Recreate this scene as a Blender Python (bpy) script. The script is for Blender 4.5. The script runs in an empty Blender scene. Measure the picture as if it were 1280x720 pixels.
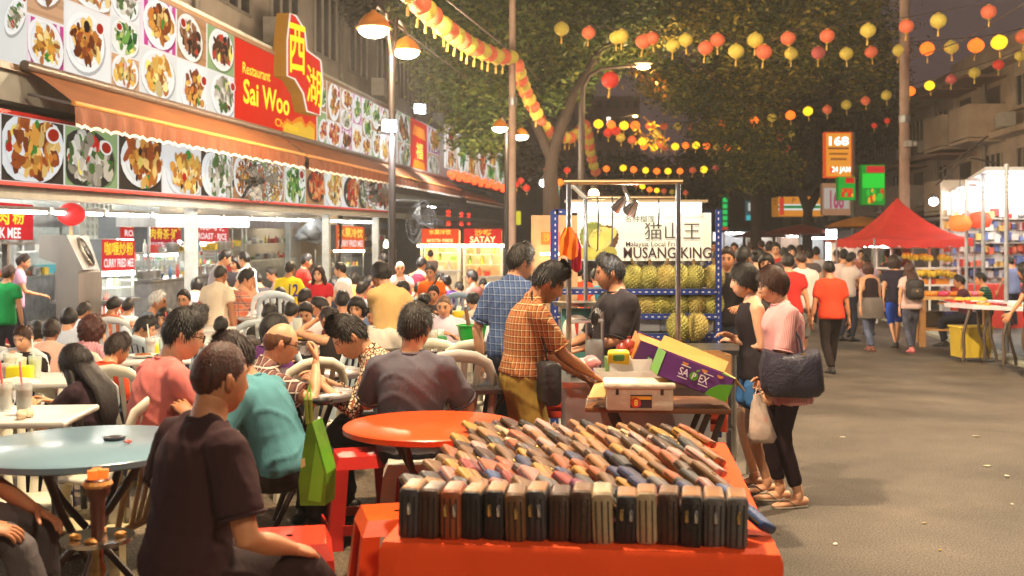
import bpy, bmesh, math, random
import numpy as np
from mathutils import Vector, Matrix, Euler
PI = math.pi
R = random.Random(7)
SC = bpy.context.scene
COL = SC.collection
# ------------------------------------------------------------------ camera
FPX, HY, CAMZ = 1300.0, 314.0, 1.64
cd = bpy.data.cameras.new("camera")
cam = bpy.data.objects.new("camera", cd); COL.objects.link(cam)
cam.location = (0, 0, CAMZ); cam.rotation_euler = (PI/2, 0, 0)
cd.sensor_width = 36; cd.sensor_fit = 'HORIZONTAL'; cd.lens = 36*FPX/1280
cd.shift_y = -(360-HY)/1280
cd.clip_start = .05; cd.clip_end = 2000
cd.dof.use_dof = True; cd.dof.focus_distance = 6.6; cd.dof.aperture_fstop = 3.2
SC.camera = cam
# ------------------------------------------------------------------ night sky
wd = bpy.data.worlds.new("World"); SC.world = wd; wd.use_nodes = True
nt = wd.node_tree; bg = nt.nodes['Background']
sky = nt.nodes.new('ShaderNodeTexSky'); sky.sky_type = 'NISHITA'; sky.sun_disc = False
sky.sun_elevation = math.radians(-6); sky.sun_rotation = math.radians(200)
mixs = nt.nodes.new('ShaderNodeMix'); mixs.data_type = 'RGBA'; mixs.inputs[0].default_value = .97
mixs.inputs[7].default_value = (.19, .12, .125, 1)       # town glow on the night haze
nt.links.new(sky.outputs[0], mixs.inputs[6]); nt.links.new(mixs.outputs[2], bg.inputs[0])
bg.inputs[1].default_value = .14
SC.view_settings.view_transform = 'Standard'; SC.view_settings.look = 'None'
SC.view_settings.exposure = 1.62; SC.view_settings.gamma = 1
SC.cycles.use_denoising = True; SC.cycles.denoiser = 'OPENIMAGEDENOISE'; SC.cycles.denoising_prefilter = 'ACCURATE'
SC.cycles.max_bounces = 5; SC.cycles.diffuse_bounces = 3; SC.cycles.glossy_bounces = 2
SC.cycles.transmission_bounces = 3; SC.cycles.transparent_max_bounces = 8
SC.cycles.caustics_reflective = False; SC.cycles.caustics_refractive = False
SC.cycles.sample_clamp_indirect = 2.5; SC.cycles.sample_clamp_direct = 14.0
# ------------------------------------------------------------------ helpers
def W(px, py, Y): return Vector(((px-640)/FPX*Y, Y, CAMZ-(py-HY)/FPX*Y))
def s2l(c): c /= 255; return c/12.92 if c <= .04045 else ((c+.055)/1.055)**2.4
def rgb(r, g, b): return (s2l(r), s2l(g), s2l(b))
MATS = {}
def N(nt, t, **kw):
    n = nt.nodes.new(t)
    for k, v in kw.items(): setattr(n, k, v)
    return n
def mat(name, col=(.5, .5, .5), rough=.6, metal=0., var=.12, scale=7., bump=0., bscale=40., emit=0., attr=False,
        coat=0., dirt=0., alpha=1., trans=0., stretch=None, spec=.5, emitcol=None):
    if name in MATS: return MATS[name]
    m = bpy.data.materials.new(name); m.use_nodes = True; MATS[name] = m
    nt = m.node_tree; p = nt.nodes['Principled BSDF']; L = nt.links.new
    p.inputs['Roughness'].default_value = rough; p.inputs['Metallic'].default_value = metal
    p.inputs['Specular IOR Level'].default_value = spec
    if coat: p.inputs['Coat Weight'].default_value = coat; p.inputs['Coat Roughness'].default_value = .15
    if trans: p.inputs['Transmission Weight'].default_value = trans
    if alpha < 1: p.inputs['Alpha'].default_value = alpha
    tc = N(nt, 'ShaderNodeTexCoord'); vec = tc.outputs['Object']
    if stretch:
        mp = N(nt, 'ShaderNodeMapping'); mp.inputs['Scale'].default_value = stretch
        L(vec, mp.inputs[0]); vec = mp.outputs[0]
    nz = N(nt, 'ShaderNodeTexNoise'); nz.inputs['Scale'].default_value = scale; nz.inputs['Detail'].default_value = 5
    L(vec, nz.inputs['Vector'])
    mr = N(nt, 'ShaderNodeMapRange'); mr.inputs[1].default_value = .3; mr.inputs[2].default_value = .7
    mr.inputs[3].default_value = 1-var; mr.inputs[4].default_value = 1+var
    L(nz.outputs[0], mr.inputs[0])
    vm = N(nt, 'ShaderNodeVectorMath', operation='SCALE'); L(mr.outputs[0], vm.inputs['Scale'])
    if attr:
        at = N(nt, 'ShaderNodeAttribute', attribute_name='Col'); L(at.outputs['Color'], vm.inputs[0])
    else: vm.inputs[0].default_value = col[:3]
    out = vm.outputs[0]
    if dirt:
        n2 = N(nt, 'ShaderNodeTexNoise'); n2.inputs['Scale'].default_value = scale*.35; n2.inputs['Detail'].default_value = 8
        n2.inputs['Roughness'].default_value = .7; L(vec, n2.inputs['Vector'])
        r2 = N(nt, 'ShaderNodeMapRange'); r2.inputs[1].default_value = .5; r2.inputs[2].default_value = .72; r2.inputs[4].default_value = dirt
        L(n2.outputs[0], r2.inputs[0])
        mx = N(nt, 'ShaderNodeMix', data_type='RGBA'); L(r2.outputs[0], mx.inputs[0]); L(out, mx.inputs[6])
        mx.inputs[7].default_value = (.05, .04, .032, 1); out = mx.outputs[2]
    L(out, p.inputs['Base Color'])
    if emit:
        p.inputs['Emission Strength'].default_value = emit
        if emitcol: p.inputs['Emission Color'].default_value = (*emitcol, 1)
        else: L(out, p.inputs['Emission Color'])
    if bump:
        nb = N(nt, 'ShaderNodeTexNoise'); nb.inputs['Scale'].default_value = bscale; nb.inputs['Detail'].default_value = 4
        L(vec, nb.inputs['Vector'])
        b = N(nt, 'ShaderNodeBump'); b.inputs['Strength'].default_value = bump; b.inputs['Distance'].default_value = .02
        L(nb.outputs[0], b.inputs['Height']); L(b.outputs[0], p.inputs['Normal'])
    return m
def cm(r, g, b, rough=.55, **kw):
    return mat("paint_%d_%d_%d_%d" % (r, g, b, int(rough*100)), rgb(r, g, b), rough, **kw)
class MB:
    def __init__(s): s.v = []; s.f = []; s.c = []; s.m = []; s.k = 0
    def add(s, v, f, col=None, mi=0):
        k = s.k; v = [tuple(p) for p in v]; s.v += v; s.k += len(v)
        s.f += [tuple(i+k for i in q) for q in f]; s.c += [col]*len(f); s.m += [mi]*len(f); return s
    def box(s, c, d, rot=None, col=None, mi=0, taper=1.):
        x, y, z = d[0]/2, d[1]/2, d[2]/2; t = taper
        v = [Vector(q) for q in ((-x,-y,-z),(x,-y,-z),(x,y,-z),(-x,y,-z),(-x*t,-y*t,z),(x*t,-y*t,z),(x*t,y*t,z),(-x*t,y*t,z))]
        if rot is not None:
            M = rot if isinstance(rot, Matrix) else Euler(rot).to_matrix(); v = [M@q for q in v]
        c = Vector(c)
        return s.add([q+c for q in v], [(0,3,2,1),(4,5,6,7),(0,1,5,4),(1,2,6,5),(2,3,7,6),(3,0,4,7)], col, mi)
    def hexa(s, b, t, col=None, mi=0):
        return s.add(list(b)+list(t), [(3,2,1,0),(4,5,6,7),(0,1,5,4),(1,2,6,5),(2,3,7,6),(3,0,4,7)], col, mi)
    def rbox(s, c, d, r=.01, rot=None, col=None, mi=0, n=3):
        # box with rounded vertical profile: rounded rectangle in x,z swept along y
        x, y, z = d[0]/2, d[1]/2, d[2]/2; r = min(r, x*.98, z*.98); P = []
        for sx, sz, a0 in ((1,1,0),(-1,1,90),(-1,-1,180),(1,-1,270)):
            for k in range(n+1):
                a = math.radians(a0+90*k/n); P.append((sx*(x-r)+r*math.cos(a), sz*(z-r)+r*math.sin(a)))
        m = len(P); e = min(r*.6, y*.5); v = []
        for yy, sc in ((-y, .5), (-y+e*.3, .85), (-y+e, 1), (y-e, 1), (y-e*.3, .85), (y, .5)):
            for (a, b) in P:
                fx = (x-e*(1-sc))/x; fz = (z-e*(1-sc))/z; v.append(Vector((a*fx, yy, b*fz)))
        if rot is not None:
            M = rot if isinstance(rot, Matrix) else Euler(rot).to_matrix(); v = [M@q for q in v]
        c = Vector(c); f = [tuple(range(m)), tuple(range(6*m-1, 5*m-1, -1))]
        for j in range(5):
            for i in range(m): f.append((j*m+i, j*m+m+i, j*m+m+(i+1)%m, j*m+(i+1)%m))
        return s.add([q+c for q in v], f, col, mi)
    def tube(s, P, r, n=8, col=None, mi=0, cap=True, flat=1., up=None):
        P = [Vector(p) for p in P]; k = len(P); rr = r if isinstance(r, (list, tuple)) else [r]*k; v = []; f = []
        T = [(P[min(i+1,k-1)]-P[max(i-1,0)]).normalized() for i in range(k)]
        ref = Vector(up) if up is not None else (Vector((0,0,1)) if abs(T[0].z) < .9 else Vector((1,0,0)))
        for i in range(k):
            a = T[i].cross(ref)
            if a.length < 1e-5: a = T[i].orthogonal()
            a.normalize(); b = a.cross(T[i]).normalized()
            for j in range(n):
                q = 2*PI*j/n; v.append(P[i]+a*(rr[i]*math.cos(q))+b*(rr[i]*flat*math.sin(q)))
            ref = b
        for i in range(k-1):
            for j in range(n): f.append((i*n+j, i*n+(j+1)%n, (i+1)*n+(j+1)%n, (i+1)*n+j))
        if cap: f += [tuple(range(n-1,-1,-1)), tuple(range((k-1)*n, k*n))]
        return s.add(v, f, col, mi)
    def cyl(s, p0, p1, r, n=10, r1=None, col=None, mi=0): return s.tube([p0, p1], [r, r if r1 is None else r1], n, col, mi)
    def lathe(s, prof, c=(0,0,0), n=16, col=None, mi=0, sq=1., M=None, close=False):
        v = []; f = []; c = Vector(c); k = len(prof)
        for (r, z) in prof:
            for j in range(n):
                q = 2*PI*j/n; p = Vector((r*math.cos(q), r*math.sin(q)*sq, z)); v.append((M@p if M is not None else p)+c)
        for i in range(k-1):
            for j in range(n): f.append((i*n+j, i*n+(j+1)%n, (i+1)*n+(j+1)%n, (i+1)*n+j))
        if prof[0][0] > 1e-4: f.append(tuple(range(n-1,-1,-1)))
        if prof[-1][0] > 1e-4: f.append(tuple(range((k-1)*n, k*n)))
        return s.add(v, f, col, mi)
    def ball(s, c, r, nu=12, nv=8, col=None, mi=0, M=None, jit=0.):
        if not isinstance(r, (tuple, list)): r = (r,)*3
        v = []; f = []; c = Vector(c)
        for i in range(nv+1):
            a = PI*i/nv
            for j in range(nu):
                q = 2*PI*j/nu; k = 1+(R.uniform(-jit, jit) if jit and 0 < i < nv else 0)
                p = Vector((r[0]*k*math.sin(a)*math.cos(q), r[1]*k*math.sin(a)*math.sin(q), r[2]*k*math.cos(a)))
                v.append((M@p if M is not None else p)+c)
        for i in range(nv):
            for j in range(nu): f.append((i*nu+j, (i+1)*nu+j, (i+1)*nu+(j+1)%nu, i*nu+(j+1)%nu))
        return s.add(v, f, col, mi)
    def sheet(s, q, col=None, mi=0): return s.add(q, [tuple(range(len(q)))], col, mi)
    def slab(s, q, th, col=None, mi=0):
        # polygon q pushed back along its normal by th
        q = [Vector(p) for p in q]; n = (q[1]-q[0]).cross(q[2]-q[0]).normalized(); k = len(q)
        b = [p-n*th for p in q]
        f = [tuple(range(k)), tuple(range(2*k-1, k-1, -1))]+[(i, k+i, k+(i+1)%k, (i+1)%k) for i in range(k)]
        return s.add(q+b, f, col, mi)
    def build(s, name, mats, parent=None, smooth=None, world=False):
        me = bpy.data.meshes.new(name); v = s.v
        if world and parent is not None:
            Mi = Matrix.LocRotScale(parent.location, parent.rotation_euler, parent.scale).inverted(); v = [Mi@Vector(p) for p in v]
        me.from_pydata([tuple(p) for p in v], [], s.f)
        if not isinstance(mats, (list, tuple)): mats = [mats]
        for m in mats: me.materials.append(m)
        if any(s.m): me.polygons.foreach_set('material_index', s.m)
        if any(c is not None for c in s.c):
            at = me.color_attributes.new('Col', 'FLOAT_COLOR', 'CORNER'); a = []
            for q, c in zip(s.f, s.c):
                c = c or (.5, .5, .5); a += [c[0], c[1], c[2], 1]*len(q)
            at.data.foreach_set('color', a)
        if smooth is not None:
            me.polygons.foreach_set('use_smooth', [True]*len(s.f)); me.update()
            me.set_sharp_from_angle(angle=math.radians(smooth))
        me.update()
        o = bpy.data.objects.new(name, me); COL.objects.link(o)
        if parent is not None: o.parent = parent
        return o
def tag(o, label, cat=None, group=None, kind=None):
    if label: o['label'] = label
    if cat: o['category'] = cat
    if group: o['group'] = group
    if kind: o['kind'] = kind
    return o
def thing(name, label, cat, loc=(0,0,0), rz=0., group=None):
    o = bpy.data.objects.new(name, None); COL.objects.link(o); o.empty_display_size = .1
    o.location = loc; o.rotation_euler = (0, 0, rz)
    return tag(o, label, cat, group)
def cp(root, loc=None, rz=None, label=None, scale=None, mats=None):
    c = root.copy(); COL.objects.link(c)
    if loc is not None: c.location = loc
    if rz is not None: c.rotation_euler = (0, 0, rz)
    if scale is not None: c.scale = (scale,)*3 if not isinstance(scale, (tuple, list)) else scale
    if label: c['label'] = label
    for ch in list(root.children):
        d = ch.copy(); COL.objects.link(d); d.parent = c
        for g in list(ch.children):
            e = g.copy(); COL.objects.link(e); e.parent = d
    return c
# ------------------------------------------------------------------ lettering, baked in one go
TXT = {}
def pre_text(items):
    obs = []
    for (t, bold) in items:
        cu = bpy.data.curves.new("t", 'FONT'); cu.body = t; cu.size = 1; cu.resolution_u = 3
        if bold: cu.offset = bold
        o = bpy.data.objects.new("t", cu); COL.objects.link(o); obs.append((t, bold, o, cu))
    dg = bpy.context.evaluated_depsgraph_get()
    for t, bold, o, cu in obs:
        me = o.evaluated_get(dg).to_mesh()
        v = np.array([p.co[:] for p in me.vertices]) if len(me.vertices) else np.zeros((1, 3))
        f = [tuple(p.vertices) for p in me.polygons]
        mn = v.min(0); sz = v.max(0)-mn; sz[sz < 1e-6] = 1
        TXT[t] = ((v-mn)/sz, f, sz[0]/sz[1])
    for t, bold, o, cu in obs:
        bpy.data.objects.remove(o); bpy.data.curves.remove(cu)
def put_text(mb, t, P, U, V, n, col, off=.004, mi=0, wob=None):
    v, f, _ = TXT[t]; P = Vector(P); U = Vector(U); V = Vector(V); n = Vector(n)
    mb.add([P+U*a[0]+V*a[1]+n*off for a in v], f, col, mi)
def M_PRINT(k):
    nm = "backlit_print_%d" % int(k*100)
    if nm in MATS: return MATS[nm]
    m = mat(nm, attr=True, rough=.45, var=.03, scale=3, emit=k*.27, spec=.0); p = m.node_tree.nodes['Principled BSDF']; src = p.inputs['Base Color'].links[0].from_socket
    v = N(m.node_tree, 'ShaderNodeVectorMath', operation='SCALE'); v.inputs['Scale'].default_value = .08; m.node_tree.links.new(src, v.inputs[0]); m.node_tree.links.new(v.outputs[0], p.inputs['Base Color']); return m
M_FLAT = lambda: mat("printed_surface", attr=True, rough=.45, var=.05, scale=6)
steel = mat("brushed_steel", (.50, .50, .50), .28, 1., .18, 5, .15, 30, stretch=(1, 1, .15))
steel_d = mat("dull_steel", (.30, .30, .31), .42, .9, .25, 6, .1, 30)
white_tube = mat("lit_white_tube", (1, .97, .9), .4, emit=9., emitcol=(1, .96, .86))
pre_text([("Restaurant",.01),("Sai Woo",.02),("Chinese",.01),("西",.015),("湖",.01),("福",.02),("肉",.02),("粉",.02),("K MEE",.02),("肉骨茶·粥",.015),("BAK KUT TEH · PORRIDGE",.02),("咖喱炒粉",.015),("CURRY FRIED MEE",.02),
 ("烧鸡饭",.02),("ROAST · RICE",.02),("烧腊 鸡饭",.02),("煮炒海鲜",.02),("沙嗲",.01),("SATAY",.02),("水果冷饮",.02),("名种榴莲",.0),("猫山王",.0),("Malaysia Local Fruit",.006),("MUSANG KING",.014),
 ("SA",.01),("P",.01),("EX",.01),("168",.03),("24 JAM",.02),("P",.02),("PO",.02),("12",.02),("E",.02),("8",.02),("S",.02)])
# ================================================================== people
BAKE = []
A3 = lambda *p: np.array(p, float)
def nrm(v): return v/(np.linalg.norm(v)+1e-9)
def rings(P, A, B, n=10, side=None, cap=.55, col=None):
    """closed tube along P with elliptical rings (A along the side vector, B across)"""
    P = [A3(*p) for p in P]; A = list(A); B = list(B)
    t0 = nrm(P[0]-P[1]); t1 = nrm(P[-1]-P[-2]); c0, c1 = cap if isinstance(cap, tuple) else (cap, cap); r0 = min(A[0], B[0])*c0; r1 = min(A[-1], B[-1])*c1
    P = [P[0]+t0*r0]+P+[P[-1]+t1*r1]; A = [A[0]*.6]+A+[A[-1]*.6]; B = [B[0]*.6]+B+[B[-1]*.6]
    k = len(P); V = []; ref = A3(*side) if side is not None else A3(1, 0, 0); ang = np.arange(n)*2*PI/n
    for i in range(k):
        t = nrm(P[min(i+1,k-1)]-P[max(i-1,0)]); x = ref-t*np.dot(ref, t)
        if np.linalg.norm(x) < 1e-3: x = np.cross(t, A3(0, 1, .3))
        x = nrm(x); y = np.cross(t, x)
        V.append(P[i]+np.outer(np.cos(ang)*A[i], x)+np.outer(np.sin(ang)*B[i], y))
    F = []
    for i in range(k-1):
        for j in range(n): F.append((i*n+j, i*n+(j+1)%n, (i+1)*n+(j+1)%n, (i+1)*n+j))
    F.append(tuple(range(n-1,-1,-1))); F.append(tuple(range((k-1)*n, k*n)))
    return np.concatenate(V), F
def loop(c, d, a, b, x, r):
    d = nrm(d); x = nrm(x-d*np.dot(x, d)); y = np.cross(d, x); n, m = 18, 6; V = []
    for i in range(n):
        q = 2*PI*i/n; o = x*math.cos(q)*a+y*math.sin(q)*b; e = nrm(o)
        for j in range(m): w = 2*PI*j/m; V.append(c+o+e*r*math.cos(w)+d*r*1.6*math.sin(w))
    return np.array(V), [(i*m+j, i*m+(j+1)%m, ((i+1)%n)*m+(j+1)%m, ((i+1)%n)*m+j) for i in range(n) for j in range(m)]
class Acc:
    def __init__(s): s.V = []; s.F = []; s.C = []; s.k = 0
    def add(s, VF, col=1.):
        V, F = VF
        if len(V) == 0: return
        s.V.append(V); s.F += [tuple(i+s.k for i in q) for q in F]; s.k += len(V)
        c = np.ones((len(V), 4)); c[:, :3] = col if np.ndim(col) < 2 else col; s.C.append(c)
    def get(s):
        if not s.V: return np.zeros((0, 3)), [], np.zeros((0, 4))
        return np.concatenate(s.V), s.F, np.concatenate(s.C)
def ik(a, c, l1, l2, pole):
    d = c-a; L = np.linalg.norm(d); d = d/L; L = min(L, (l1+l2)*.998); c = a+d*L
    x = (l1*l1-l2*l2+L*L)/(2*L); h = math.sqrt(max(l1*l1-x*x, 1e-6)); p = nrm(pole-d*np.dot(pole, d))
    return a+d*x+p*h, c
def gs(x, s): return np.exp(-(x/s)**2)
def head_grid(nu, nv, female=0., jaw=1.):
    s = np.linspace(-PI, PI, nu, endpoint=False); th = s-.52*np.sin(s)
    ph = np.linspace(.001, PI-.001, nv); ph = ph-.16*np.sin(2*ph)*-1*.6
    T, Ph = np.meshgrid(th, ph); x = .075*np.sin(Ph)*np.sin(T); y = .094*np.sin(Ph)*np.cos(T); z = .118*np.cos(Ph)
    t = np.clip(-z/.118, 0, 1); x = x*(1-(.26+.06*female)/jaw*t**1.6); fr = np.cos(T) > 0
    y = np.where(fr, y*(1-.02*t)+.014*t*np.clip(np.cos(T), 0, 1), y*(1-.5*t))
    y = np.where(fr & (z > .0), y*(1-.06*np.clip((z-.03)/.08, 0, 1)), y)
    y = np.where(fr, y, y*1.06)
    F = np.clip(np.cos(T)*3, 0, 1)
    k = np.clip((.03-z)/.065, 0, 1)*(1-np.clip((-.028-z)/.014, 0, 1))
    y = y+F*.022*gs(x, .0105+.004*k)*k                                   # nose
    y = y-F*.010*(gs(x-.031, .016)+gs(x+.031, .016))*gs(z-.010, .013)       # sockets
    y = y+F*.0045*(gs(x-.031, .009)+gs(x+.031, .009))*gs(z-.009, .006)      # eyeballs
    y = y+F*.004*(gs(x-.03, .022)+gs(x+.03, .022))*gs(z-.032, .010)         # brow
    y = y+F*.007*gs(x, .024)*(gs(z+.056, .006)+gs(z+.068, .007))            # lips
    y = y-F*.003*gs(x, .02)*gs(z+.062, .003)
    y = y+F*.007*gs(x, .022)*gs(z+.098, .016)                                # chin
    return np.stack([x, y, z], -1).reshape(-1, 3), T.ravel(), F.ravel()
def grid_faces(nu, nv):
    F = []
    for i in range(nv-1):
        for j in range(nu): F.append((i*nu+j, (i+1)*nu+j, (i+1)*nu+(j+1)%nu, i*nu+(j+1)%nu))
    return F
def head_mesh(hi, female, beard, age, smile, hairc):
    nu, nv = (52, 44) if hi else (28, 24)
    V, T, F = head_grid(nu, nv, female); x, y, z = V.T; C = np.ones((len(V), 3)); ok = F > .5
    def paint(m, c): C[m] = c
    w = (1.0 if hi else 1.5)
    lip = ok & ((x/.024)**2+((z+.062)/(.010*w))**2 < 1); paint(lip, (1.0, .58, .55) if female else (.86, .6, .55))
    for sx in (-1, 1):
        br = ok & (((x-sx*.032)/.018)**2+((z-.034+.12*np.abs(x-sx*.03))/(.0045*w))**2 < 1); paint(br, (.22, .17, .15))
        ey = ok & (((x-sx*.031)/.0145)**2+((z-.010)/(.006*w))**2 < 1); paint(ey, (1.5, 1.7, 1.8) if hi else (.5, .42, .4))
        ir = ok & (((x-sx*.031)/.0062)**2+((z-.010)/(.0075*w))**2 < 1); paint(ir, (.06, .05, .05))
        li = ok & (((x-sx*.031)/.017)**2+((z-.0165)/(.0028*w))**2 < 1); paint(li, (.3, .24, .22))
        ck = ok & (((x-sx*.04)/.02)**2+((z+.03)/.02)**2 < 1); C[ck] *= (1.06, .93, .9)
    if beard:
        b = (np.abs(T) < 1.75) & (z < -.035) & ~lip; C[b] *= 1-.45*beard
        C[ok & (np.abs(x) < .03) & (np.abs(z+.046) < .007)] *= 1-.45*beard
    A = Acc(); A.add((V, grid_faces(nu, nv)), C)
    for sx in (-1, 1):                                                         # ears
        e = MB(); M = Euler((0, 0, sx*.45)).to_matrix()@Euler((.15, 0, 0)).to_matrix()
        e.ball((sx*.076, -.012, -.006), (.009, .020, .032), 10, 8, M=M); e.ball((sx*.080, -.004, -.006), (.007, .011, .02), 8, 6, M=M)
        A.add((np.array([p[:] for p in e.v]), e.f), (.93, .82, .78))
    return A.get()
def hair_mesh(style, hi, seed, lean_down):
    nu, nv = (64, 40) if hi else (36, 26)
    V, T, F = head_grid(nu, nv); V[:, 1] -= F*0
    x, y, z = V.T; a = np.abs(np.degrees(T)); rs = np.random.RandomState(seed); p = rs.rand(8)*6.3
    pts = {'short': ((0, .076), (25, .072), (50, .05), (68, .02), (84, -.022), (100, -.006), (125, -.045), (180, -.078)),
           'buzz': ((0, .07), (30, .066), (52, .045), (70, .02), (84, -.015), (100, .0), (125, -.04), (180, -.07)),
           'swept': ((0, .074), (25, .064), (48, .046), (66, .02), (84, -.02), (100, -.006), (125, -.045), (180, -.075)),
           'fringe': ((0, .036), (30, .036), (50, .024), (70, -.012), (95, -.03), (125, -.055), (180, -.085)),
           'bob': ((0, .055), (22, .052), (42, .04), (60, .012), (74, -.05), (88, -.09), (110, -.105), (180, -.115)),
           'crop': ((0, .05), (25, .046), (45, .022), (62, -.02), (80, -.045), (110, -.06), (180, -.10)),
           'long': ((0, .07), (20, .06), (38, .03), (55, -.03), (70, -.09), (110, -.11), (180, -.115)),
           'bun': ((0, .072), (30, .06), (55, .04), (75, .0), (95, -.03), (125, -.06), (180, -.08)),
           'curly': ((0, .06), (25, .05), (45, .02), (60, -.05), (75, -.09), (110, -.11), (180, -.115)),
           'bald': ((0, .2), (50, .2), (66, .03), (84, -.02), (100, -.006), (125, -.045), (180, -.078))}[style]
    zl = np.interp(a, [q[0] for q in pts], [q[1] for q in pts])+.004*np.sin(T*13+p[0])+.003*np.sin(T*29+p[1])
    top = {'short': .022, 'buzz': .008, 'swept': .030, 'fringe': .024, 'bob': .024, 'crop': .028, 'long': .018, 'bun': .013, 'curly': .034, 'bald': .002}[style]
    sid = {'short': .013, 'buzz': .005, 'swept': .009, 'fringe': .016, 'bob': .030, 'crop': .022, 'long': .022, 'bun': .008, 'curly': .045, 'bald': .007}[style]
    up = np.clip(z/.118, 0, 1)**1.5; th = sid+(top-sid)*up
    strand = np.sin(T*23+2.2*np.sin(z*38+p[2])+p[3])*.5+np.sin(T*47+3*np.sin(z*25+p[4])+p[5])*.5
    amp = {'curly': .010, 'swept': .005, 'buzz': .0012, 'bald': .001}.get(style, .0036)
    if style == 'curly': strand = np.sin(T*9+p[1])*np.sin(z*95+p[2])+.6*np.sin(T*17+p[3]+z*60)
    if style in ('swept', 'short'): th = th+.010*np.clip(np.cos(T), 0, 1)*np.clip(z/.1, 0, 1)*(1 if style == 'swept' else .4)
    if style in ('bob', 'long', 'curly', 'crop'): strand = strand*(.4+.6*np.clip(1-z/.12, 0, 1))
    th = th+amp*strand*np.clip(1.15-up*.5, 0, 1)
    n = V/np.array([.075, .094, .118])**2; n /= np.linalg.norm(n, axis=1)[:, None]
    edge = np.clip((z-zl)/.030, 0, 1)**.8
    if style == 'bald': edge = np.where(z > .058-.02*np.clip((a-90)/90, 0, 1), 0, edge)
    fullv = V+n*th[:, None]; inner = V*.86
    O = inner+(fullv-inner)*np.clip(.55*(edge > 0)+edge*.6, 0, 1)[:, None]
    if style in ('bob', 'long', 'curly'):                                     # hang down rather than follow the skull
        m = (z < -.03) & (a > 62); k_ = np.clip((-.03-z[m])/.05, 0, 1); O[m, 0] += np.sign(O[m, 0])*.012*k_; O[m, 1] -= .010*k_*np.clip((a[m]-80)/60, 0, 1)
    A = Acc(); A.add((O, grid_faces(nu, nv)))
    nT = {'buzz': 700, 'bald': 400}.get(style, 2400) if hi > 1 else ({'buzz': 420, 'bald': 240}.get(style, 900) if hi else 140)                # loose tufts break the outline
    good = np.where(edge > .3)[0]; crown = A3(.012, -.045, .13); TV = []; TF = []
    for i in rs.choice(good, nT):
        p0 = O[i]; nn = n[i]; fl = p0-crown; fl = fl-nn*np.dot(fl, nn); fl = nrm(fl+rs.normal(0, .012, 3))
        if style in ('swept', 'short') and z[i] > .05 and np.cos(T[i]) > .2: fl = nrm(A3(.8 if p[0] > 3 else -.8, .35, .35)+rs.normal(0, .25, 3))
        sdv = np.cross(nn, fl)*rs.uniform(.0012, .0034) if hi > 1 else np.cross(nn, fl)*rs.uniform(.002, .0045); L_ = {'buzz': .008, 'bald': .012, 'curly': .035}.get(style, .030)*rs.uniform(.5, 1.3); k = len(TV)
        L_ *= min(1., .25+np.linalg.norm(p0-crown)/.09); lift = rs.uniform(.08, .36) if style != 'buzz' else .8
        TV += [p0-sdv-nn*.003, p0+sdv-nn*.003, p0+fl*L_*.55+nn*L_*lift*.4+sdv*.6, p0+fl*L_*.55+nn*L_*lift*.4-sdv*.6, p0+fl*L_+nn*L_*lift*.25]
        TF += [(k, k+1, k+2, k+3), (k+3, k+2, k+4)]
    A.add((np.array(TV), TF))
    if style == 'bun':
        b = MB(); b.ball((0, -.105, .055), (.042, .036, .04), 14, 10, jit=.06); A.add((np.array([q[:] for q in b.v]), b.f))
    return A.get()
def hand_mesh(w, d, pn, sgn, curl=.35, spread=.12, sc=1.):
    A = Acc(); d = nrm(d); pn = nrm(pn-d*np.dot(pn, d)); sd = np.cross(pn, d)*(1 if sgn < 0 else -1)   # sd: towards the thumb
    q = .085*sc; A.add(rings([w-d*.02, w+d*.02, w+d*.05*sc, w+d*q], [.026*sc, .034*sc, .041*sc, .039*sc], [.021*sc, .017*sc, .016*sc, .012*sc], 10, sd))
    for i, (o, l) in enumerate(((.029, .068), (.0095, .078), (-.010, .072), (-.028, .056))):
        b = w+d*(q-.008)+sd*o*sc; f = nrm(d+sd*spread*(1.3-i)*.5); P = [b]; c = curl*(1+.12*i)
        for k in range(3):
            ang = c*(k+.6)*.75; dd = f*math.cos(ang)+pn*math.sin(ang); P.append(P[-1]+dd*l*sc*(.42, .33, .25)[k])
        r = [.0092*sc, .0088*sc, .0078*sc, .006*sc]; A.add(rings(P, r, r, 7, sd, .8))
    b = w+d*.018*sc+sd*.026*sc; f = nrm(d*.62+sd*.72+pn*.3); f2 = nrm(f+d*.5+pn*curl*.5)
    P = [b-f*.012, b+f*.038*sc, b+f*.038*sc+f2*.03*sc, b+f*.038*sc+f2*.05*sc]; A.add(rings(P, [.014*sc, .0115*sc, .010*sc, .0075*sc], [.013*sc, .0105*sc, .009*sc, .007*sc], 7, None, .8))
    return A.get()
SKIN = [rgb(228,178,142), rgb(212,156,118), rgb(190,132,95), rgb(158,104,72), rgb(122,78,55)]
def skin_mat(i):
    k = "skin_%d" % i
    if k in MATS: return MATS[k]
    m = mat(k, attr=True, rough=.48, var=.07, scale=22, bump=.12, bscale=160); nt = m.node_tree; p = nt.nodes['Principled BSDF']
    old = p.inputs['Base Color'].links[0].from_socket; vm = N(nt, 'ShaderNodeVectorMath', operation='MULTIPLY')
    vm.inputs[1].default_value = SKIN[i]; nt.links.new(old, vm.inputs[0]); nt.links.new(vm.outputs[0], p.inputs['Base Color'])
    p.inputs['Subsurface Weight'].default_value = .08; p.inputs['Subsurface Radius'].default_value = (.02, .007, .004)
    return m
def hair_mat(c): return mat("hair_%d_%d_%d" % c, rgb(*c), .5, 0, .5, 70, .3, 150, stretch=(1, 1, .16), spec=.4)
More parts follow.
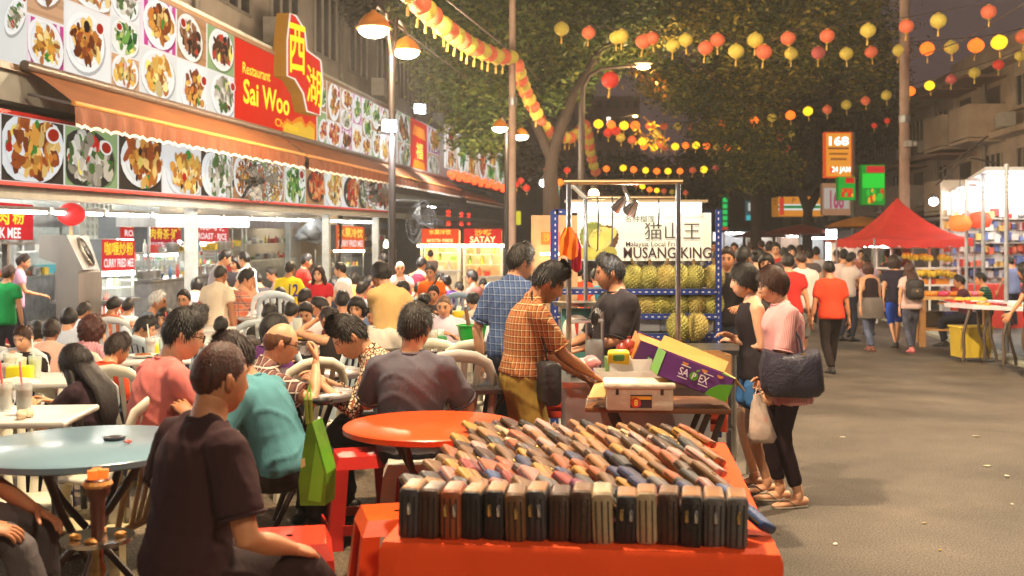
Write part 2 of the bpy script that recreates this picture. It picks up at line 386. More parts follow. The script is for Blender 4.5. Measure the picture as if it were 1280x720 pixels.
def cloth(c, pat=None, c2=None, c3=None, f=1.):
    k = "cloth_%s_%s_%s_%s" % (c, pat, c2, f)
    if k in MATS: return MATS[k]
    m = mat(k, rgb(*c), .85, 0, .10, 9, .42, 11, spec=.2, stretch=(1, 1, .4)); nt = m.node_tree; p = nt.nodes['Principled BSDF']; L = nt.links.new
    tc = nt.nodes['Texture Coordinate'].outputs['Object']; base = p.inputs['Base Color'].links[0].from_socket
    bp = nt.nodes['Bump']; src = bp.inputs['Height'].links[0].from_node; src.inputs['Distortion'].default_value = .8; src.inputs['Detail'].default_value = 5
    if pat:
        sx = N(nt, 'ShaderNodeSeparateXYZ'); L(tc, sx.inputs[0]); S = lambda i: sx.outputs[i]
        def mth(op, a, b=None):
            n = N(nt, 'ShaderNodeMath', operation=op)
            for i, q in enumerate((a, b)):
                if q is None: continue
                if isinstance(q, (int, float)): n.inputs[i].default_value = q
                else: L(q, n.inputs[i])
            return n.outputs[0]
        around = mth('ADD', S(0), S(1))
        def band(s, per, duty, ph=0.): return mth('LESS_THAN', mth('FRACT', mth('ADD', mth('MULTIPLY', s, 1/per), ph+50)), duty)
        def over(b, fac, c, k=1.):
            mx = N(nt, 'ShaderNodeMix', data_type='RGBA'); L(mth('MULTIPLY', fac, k), mx.inputs[0]); L(b, mx.inputs[6]); mx.inputs[7].default_value = (*rgb(*c), 1); return mx.outputs[2]
        if pat == 'plaid':
            P = .052*f; dk = c3 or tuple(int(q*.55) for q in c)
            base = over(base, band(around, P, .45, .3), dk, .6); base = over(base, band(S(2), P, .45, .2), dk, .6)
            base = over(base, band(around, P, .13), c2, .75); base = over(base, band(S(2), P, .13), c2, .75)
        elif pat == 'hstripe': base = over(base, band(S(2), .045*f, .5), c2)
        elif pat == 'vstripe': base = over(base, band(around, .017*f, .35), c2, .8)
        elif pat == 'print':
            v = N(nt, 'ShaderNodeTexVoronoi'); v.inputs['Scale'].default_value = 42/f; v.feature = 'DISTANCE_TO_EDGE'; L(tc, v.inputs['Vector'])
            n2 = N(nt, 'ShaderNodeTexNoise'); n2.inputs['Scale'].default_value = 30/f; L(tc, n2.inputs['Vector'])
            base = over(base, mth('LESS_THAN', v.outputs['Distance'], .12), c2); base = over(base, mth('GREATER_THAN', n2.outputs[0], .57), c3 or c2)
        elif pat == 'denim':
            n2 = N(nt, 'ShaderNodeTexNoise'); n2.inputs['Scale'].default_value = 5; L(tc, n2.inputs['Vector'])
            base = over(base, mth('GREATER_THAN', n2.outputs[0], .55), c2, .35)
        L(base, p.inputs['Base Color'])
    return m
def mesh_from(name, V, F, C=None, m=None, smooth=True):
    me = bpy.data.meshes.new(name); me.from_pydata(V.tolist() if hasattr(V, 'tolist') else V, [], F)
    if C is not None and len(V):
        at = me.color_attributes.new('Col', 'FLOAT_COLOR', 'POINT'); at.data.foreach_set('color', np.asarray(C, dtype=np.float32).ravel())
    if m: me.materials.append(m)
    if smooth: me.polygons.foreach_set('use_smooth', [True]*len(me.polygons))
    me.update(); return me
def mesh_obj(name, acc, m, parent):
    V, F, C = acc if isinstance(acc, tuple) else acc.get()
    o = bpy.data.objects.new(name, mesh_from(name, V, F, C, m)); COL.objects.link(o)
    if parent: o.parent = parent
    return o
def remesh_obj(name, acc, voxel, m, parent, extra=None, it=4, fold=0.):
    o = mesh_obj(name, acc, m, parent); r = o.modifiers.new('r', 'REMESH'); r.mode = 'VOXEL'; r.voxel_size = voxel
    r.use_smooth_shade = True; s = o.modifiers.new('s', 'SMOOTH'); s.factor = .5; s.iterations = it
    BAKE.append((o, extra, m, fold)); return o
def bake_people():
    dg = bpy.context.evaluated_depsgraph_get()
    for o, extra, m, fold in BAKE:
        ev = o.evaluated_get(dg).to_mesh(); n = len(ev.vertices); v = np.empty(n*3, np.float32); ev.vertices.foreach_get('co', v); v = v.reshape(-1, 3)
        q = np.empty(len(ev.loops), np.int32); ev.loops.foreach_get('vertex_index', q); ls = np.empty(len(ev.polygons), np.int32); ev.polygons.foreach_get('loop_start', ls)
        F = [tuple(a) for a in np.split(q, ls[1:])] if len(ls) else []; F = [tuple(int(i) for i in a) for a in F]; C = np.ones((n, 4))
        if fold and n:                                                        # shallow creases that follow the drape
            tm = mesh_from('tmp', v, F); nv = np.empty(n*3, np.float32); tm.vertices.foreach_get('normal', nv); nv = nv.reshape(-1, 3); bpy.data.meshes.remove(tm)
            x, y, z = (v*np.array([1., 1., 1.])).T; ph = (hash(o.name) % 97)*.13
            a = 1-np.abs(np.sin(22*x-9*z+1.8*np.sin(13*z+7*y+ph)+2.1*np.sin(9*y+4*x))); b = 1-np.abs(np.sin(15*y+17*z+2.2*np.sin(11*x+ph)+1.5*np.sin(8*z)))
            msk = .5+.5*np.sin(7*z+5*x+4*y+ph); v = v+nv*(fold*(a**3*msk+b**4*(1-msk))-fold*.25)[:, None]
        if extra is not None:
            V2, F2, C2 = extra; F = F+[tuple(i+n for i in a) for a in F2]; v = np.concatenate([v, V2]); C = np.concatenate([C, C2])
        old = o.data; o.data = mesh_from(old.name, v, F, C, m)
        for md in list(o.modifiers): o.modifiers.remove(md)
        bpy.data.meshes.remove(old)
    BAKE.clear()
HB = (24, 19, 18)                                   # usual black hair
def person(px, top, Y, yaw, label, pose='sit', floor=None, sh=(120,120,120), shp=None, sl=.55, collar=False, bot=(40,42,55), botp=None, blen=1.,
           hair='short', hc=HB, skin=1, lean=8, hp=8, hy=0, hr=0, arms='table', fem=0, fat=1., beard=0, glasses=False, shoes=(30,28,28), sandal=False,
           legs=None, tw=0, group=None, tank=False, hands=None, curl=.4, poleR=None, poleL=None, smin=.84, smax=1.1, hem=None, vox=1., lat=0, maxh=None, feet=None, seat=.5, knees=.1):
    """one person; px, top = where the crown of the head shows, Y = distance, yaw: 0 looks away, 90 left, 180 to the camera"""
    rad = math.radians; hi = 2 if Y < 7.6 else int(Y < 9.5); voxel = max(.0125, .0026*Y)*vox; sit = pose == 'sit'
    lean, hp_, hy_, hr_, tw_ = rad(lean), rad(hp), rad(hy), rad(hr), rad(tw); sw = .172-.02*fem; lat = rad(lat)
    base = A3(0, 0, seat) if sit else A3(0, 0, .93)
    def ang(u): return lean*(.45+.55*min(max(u, 0)/.32, 1.))
    us = np.arange(0, .62, .01); pts = [base.copy()]
    for u in us[1:]: pts.append(pts[-1]+.01*A3(math.sin(lat), math.sin(ang(u)), math.cos(ang(u))))
    pts = np.array(pts)
    def sp(u):
        if u < 0: return base+u*A3(0, math.sin(ang(0)), math.cos(ang(0)))
        return A3(*[np.interp(u, us, pts[:, i]) for i in range(3)])
    def rt(u): t = tw_*min(max(u, 0)/.45, 1); return A3(math.cos(t), math.sin(t), 0)
    def fw(u): t = tw_*min(max(u, 0)/.45, 1); a = ang(u); f = A3(-math.sin(t), math.cos(t), 0); return f*math.cos(a)-A3(0, 0, 1)*math.sin(a)
    # torso profile: u, half width, half depth
    hipw = .165+.008*fem
    TP = [(-.07, hipw*.86, .10), (0, hipw, .118), (.07, hipw*.97, .115), (.14, .148-.016*fem, .103), (.24, .158-.014*fem, .108), (.33, .160-.014*fem, .112+.012*fem),
          (.40, .155-.015*fem, .100), (.445, .118, .075), (.475, .068, .058), (.515, .055-.006*fem, .056)]
    def torso(u0, u1, off, wk=1.):
        P, A, B = [], [], []; ul = sorted([u0, u1]+[q[0] for q in TP if u0+.01 < q[0] < u1-.01])
        for u in ul:
            a = np.interp(u, [q[0] for q in TP], [q[1] for q in TP]); b = np.interp(u, [q[0] for q in TP], [q[2] for q in TP])
            f = fat if u < .42 else 1+(fat-1)*.4; belly = max(0, fat-1)*.1*math.exp(-((u-.14)/.14)**2)
            P.append(sp(u)+fw(u)*belly); A.append((a*(1+(f-1)*.7))*wk+off); B.append((b*f+belly*.3)*wk+off)
        return P, A, B
    body = Acc()
    limb = fat**.5
    P, A, B = torso(.02, .43, -.014); body.add(rings(P, A, B, 14, rt(.3), .3))
    P, A, B = torso(.40, .515, -.002); body.add(rings(P, A, B, 12, rt(.4), .2))
    # head
    nk = sp(.50)+fw(.5)*.006; Rh = Matrix.Rotation(tw_+hy_, 3, 'Z')@Matrix.Rotation(hr_, 3, 'Y')@Matrix.Rotation(-(hp_+lean*.35), 3, 'X'); Rn = np.array(Rh)
    hcn = nk+Rn@A3(0, .024, .112)
    body.add(rings([sp(.46), nk, hcn+Rn@A3(0, -.018, -.05)], [.062-.01*fem, .056-.009*fem, .058-.009*fem], [.06-.01*fem, .057-.009*fem, .06-.009*fem], 12, Rn@A3(1, 0, 0), .2))
    ex = Acc(); hv, hf, hcol = head_mesh(hi, fem, beard, 0, 0, hc); ex.add((hv@Rn.T+hcn, hf), hcol[:, :3])
    # arms
    hems = Acc(); S = {}; presets = {'table': (A3(.17, .36, .80), A3(-.15, .34, .80)), 'lap': (A3(.12, .30, .64), A3(-.12, .30, .64)), 'hang': (A3(.27, .03, .80), A3(-.27, .03, .80)),
        'swing': (A3(.26, .18, .82), A3(-.26, -.14, .83)), 'mouth': (None, A3(-.14, .34, .80)), 'cross': (A3(-.01, .21, 1.13), A3(.02, .165, 1.09)), 'fore': (A3(.16, .36, 1.02), A3(-.16, .36, 1.02)),
        'phone': (A3(.07, .27, .88), A3(-.07, .27, .88)), 'hips': (A3(.20, .02, 1.0), A3(-.20, .02, 1.0))}
    tg = hands if hands is not None else presets[arms]; sh_acc = Acc()
    for sg, t in ((1, tg[0]), (-1, tg[1])):
        so = sp(.405)+rt(.42)*sg*sw-fw(.42)*.008
        if t is None: t = hcn+Rn@A3(sg*.03, .13, -.10)
        t = A3(*t); pole = (poleR if sg > 0 else poleL)
        pole = A3(*pole) if pole is not None else A3(sg*.55, -.5, -.75)
        e, w = ik(so, t, .285, .255, pole)
        inn = sp(.415)+rt(.42)*sg*.06; tz = sp(.462)+rt(.42)*sg*.035-fw(.42)*.012; ua = nrm(e-so)
        body.add(rings([so-ua*.01, so*.6+e*.4, e, e*.55+w*.45, w], [.052*limb, .046*limb, .039*limb, .038*limb, .026], [.052*limb, .046*limb, .039*limb, .037*limb, .021], 10, None, .7))
        body.add(rings([inn, so], [.052, .050], [.052, .050], 10, None, .3)); body.add(rings([tz, so+A3(0, 0, .012)], [.04, .035], [.04, .035], 10, None, .3))
        fd = nrm(w-e); pn = A3(-sg, 0, -.1) if abs(fd[2]) > .75 else A3(-sg*.35, .0, -1)
        if t[2] > hcn[2]-.2: pn = nrm(hcn-w)
        d = nrm(fd+A3(0, .15, 0)) if abs(fd[2]) < .75 else fd
        ex.add(*[(lambda q: (q[0], q[1]))(hand_mesh(w, d, pn, sg, curl)), (.97, .9, .87)])
        S[sg] = (so, e, w, d)
        if not tank and sl > 0:
            full = sl > .9; lo = .012+.004*(sl < .8)
            if sl <= 1: Pp = [so-ua*.012, so+(e-so)*sl*.5, so+(e-so)*sl]; Rr = [.052*limb+lo, .052*limb+lo*1.2, .048*limb+lo*1.7]
            else: Pp = [so-ua*.012, (so+e)/2, e, e+(w-e)*min(sl-1, .93)]; Rr = [.052*limb+lo, .050*limb+lo, .045*limb+lo, .034*limb+lo]
            hems.add(loop(Pp[-1], Pp[-1]-Pp[-2], Rr[-1]-.0035, Rr[-1]-.0035, A3(1, .3, .2), .0045)); sh_acc.add(rings(Pp, Rr, Rr, 12, None, (.7, .02))); sh_acc.add(rings([inn, so], [.062, .052+lo], [.06, .052+lo], 12, None, .3)); sh_acc.add(rings([tz, so+A3(0, 0, .014)], [.052, .047], [.05, .045], 10, None, .3))
    # shirt
    he = hem if hem is not None else (-.03 if sit else -.12)
    P, A, B = torso(he, .455, .013); A = list(A); B = list(B)
    if he < -.06:
        for i, p_ in enumerate(P):
            k_ = min(1, max(0, (base[2]+.06-p_[2])/.12)); A[i] = A[i]*(1-k_)+k_*(hipw*1.10+.012)*(1+(fat-1)*.6); B[i] = B[i]*(1-k_)+k_*(.142)*fat
    sh_acc.add(rings(P, A, B, 18, rt(.3), (.0, .12)))
    if collar: sh_acc.add(rings([sp(.45), sp(.485), sp(.515)+fw(.5)*.004], [.088, .074, .070], [.074, .070, .070], 12, rt(.4), .05))
    elif not tank: sh_acc.add(rings([sp(.44), sp(.478)], [.10, .070], [.078, .066], 12, rt(.4), .05))
    if not collar and not tank: hems.add(loop(sp(.476), sp(.48)-sp(.47), .069, .065, rt(.45), .0055))
    # legs
    hipx = .084; bt = Acc(); shoe = []
    P, A, B = torso(-.075, .09, .004); bt.add(rings(P, A, B, 16, rt(0), .3))
    fl = 0.
    for sg in (1, -1):
        h = base+A3(sg*hipx, .0, -.02)
        if legs is not None: an = A3(*legs[0 if sg > 0 else 1])
        elif sit: an = A3(sg*(knees+.02), .36, .085)
        elif pose == 'walk': an = A3(sg*.08, .26*sg, .085+(.05 if sg < 0 else 0))
        else: an = A3(sg*.10, -.01+.03*sg, .085)
        kn, an = ik(h, an, .43, .42, A3(sg*(.12+knees*.5), 1, .35 if sit else .05))
        lr = [.088, .082, .062, .056, .058, .04]
        body.add(rings([h, h*.6+kn*.4, kn*.92+h*.08, kn*.9+an*.1, kn*.65+an*.35, an+A3(0, 0, .01)], [r*limb-.008 for r in lr], [r*limb-.008 for r in lr], 10, A3(1, 0, 0), .4))
        q = blen
        def along(t): return h+(kn-h)*t*2 if t <= .5 else kn+(an-kn)*(t-.5)*2
        ts = [t for t in (0, .25, .46, .54, .72) if t < q-.03]+[q*.985]
        rr = [np.interp(t, [0, .25, .46, .54, .72, 1.], [.086, .084, .067, .064, .064, .055])*limb*(1 if blen > .8 else 1.12)+.004 for t in ts]
        if botp == 'legging': rr = [r-.012 for r in rr]
        bt.add(rings([along(t) for t in ts], rr, rr, 12, A3(1, 0, 0), .15))
        sd = nrm(an-kn); fdir = nrm(A3(sg*.12, 1, 0)); pit = 0.
        if feet is False: continue
        g = an[2]-.085; hl = an+A3(0, 0, -.045)
        fp = [hl-fdir*.055, hl+fdir*.02, hl+fdir*.09+A3(0, 0, -.012), hl+fdir*.155+A3(0, 0, -.02), hl+fdir*.185+A3(0, 0, -.024)]
        fa, fb = [.034, .038, .045, .040, .026], [.036, .042, .030, .021, .014]
        if sandal:
            ex.add(rings([an+A3(0, 0, .03), an, hl+fdir*.01], [.034, .034, .036], [.034, .036, .04], 10), (.97, .88, .85))
            ex.add(rings(fp, [q*.92 for q in fa], [q*.85 for q in fb], 12, np.cross(fdir, A3(0, 0, 1)), .5), (.97, .88, .85))
            for i in range(5): b = hl+fdir*(.165-.012*abs(i-1.2))+np.cross(fdir, A3(0, 0, 1))*sg*(-.028+.014*i)*1+A3(0, 0, -.026); ex.add(rings([b, b+fdir*.022], [.0095]*2, [.009]*2, 6), (.97, .85, .82))
            sa = Acc(); z = A3(0, 0, -.036)
            for k, (hh) in enumerate((0,)): sa.add(rings([p*A3(1, 1, 0)+A3(0, 0, an[2]-.085+.006) for p in fp], [q+.004 for q in fa], [.016, .013, .011, .010, .010], 12, np.cross(fdir, A3(0, 0, 1)), .3))
            X = np.cross(fdir, A3(0, 0, 1)); c0 = hl+fdir*.14+A3(0, 0, .006)
            for sx in (-1, 1): sa.add(rings([c0, hl+fdir*.09+X*sx*.03+A3(0, 0, .018), hl+fdir*.04+X*sx*.045+A3(0, 0, -.02)], [.007]*3, [.005]*3, 6))
            shoe.append(sa)
        else:
            sa = Acc(); V, F_ = rings(fp, fa, fb, 14, np.cross(fdir, A3(0, 0, 1)), .6); V[:, 2] = np.maximum(V[:, 2], g+.004); sa.add((V, F_))
            sa.add(rings([hl+A3(0, 0, -.005), an+A3(0, 0, .012)], [.042, .041], [.046, .045], 12, None, .1)); shoe.append(sa)
    zt = hcn[2]+.118+{'swept': .03, 'curly': .03, 'bald': 0, 'buzz': .006}.get(hair, .02)
    # place: the crown goes to (px, top)
    Pw = W(px, top, Y); kx = -.63+.123*Y
    if floor is None: floor = .12 if Pw.x < kx else 0.
    s = (Pw.z-floor)/zt; s = min(max(s, smin), smax); dz = Pw.z-s*zt
    yr = rad(yaw); ca, sa_ = math.cos(yr), math.sin(yr); hx, hyy = hcn[0]*s, hcn[1]*s
    loc = Vector((Pw.x-(hx*ca-hyy*sa_), Pw.y-(hx*sa_+hyy*ca), dz))
    top_o = remesh_obj('person', body, voxel*.8, skin_mat(skin), None, ex.get(), 3)
    top_o.location = loc; top_o.rotation_euler = (0, 0, yr); top_o.scale = (s, s, s); tag(top_o, label, 'person', group)
    remesh_obj('sleeveless_top' if tank else ('shirt' if collar or sl > .9 else 't_shirt'), sh_acc, voxel, cloth(sh, *(shp or ())), top_o, hems.get() if hi else None, 5, .009 if hi else 0)
    remesh_obj('shorts' if blen < .7 else 'trousers', bt, voxel, cloth(bot, *((botp,) if isinstance(botp, str) and botp != 'legging' else ()), **({'c2': tuple(min(255, q+40) for q in bot)} if botp == 'denim' else {})), top_o, None, 4, .008 if hi else 0)
    if hair != 'none':
        hv, hf, hcl = hair_mesh(hair, hi, R.randrange(9999), 0); H = Acc(); H.add((hv@Rn.T+hcn, hf))
        if hair == 'long':
            b0 = hcn+Rn@A3(0, -.05, -.02); q1 = sp(.40)-fw(.4)*.135; q2 = sp(.24)-fw(.24)*.135; q3 = sp(.16)-fw(.16)*.12
            V, F_ = rings([b0, b0*.45+q1*.55, q1, q2, q3], [.085, .098, .105, .09, .04], [.05, .045, .035, .028, .016], 26, Rn@A3(1, 0, 0), .4)
            an = np.arange(len(V)); V += (np.sin(an*2.4)*.004)[:, None]*rt(.3); H.add((V, F_))
            for sx in (-1, 1): H.add(rings([hcn+Rn@A3(sx*.068, .015, .0), hcn+Rn@A3(sx*.082, .005, -.09), sp(.43)+rt(.43)*sx*.10+fw(.43)*.02, sp(.36)+rt(.36)*sx*.10-fw(.3)*.05], [.022, .026, .026, .012], [.034, .036, .03, .012], 10, None, .4))
        mesh_obj('hair', H, hair_mat(hc), top_o)
    if glasses:
        g = MB()
        for sx in (-1, 1):
            g.tube([Vector(Rn@A3(sx*.032+.024*math.cos(t), .099, .008+.018*math.sin(t))+hcn) for t in np.linspace(0, 2*PI, 13)], .0024, 5)
            g.tube([Vector(Rn@q+hcn) for q in (A3(sx*.055, .097, .012), A3(sx*.082, .06, .012), A3(sx*.083, -.01, .010))], .0026, 5)
        g.tube([Vector(Rn@q+hcn) for q in (A3(-.009, .104, .012), A3(.009, .104, .012))], .0024, 5)
        g.build('glasses', cm(25, 22, 22, .3), top_o, 60)
    if feet is not False:
        for a in shoe: mesh_obj('sandal' if sandal else 'shoe', a, mat("shoe_%s_%s_%s" % shoes, rgb(*shoes), .5, var=.2, bump=.1), top_o)
    top_o['_k'] = 0; del top_o['_k']
    return dict(o=top_o, s=s, hcn=hcn, Rn=Rn, sp=sp, fw=fw, rt=rt, S=S, loc=loc, yaw=yr, floor=floor)
def local_to_world(p, q): return Vector(p['loc'])+Matrix.Rotation(p['yaw'], 3, 'Z')@(Vector(q)*p['s'])
# ================================================================== ground, street, left terrace
def street_mat(name, c, sp, var):
    m = mat(name, c, .8, 0, var, 1.1, .5, 90, dirt=.35); nt = m.node_tree; p = nt.nodes['Principled BSDF']; L = nt.links.new
    base = p.inputs['Base Color'].links[0].from_socket; tc = nt.nodes['Texture Coordinate'].outputs['Object']
    n = N(nt, 'ShaderNodeTexNoise'); n.inputs['Scale'].default_value = 95; n.inputs['Detail'].default_value = 2; L(tc, n.inputs['Vector'])
    r = N(nt, 'ShaderNodeMapRange'); r.inputs[1].default_value = .35; r.inputs[2].default_value = .68; r.inputs[3].default_value = .45; r.inputs[4].default_value = sp
    n3 = N(nt, 'ShaderNodeTexNoise'); n3.inputs['Scale'].default_value = .55; n3.inputs['Detail'].default_value = 7; n3.inputs['Roughness'].default_value = .62; n3.inputs['Distortion'].default_value = .6; L(tc, n3.inputs['Vector']); r3 = N(nt, 'ShaderNodeMapRange'); r3.inputs[1].default_value = .38; r3.inputs[2].default_value = .64; r3.inputs[3].default_value = .8; r3.inputs[4].default_value = 1.16; L(n3.outputs[0], r3.inputs[0]); v3 = N(nt, 'ShaderNodeVectorMath', operation='SCALE'); L(base, v3.inputs[0]); L(r3.outputs[0], v3.inputs['Scale']); base = v3.outputs[0]; r4 = N(nt, 'ShaderNodeMapRange'); r4.inputs[3].default_value = .9; r4.inputs[4].default_value = .5; L(n3.outputs[0], r4.inputs[0]); L(r4.outputs[0], p.inputs['Roughness'])
    L(n.outputs[0], r.inputs[0]); v = N(nt, 'ShaderNodeVectorMath', operation='SCALE'); L(base, v.inputs[0]); L(r.outputs[0], v.inputs['Scale']); L(v.outputs[0], p.inputs['Base Color'])
    return m
asphalt = street_mat("asphalt", (.105, .086, .066), 1.9, .3)
paving = street_mat("terrace_concrete", (.13, .095, .06), 1.7, .35)
rpave = street_mat("right_pavement_concrete", (.11, .115, .10), 1.5, .25)
kerbm = mat("kerb_concrete", rgb(150, 145, 130), .8, 0, .2, 5, .3, 50, dirt=.4)
tag(MB().sheet([(-150,-20,-.01),(150,-20,-.01),(150,240,-.01),(-150,240,-.01)]).build('ground', mat("ground_dark", (.06,.055,.05), .9)), None, None, None, 'structure')
KL = lambda Y: -.63+.123*Y
KR = lambda Y: 4.85+.16*Y
tag(MB().sheet([(KL(-12),-12,0),(KR(-12),-12,0),(KR(140),140,0),(KL(140),140,0)]).build('road', asphalt), None, None, None, 'structure')
tag(MB().slab([(KL(-12)-22,-12,.12),(KL(-12)-.15,-12,.12),(KL(75)-.15,75,.12),(KL(75)-40,75,.12)], .125).build('terrace_pavement', paving), None, None, None, 'structure')
mb = MB()
for i in range(60):
    y0 = -12+i*1.45; y1 = y0+1.44
    mb.hexa([(KL(y0)-.149,y0,0),(KL(y0),y0,0),(KL(y1),y1,0),(KL(y1)-.149,y1,0)], [(KL(y0)-.149,y0,.124),(KL(y0)-.012,y0,.124),(KL(y1)-.012,y1,.124),(KL(y1)-.149,y1,.124)])
tag(mb.build('kerb', kerbm), None, None, None, 'structure')
tag(MB().slab([(KR(-12)+.30,-12,.05),(KR(-12)+40,-12,.05),(KR(140)+40,140,.05),(KR(140)+.30,140,.05)], .055).build('right_pavement', rpave), None, None, None, 'structure')
mb = MB()
for i in range(85):
    y0 = -12+i*1.5; y1 = y0+1.485
    mb.hexa([(KR(y0),y0,0),(KR(y0)+.30,y0,0),(KR(y1)+.30,y1,0),(KR(y1),y1,0)], [(KR(y0)+.02,y0,.054),(KR(y0)+.30,y0,.056),(KR(y1)+.30,y1,.056),(KR(y1)+.02,y1,.054)])
tag(mb.build('drain_kerb', mat("pale_kerb", rgb(170,172,155), .8, 0, .2, 4, .3, 40, dirt=.25)), None, None, None, 'structure')
# bits of litter on the road
for i, (px, py, w, c) in enumerate([(1053,547,.05,(235,225,205)),(1044,681,.035,(245,235,215)),(974,668,.02,(200,160,60)),(1175,689,.025,(205,165,70)),(1234,583,.06,(205,190,160)),(1258,596,.05,(210,195,170)),(1156,655,.03,(190,170,120)),(1265,631,.03,(225,215,195)),(1220,546,.06,(190,175,150))]):
    Y = FPX*CAMZ/(py-HY); p = W(px, py, Y); m = MB(); a = R.uniform(0, 3); k = 6; w *= .6
    m.slab([(p.x+w*R.uniform(.5,1)*math.cos(a+j*1.05), Y+w*R.uniform(.5,1)*math.sin(a+j*1.05), .007+.004*R.random()) for j in range(k)], .004)
    o = m.build('litter_scrap', cm(*c, .7)); tag(o, ["crumpled white paper scrap on the road past the women's shadow","white scrap of paper on the road beside the wallet table corner","tiny mustard leaf on the road at the table's right edge","small yellow leaf lying on the empty road low at the right","flattened pale wrapper on the road near the right edge","second pale wrapper nearest the right edge, below the flattened one","small tan leaf in the middle of the empty road","white paper fleck on the road at the far right edge","dull brown wrapper furthest up the empty road"][i], 'litter', 'scraps littering the road')
# ------------------------------------------------------------------ left restaurant facade
SL = .02
def FP(Y, o, z): return Vector((-7.38+.123*Y+o, Y, z+SL*(Y-12)))
def FY(px, o=0): return (7.38-o)/(.123+(640-px)/FPX)
def fpix(px, py, o=0): Y = FY(px, o); return W(px, py, Y)
FN = Vector((.9925, -.1221, 0))
FOOD = [[(196,120,50),(160,80,35),(225,160,70),(120,60,30),(240,200,120)],[(60,120,50),(35,85,40),(110,160,70),(190,200,120)],[(190,60,35),(220,110,60),(150,40,30),(235,170,110)],
        [(90,55,35),(60,40,30),(140,95,60),(170,120,80),(200,60,40)],[(235,190,90),(215,150,60),(245,220,150),(180,110,50)],[(230,225,210),(200,190,170),(150,140,120),(90,120,60)]]
def food(mb, P, U, V, n, u0, v0, u1, v1, seed, big=False, shallow=.0):
    r = random.Random(seed); at = lambda u, v, o: P+U*(u0+(u1-u0)*u)+V*(v0+(v1-v0)*v)+n*o
    asp = (U.length*(u1-u0))/(V.length*(v1-v0)); L = rgb; o0 = .006
    bgk = r.choice(['wood', 'pink', 'white', 'pale', 'wood2', 'green'] if not big else ['pale', 'white', 'dark', 'wood2', 'green'])
    bc = {'wood': (214,168,130), 'pink': (205,70,150), 'white': (240,240,238), 'pale': (225,228,225), 'wood2': (190,140,95), 'dark': (70,60,50), 'green': (150,175,120)}[bgk]
    mb.sheet([at(0,0,o0), at(1,0,o0), at(1,1,o0), at(0,1,o0)], L(*bc))
    if bgk == 'pink':
        for i in range(5): a = i/5; mb.sheet([at(a,0,o0+.002), at(a+.09,0,o0+.002), at(a+.09,1,o0+.002), at(a,1,o0+.002)], L(240,225,235))
    if bgk in ('wood', 'wood2'):
        for i in range(4): a = r.random()*.9; mb.sheet([at(0,a,o0+.002), at(1,a,o0+.002), at(1,a+.05,o0+.002), at(0,a+.05,o0+.002)], tuple(q*.82 for q in L(*bc)))
    cx, cy = .5+r.uniform(-.1,.1), .5+r.uniform(-.08,.08); ru = r.uniform(.50,.60) if big else r.uniform(.44,.54); rv = ru*min(asp, 1.2)*r.uniform(.75,1.); ru = min(ru, .68); rv = min(rv, .64)
    rot = r.uniform(-.5,.5)
    def el(k, o, c, dx=0, dy=0, m=22):
        q = []
        for j in range(m):
            a = 2*PI*j/m; x, y = ru*k*math.cos(a), rv*k*math.sin(a); u = cx+dx+x*math.cos(rot)-y*math.sin(rot); v = cy+dy+x*math.sin(rot)+y*math.cos(rot)
            q.append(at(min(max(u,.005),.995), min(max(v,.005),.995), o))
        mb.sheet(q, c)
    plate = r.choice([(248,248,245),(245,245,240),(235,238,240),(60,55,50)] if big else [(250,250,248),(244,244,242),(250,246,238)])
    el(1.04, o0+.004, tuple(q*.55 for q in L(*bc)), .02, -.03); el(1, o0+.006, L(*plate)); el(.82, o0+.008, tuple(q*.86 for q in L(*plate))); el(.78, o0+.010, L(*plate))
    pal = FOOD[r.randrange(6)]; nb = 95 if big else 60; z = o0+.012
    for i in range(nb):
        a = r.uniform(0, 2*PI); q = r.random()**.6*(.80 if big else .70); x, y = ru*q*math.cos(a), rv*q*math.sin(a); u = cx+x*math.cos(rot)-y*math.sin(rot); v = cy+x*math.sin(rot)+y*math.cos(rot)
        s = r.uniform(.05,.13)*(1.0 if big else 1.1)*(1-.3*i/nb); th = r.uniform(0, PI); ell = r.uniform(.35,.9); c = L(*r.choice(pal)); k = r.uniform(.6,1.2)
        if r.random() < .09: c = L(*r.choice([(60,130,50),(200,40,30),(245,220,110),(250,240,220),(40,30,25)]))
        q = []
        for j in range(7):
            b = 2*PI*j/7; x, y = s*math.cos(b)*r.uniform(.75,1.2), s*ell*math.sin(b)*r.uniform(.75,1.2)
            q.append(at(min(max(u+x*math.cos(th)-y*math.sin(th),.01),.99), min(max(v+(x*math.sin(th)+y*math.cos(th))*asp,.01),.99), z))
        mb.sheet(q, tuple(min(1, w*k) for w in c)); z += .0004
    if r.random() < .5:                                                        # sauce dish
        cx += r.choice([-.28,.28]); cy += .25; ru *= .24; rv *= .24; el(1, z+.002, L(245,240,235)); el(.75, z+.004, L(170,40,20))
def panel(parent, px0, px1, z0, z1, o, cells, seed, em, big=False, name='menu_panel'):
    a, b = FY(px0, o), FY(px1, o); P = FP(a, o, z0); U = FP(b, o, z0)-P; V = Vector((0, 0, z1-z0)); mb = MB()
    mb.slab([P, P+U, P+U+V, P+V], .05, rgb(240,235,230)); n = FN
    for i, (u0, v0, u1, v1) in enumerate(cells): food(mb, P, U, V, n, u0, v0, u1, v1, seed*17+i, big)
    return mb.build(name, M_PRINT(em), parent, world=True)
g = thing('menu_signboard', 'long backlit food photo signboard over the restaurant awning, top left', 'signboard', FP(12, .0, 3.85))
C2 = [(.02,.01,.98,.49),(.02,.51,.98,.99)]; C2b = [(.02,.01,.98,.62),(.02,.64,.98,.99)]; C3 = [(.02,.01,.98,.33),(.02,.34,.98,.66),(.02,.67,.98,.99)]; C1 = [(.02,.01,.98,.99)]; C2c = [(.02,.01,.98,.40),(.02,.42,.98,.99)]
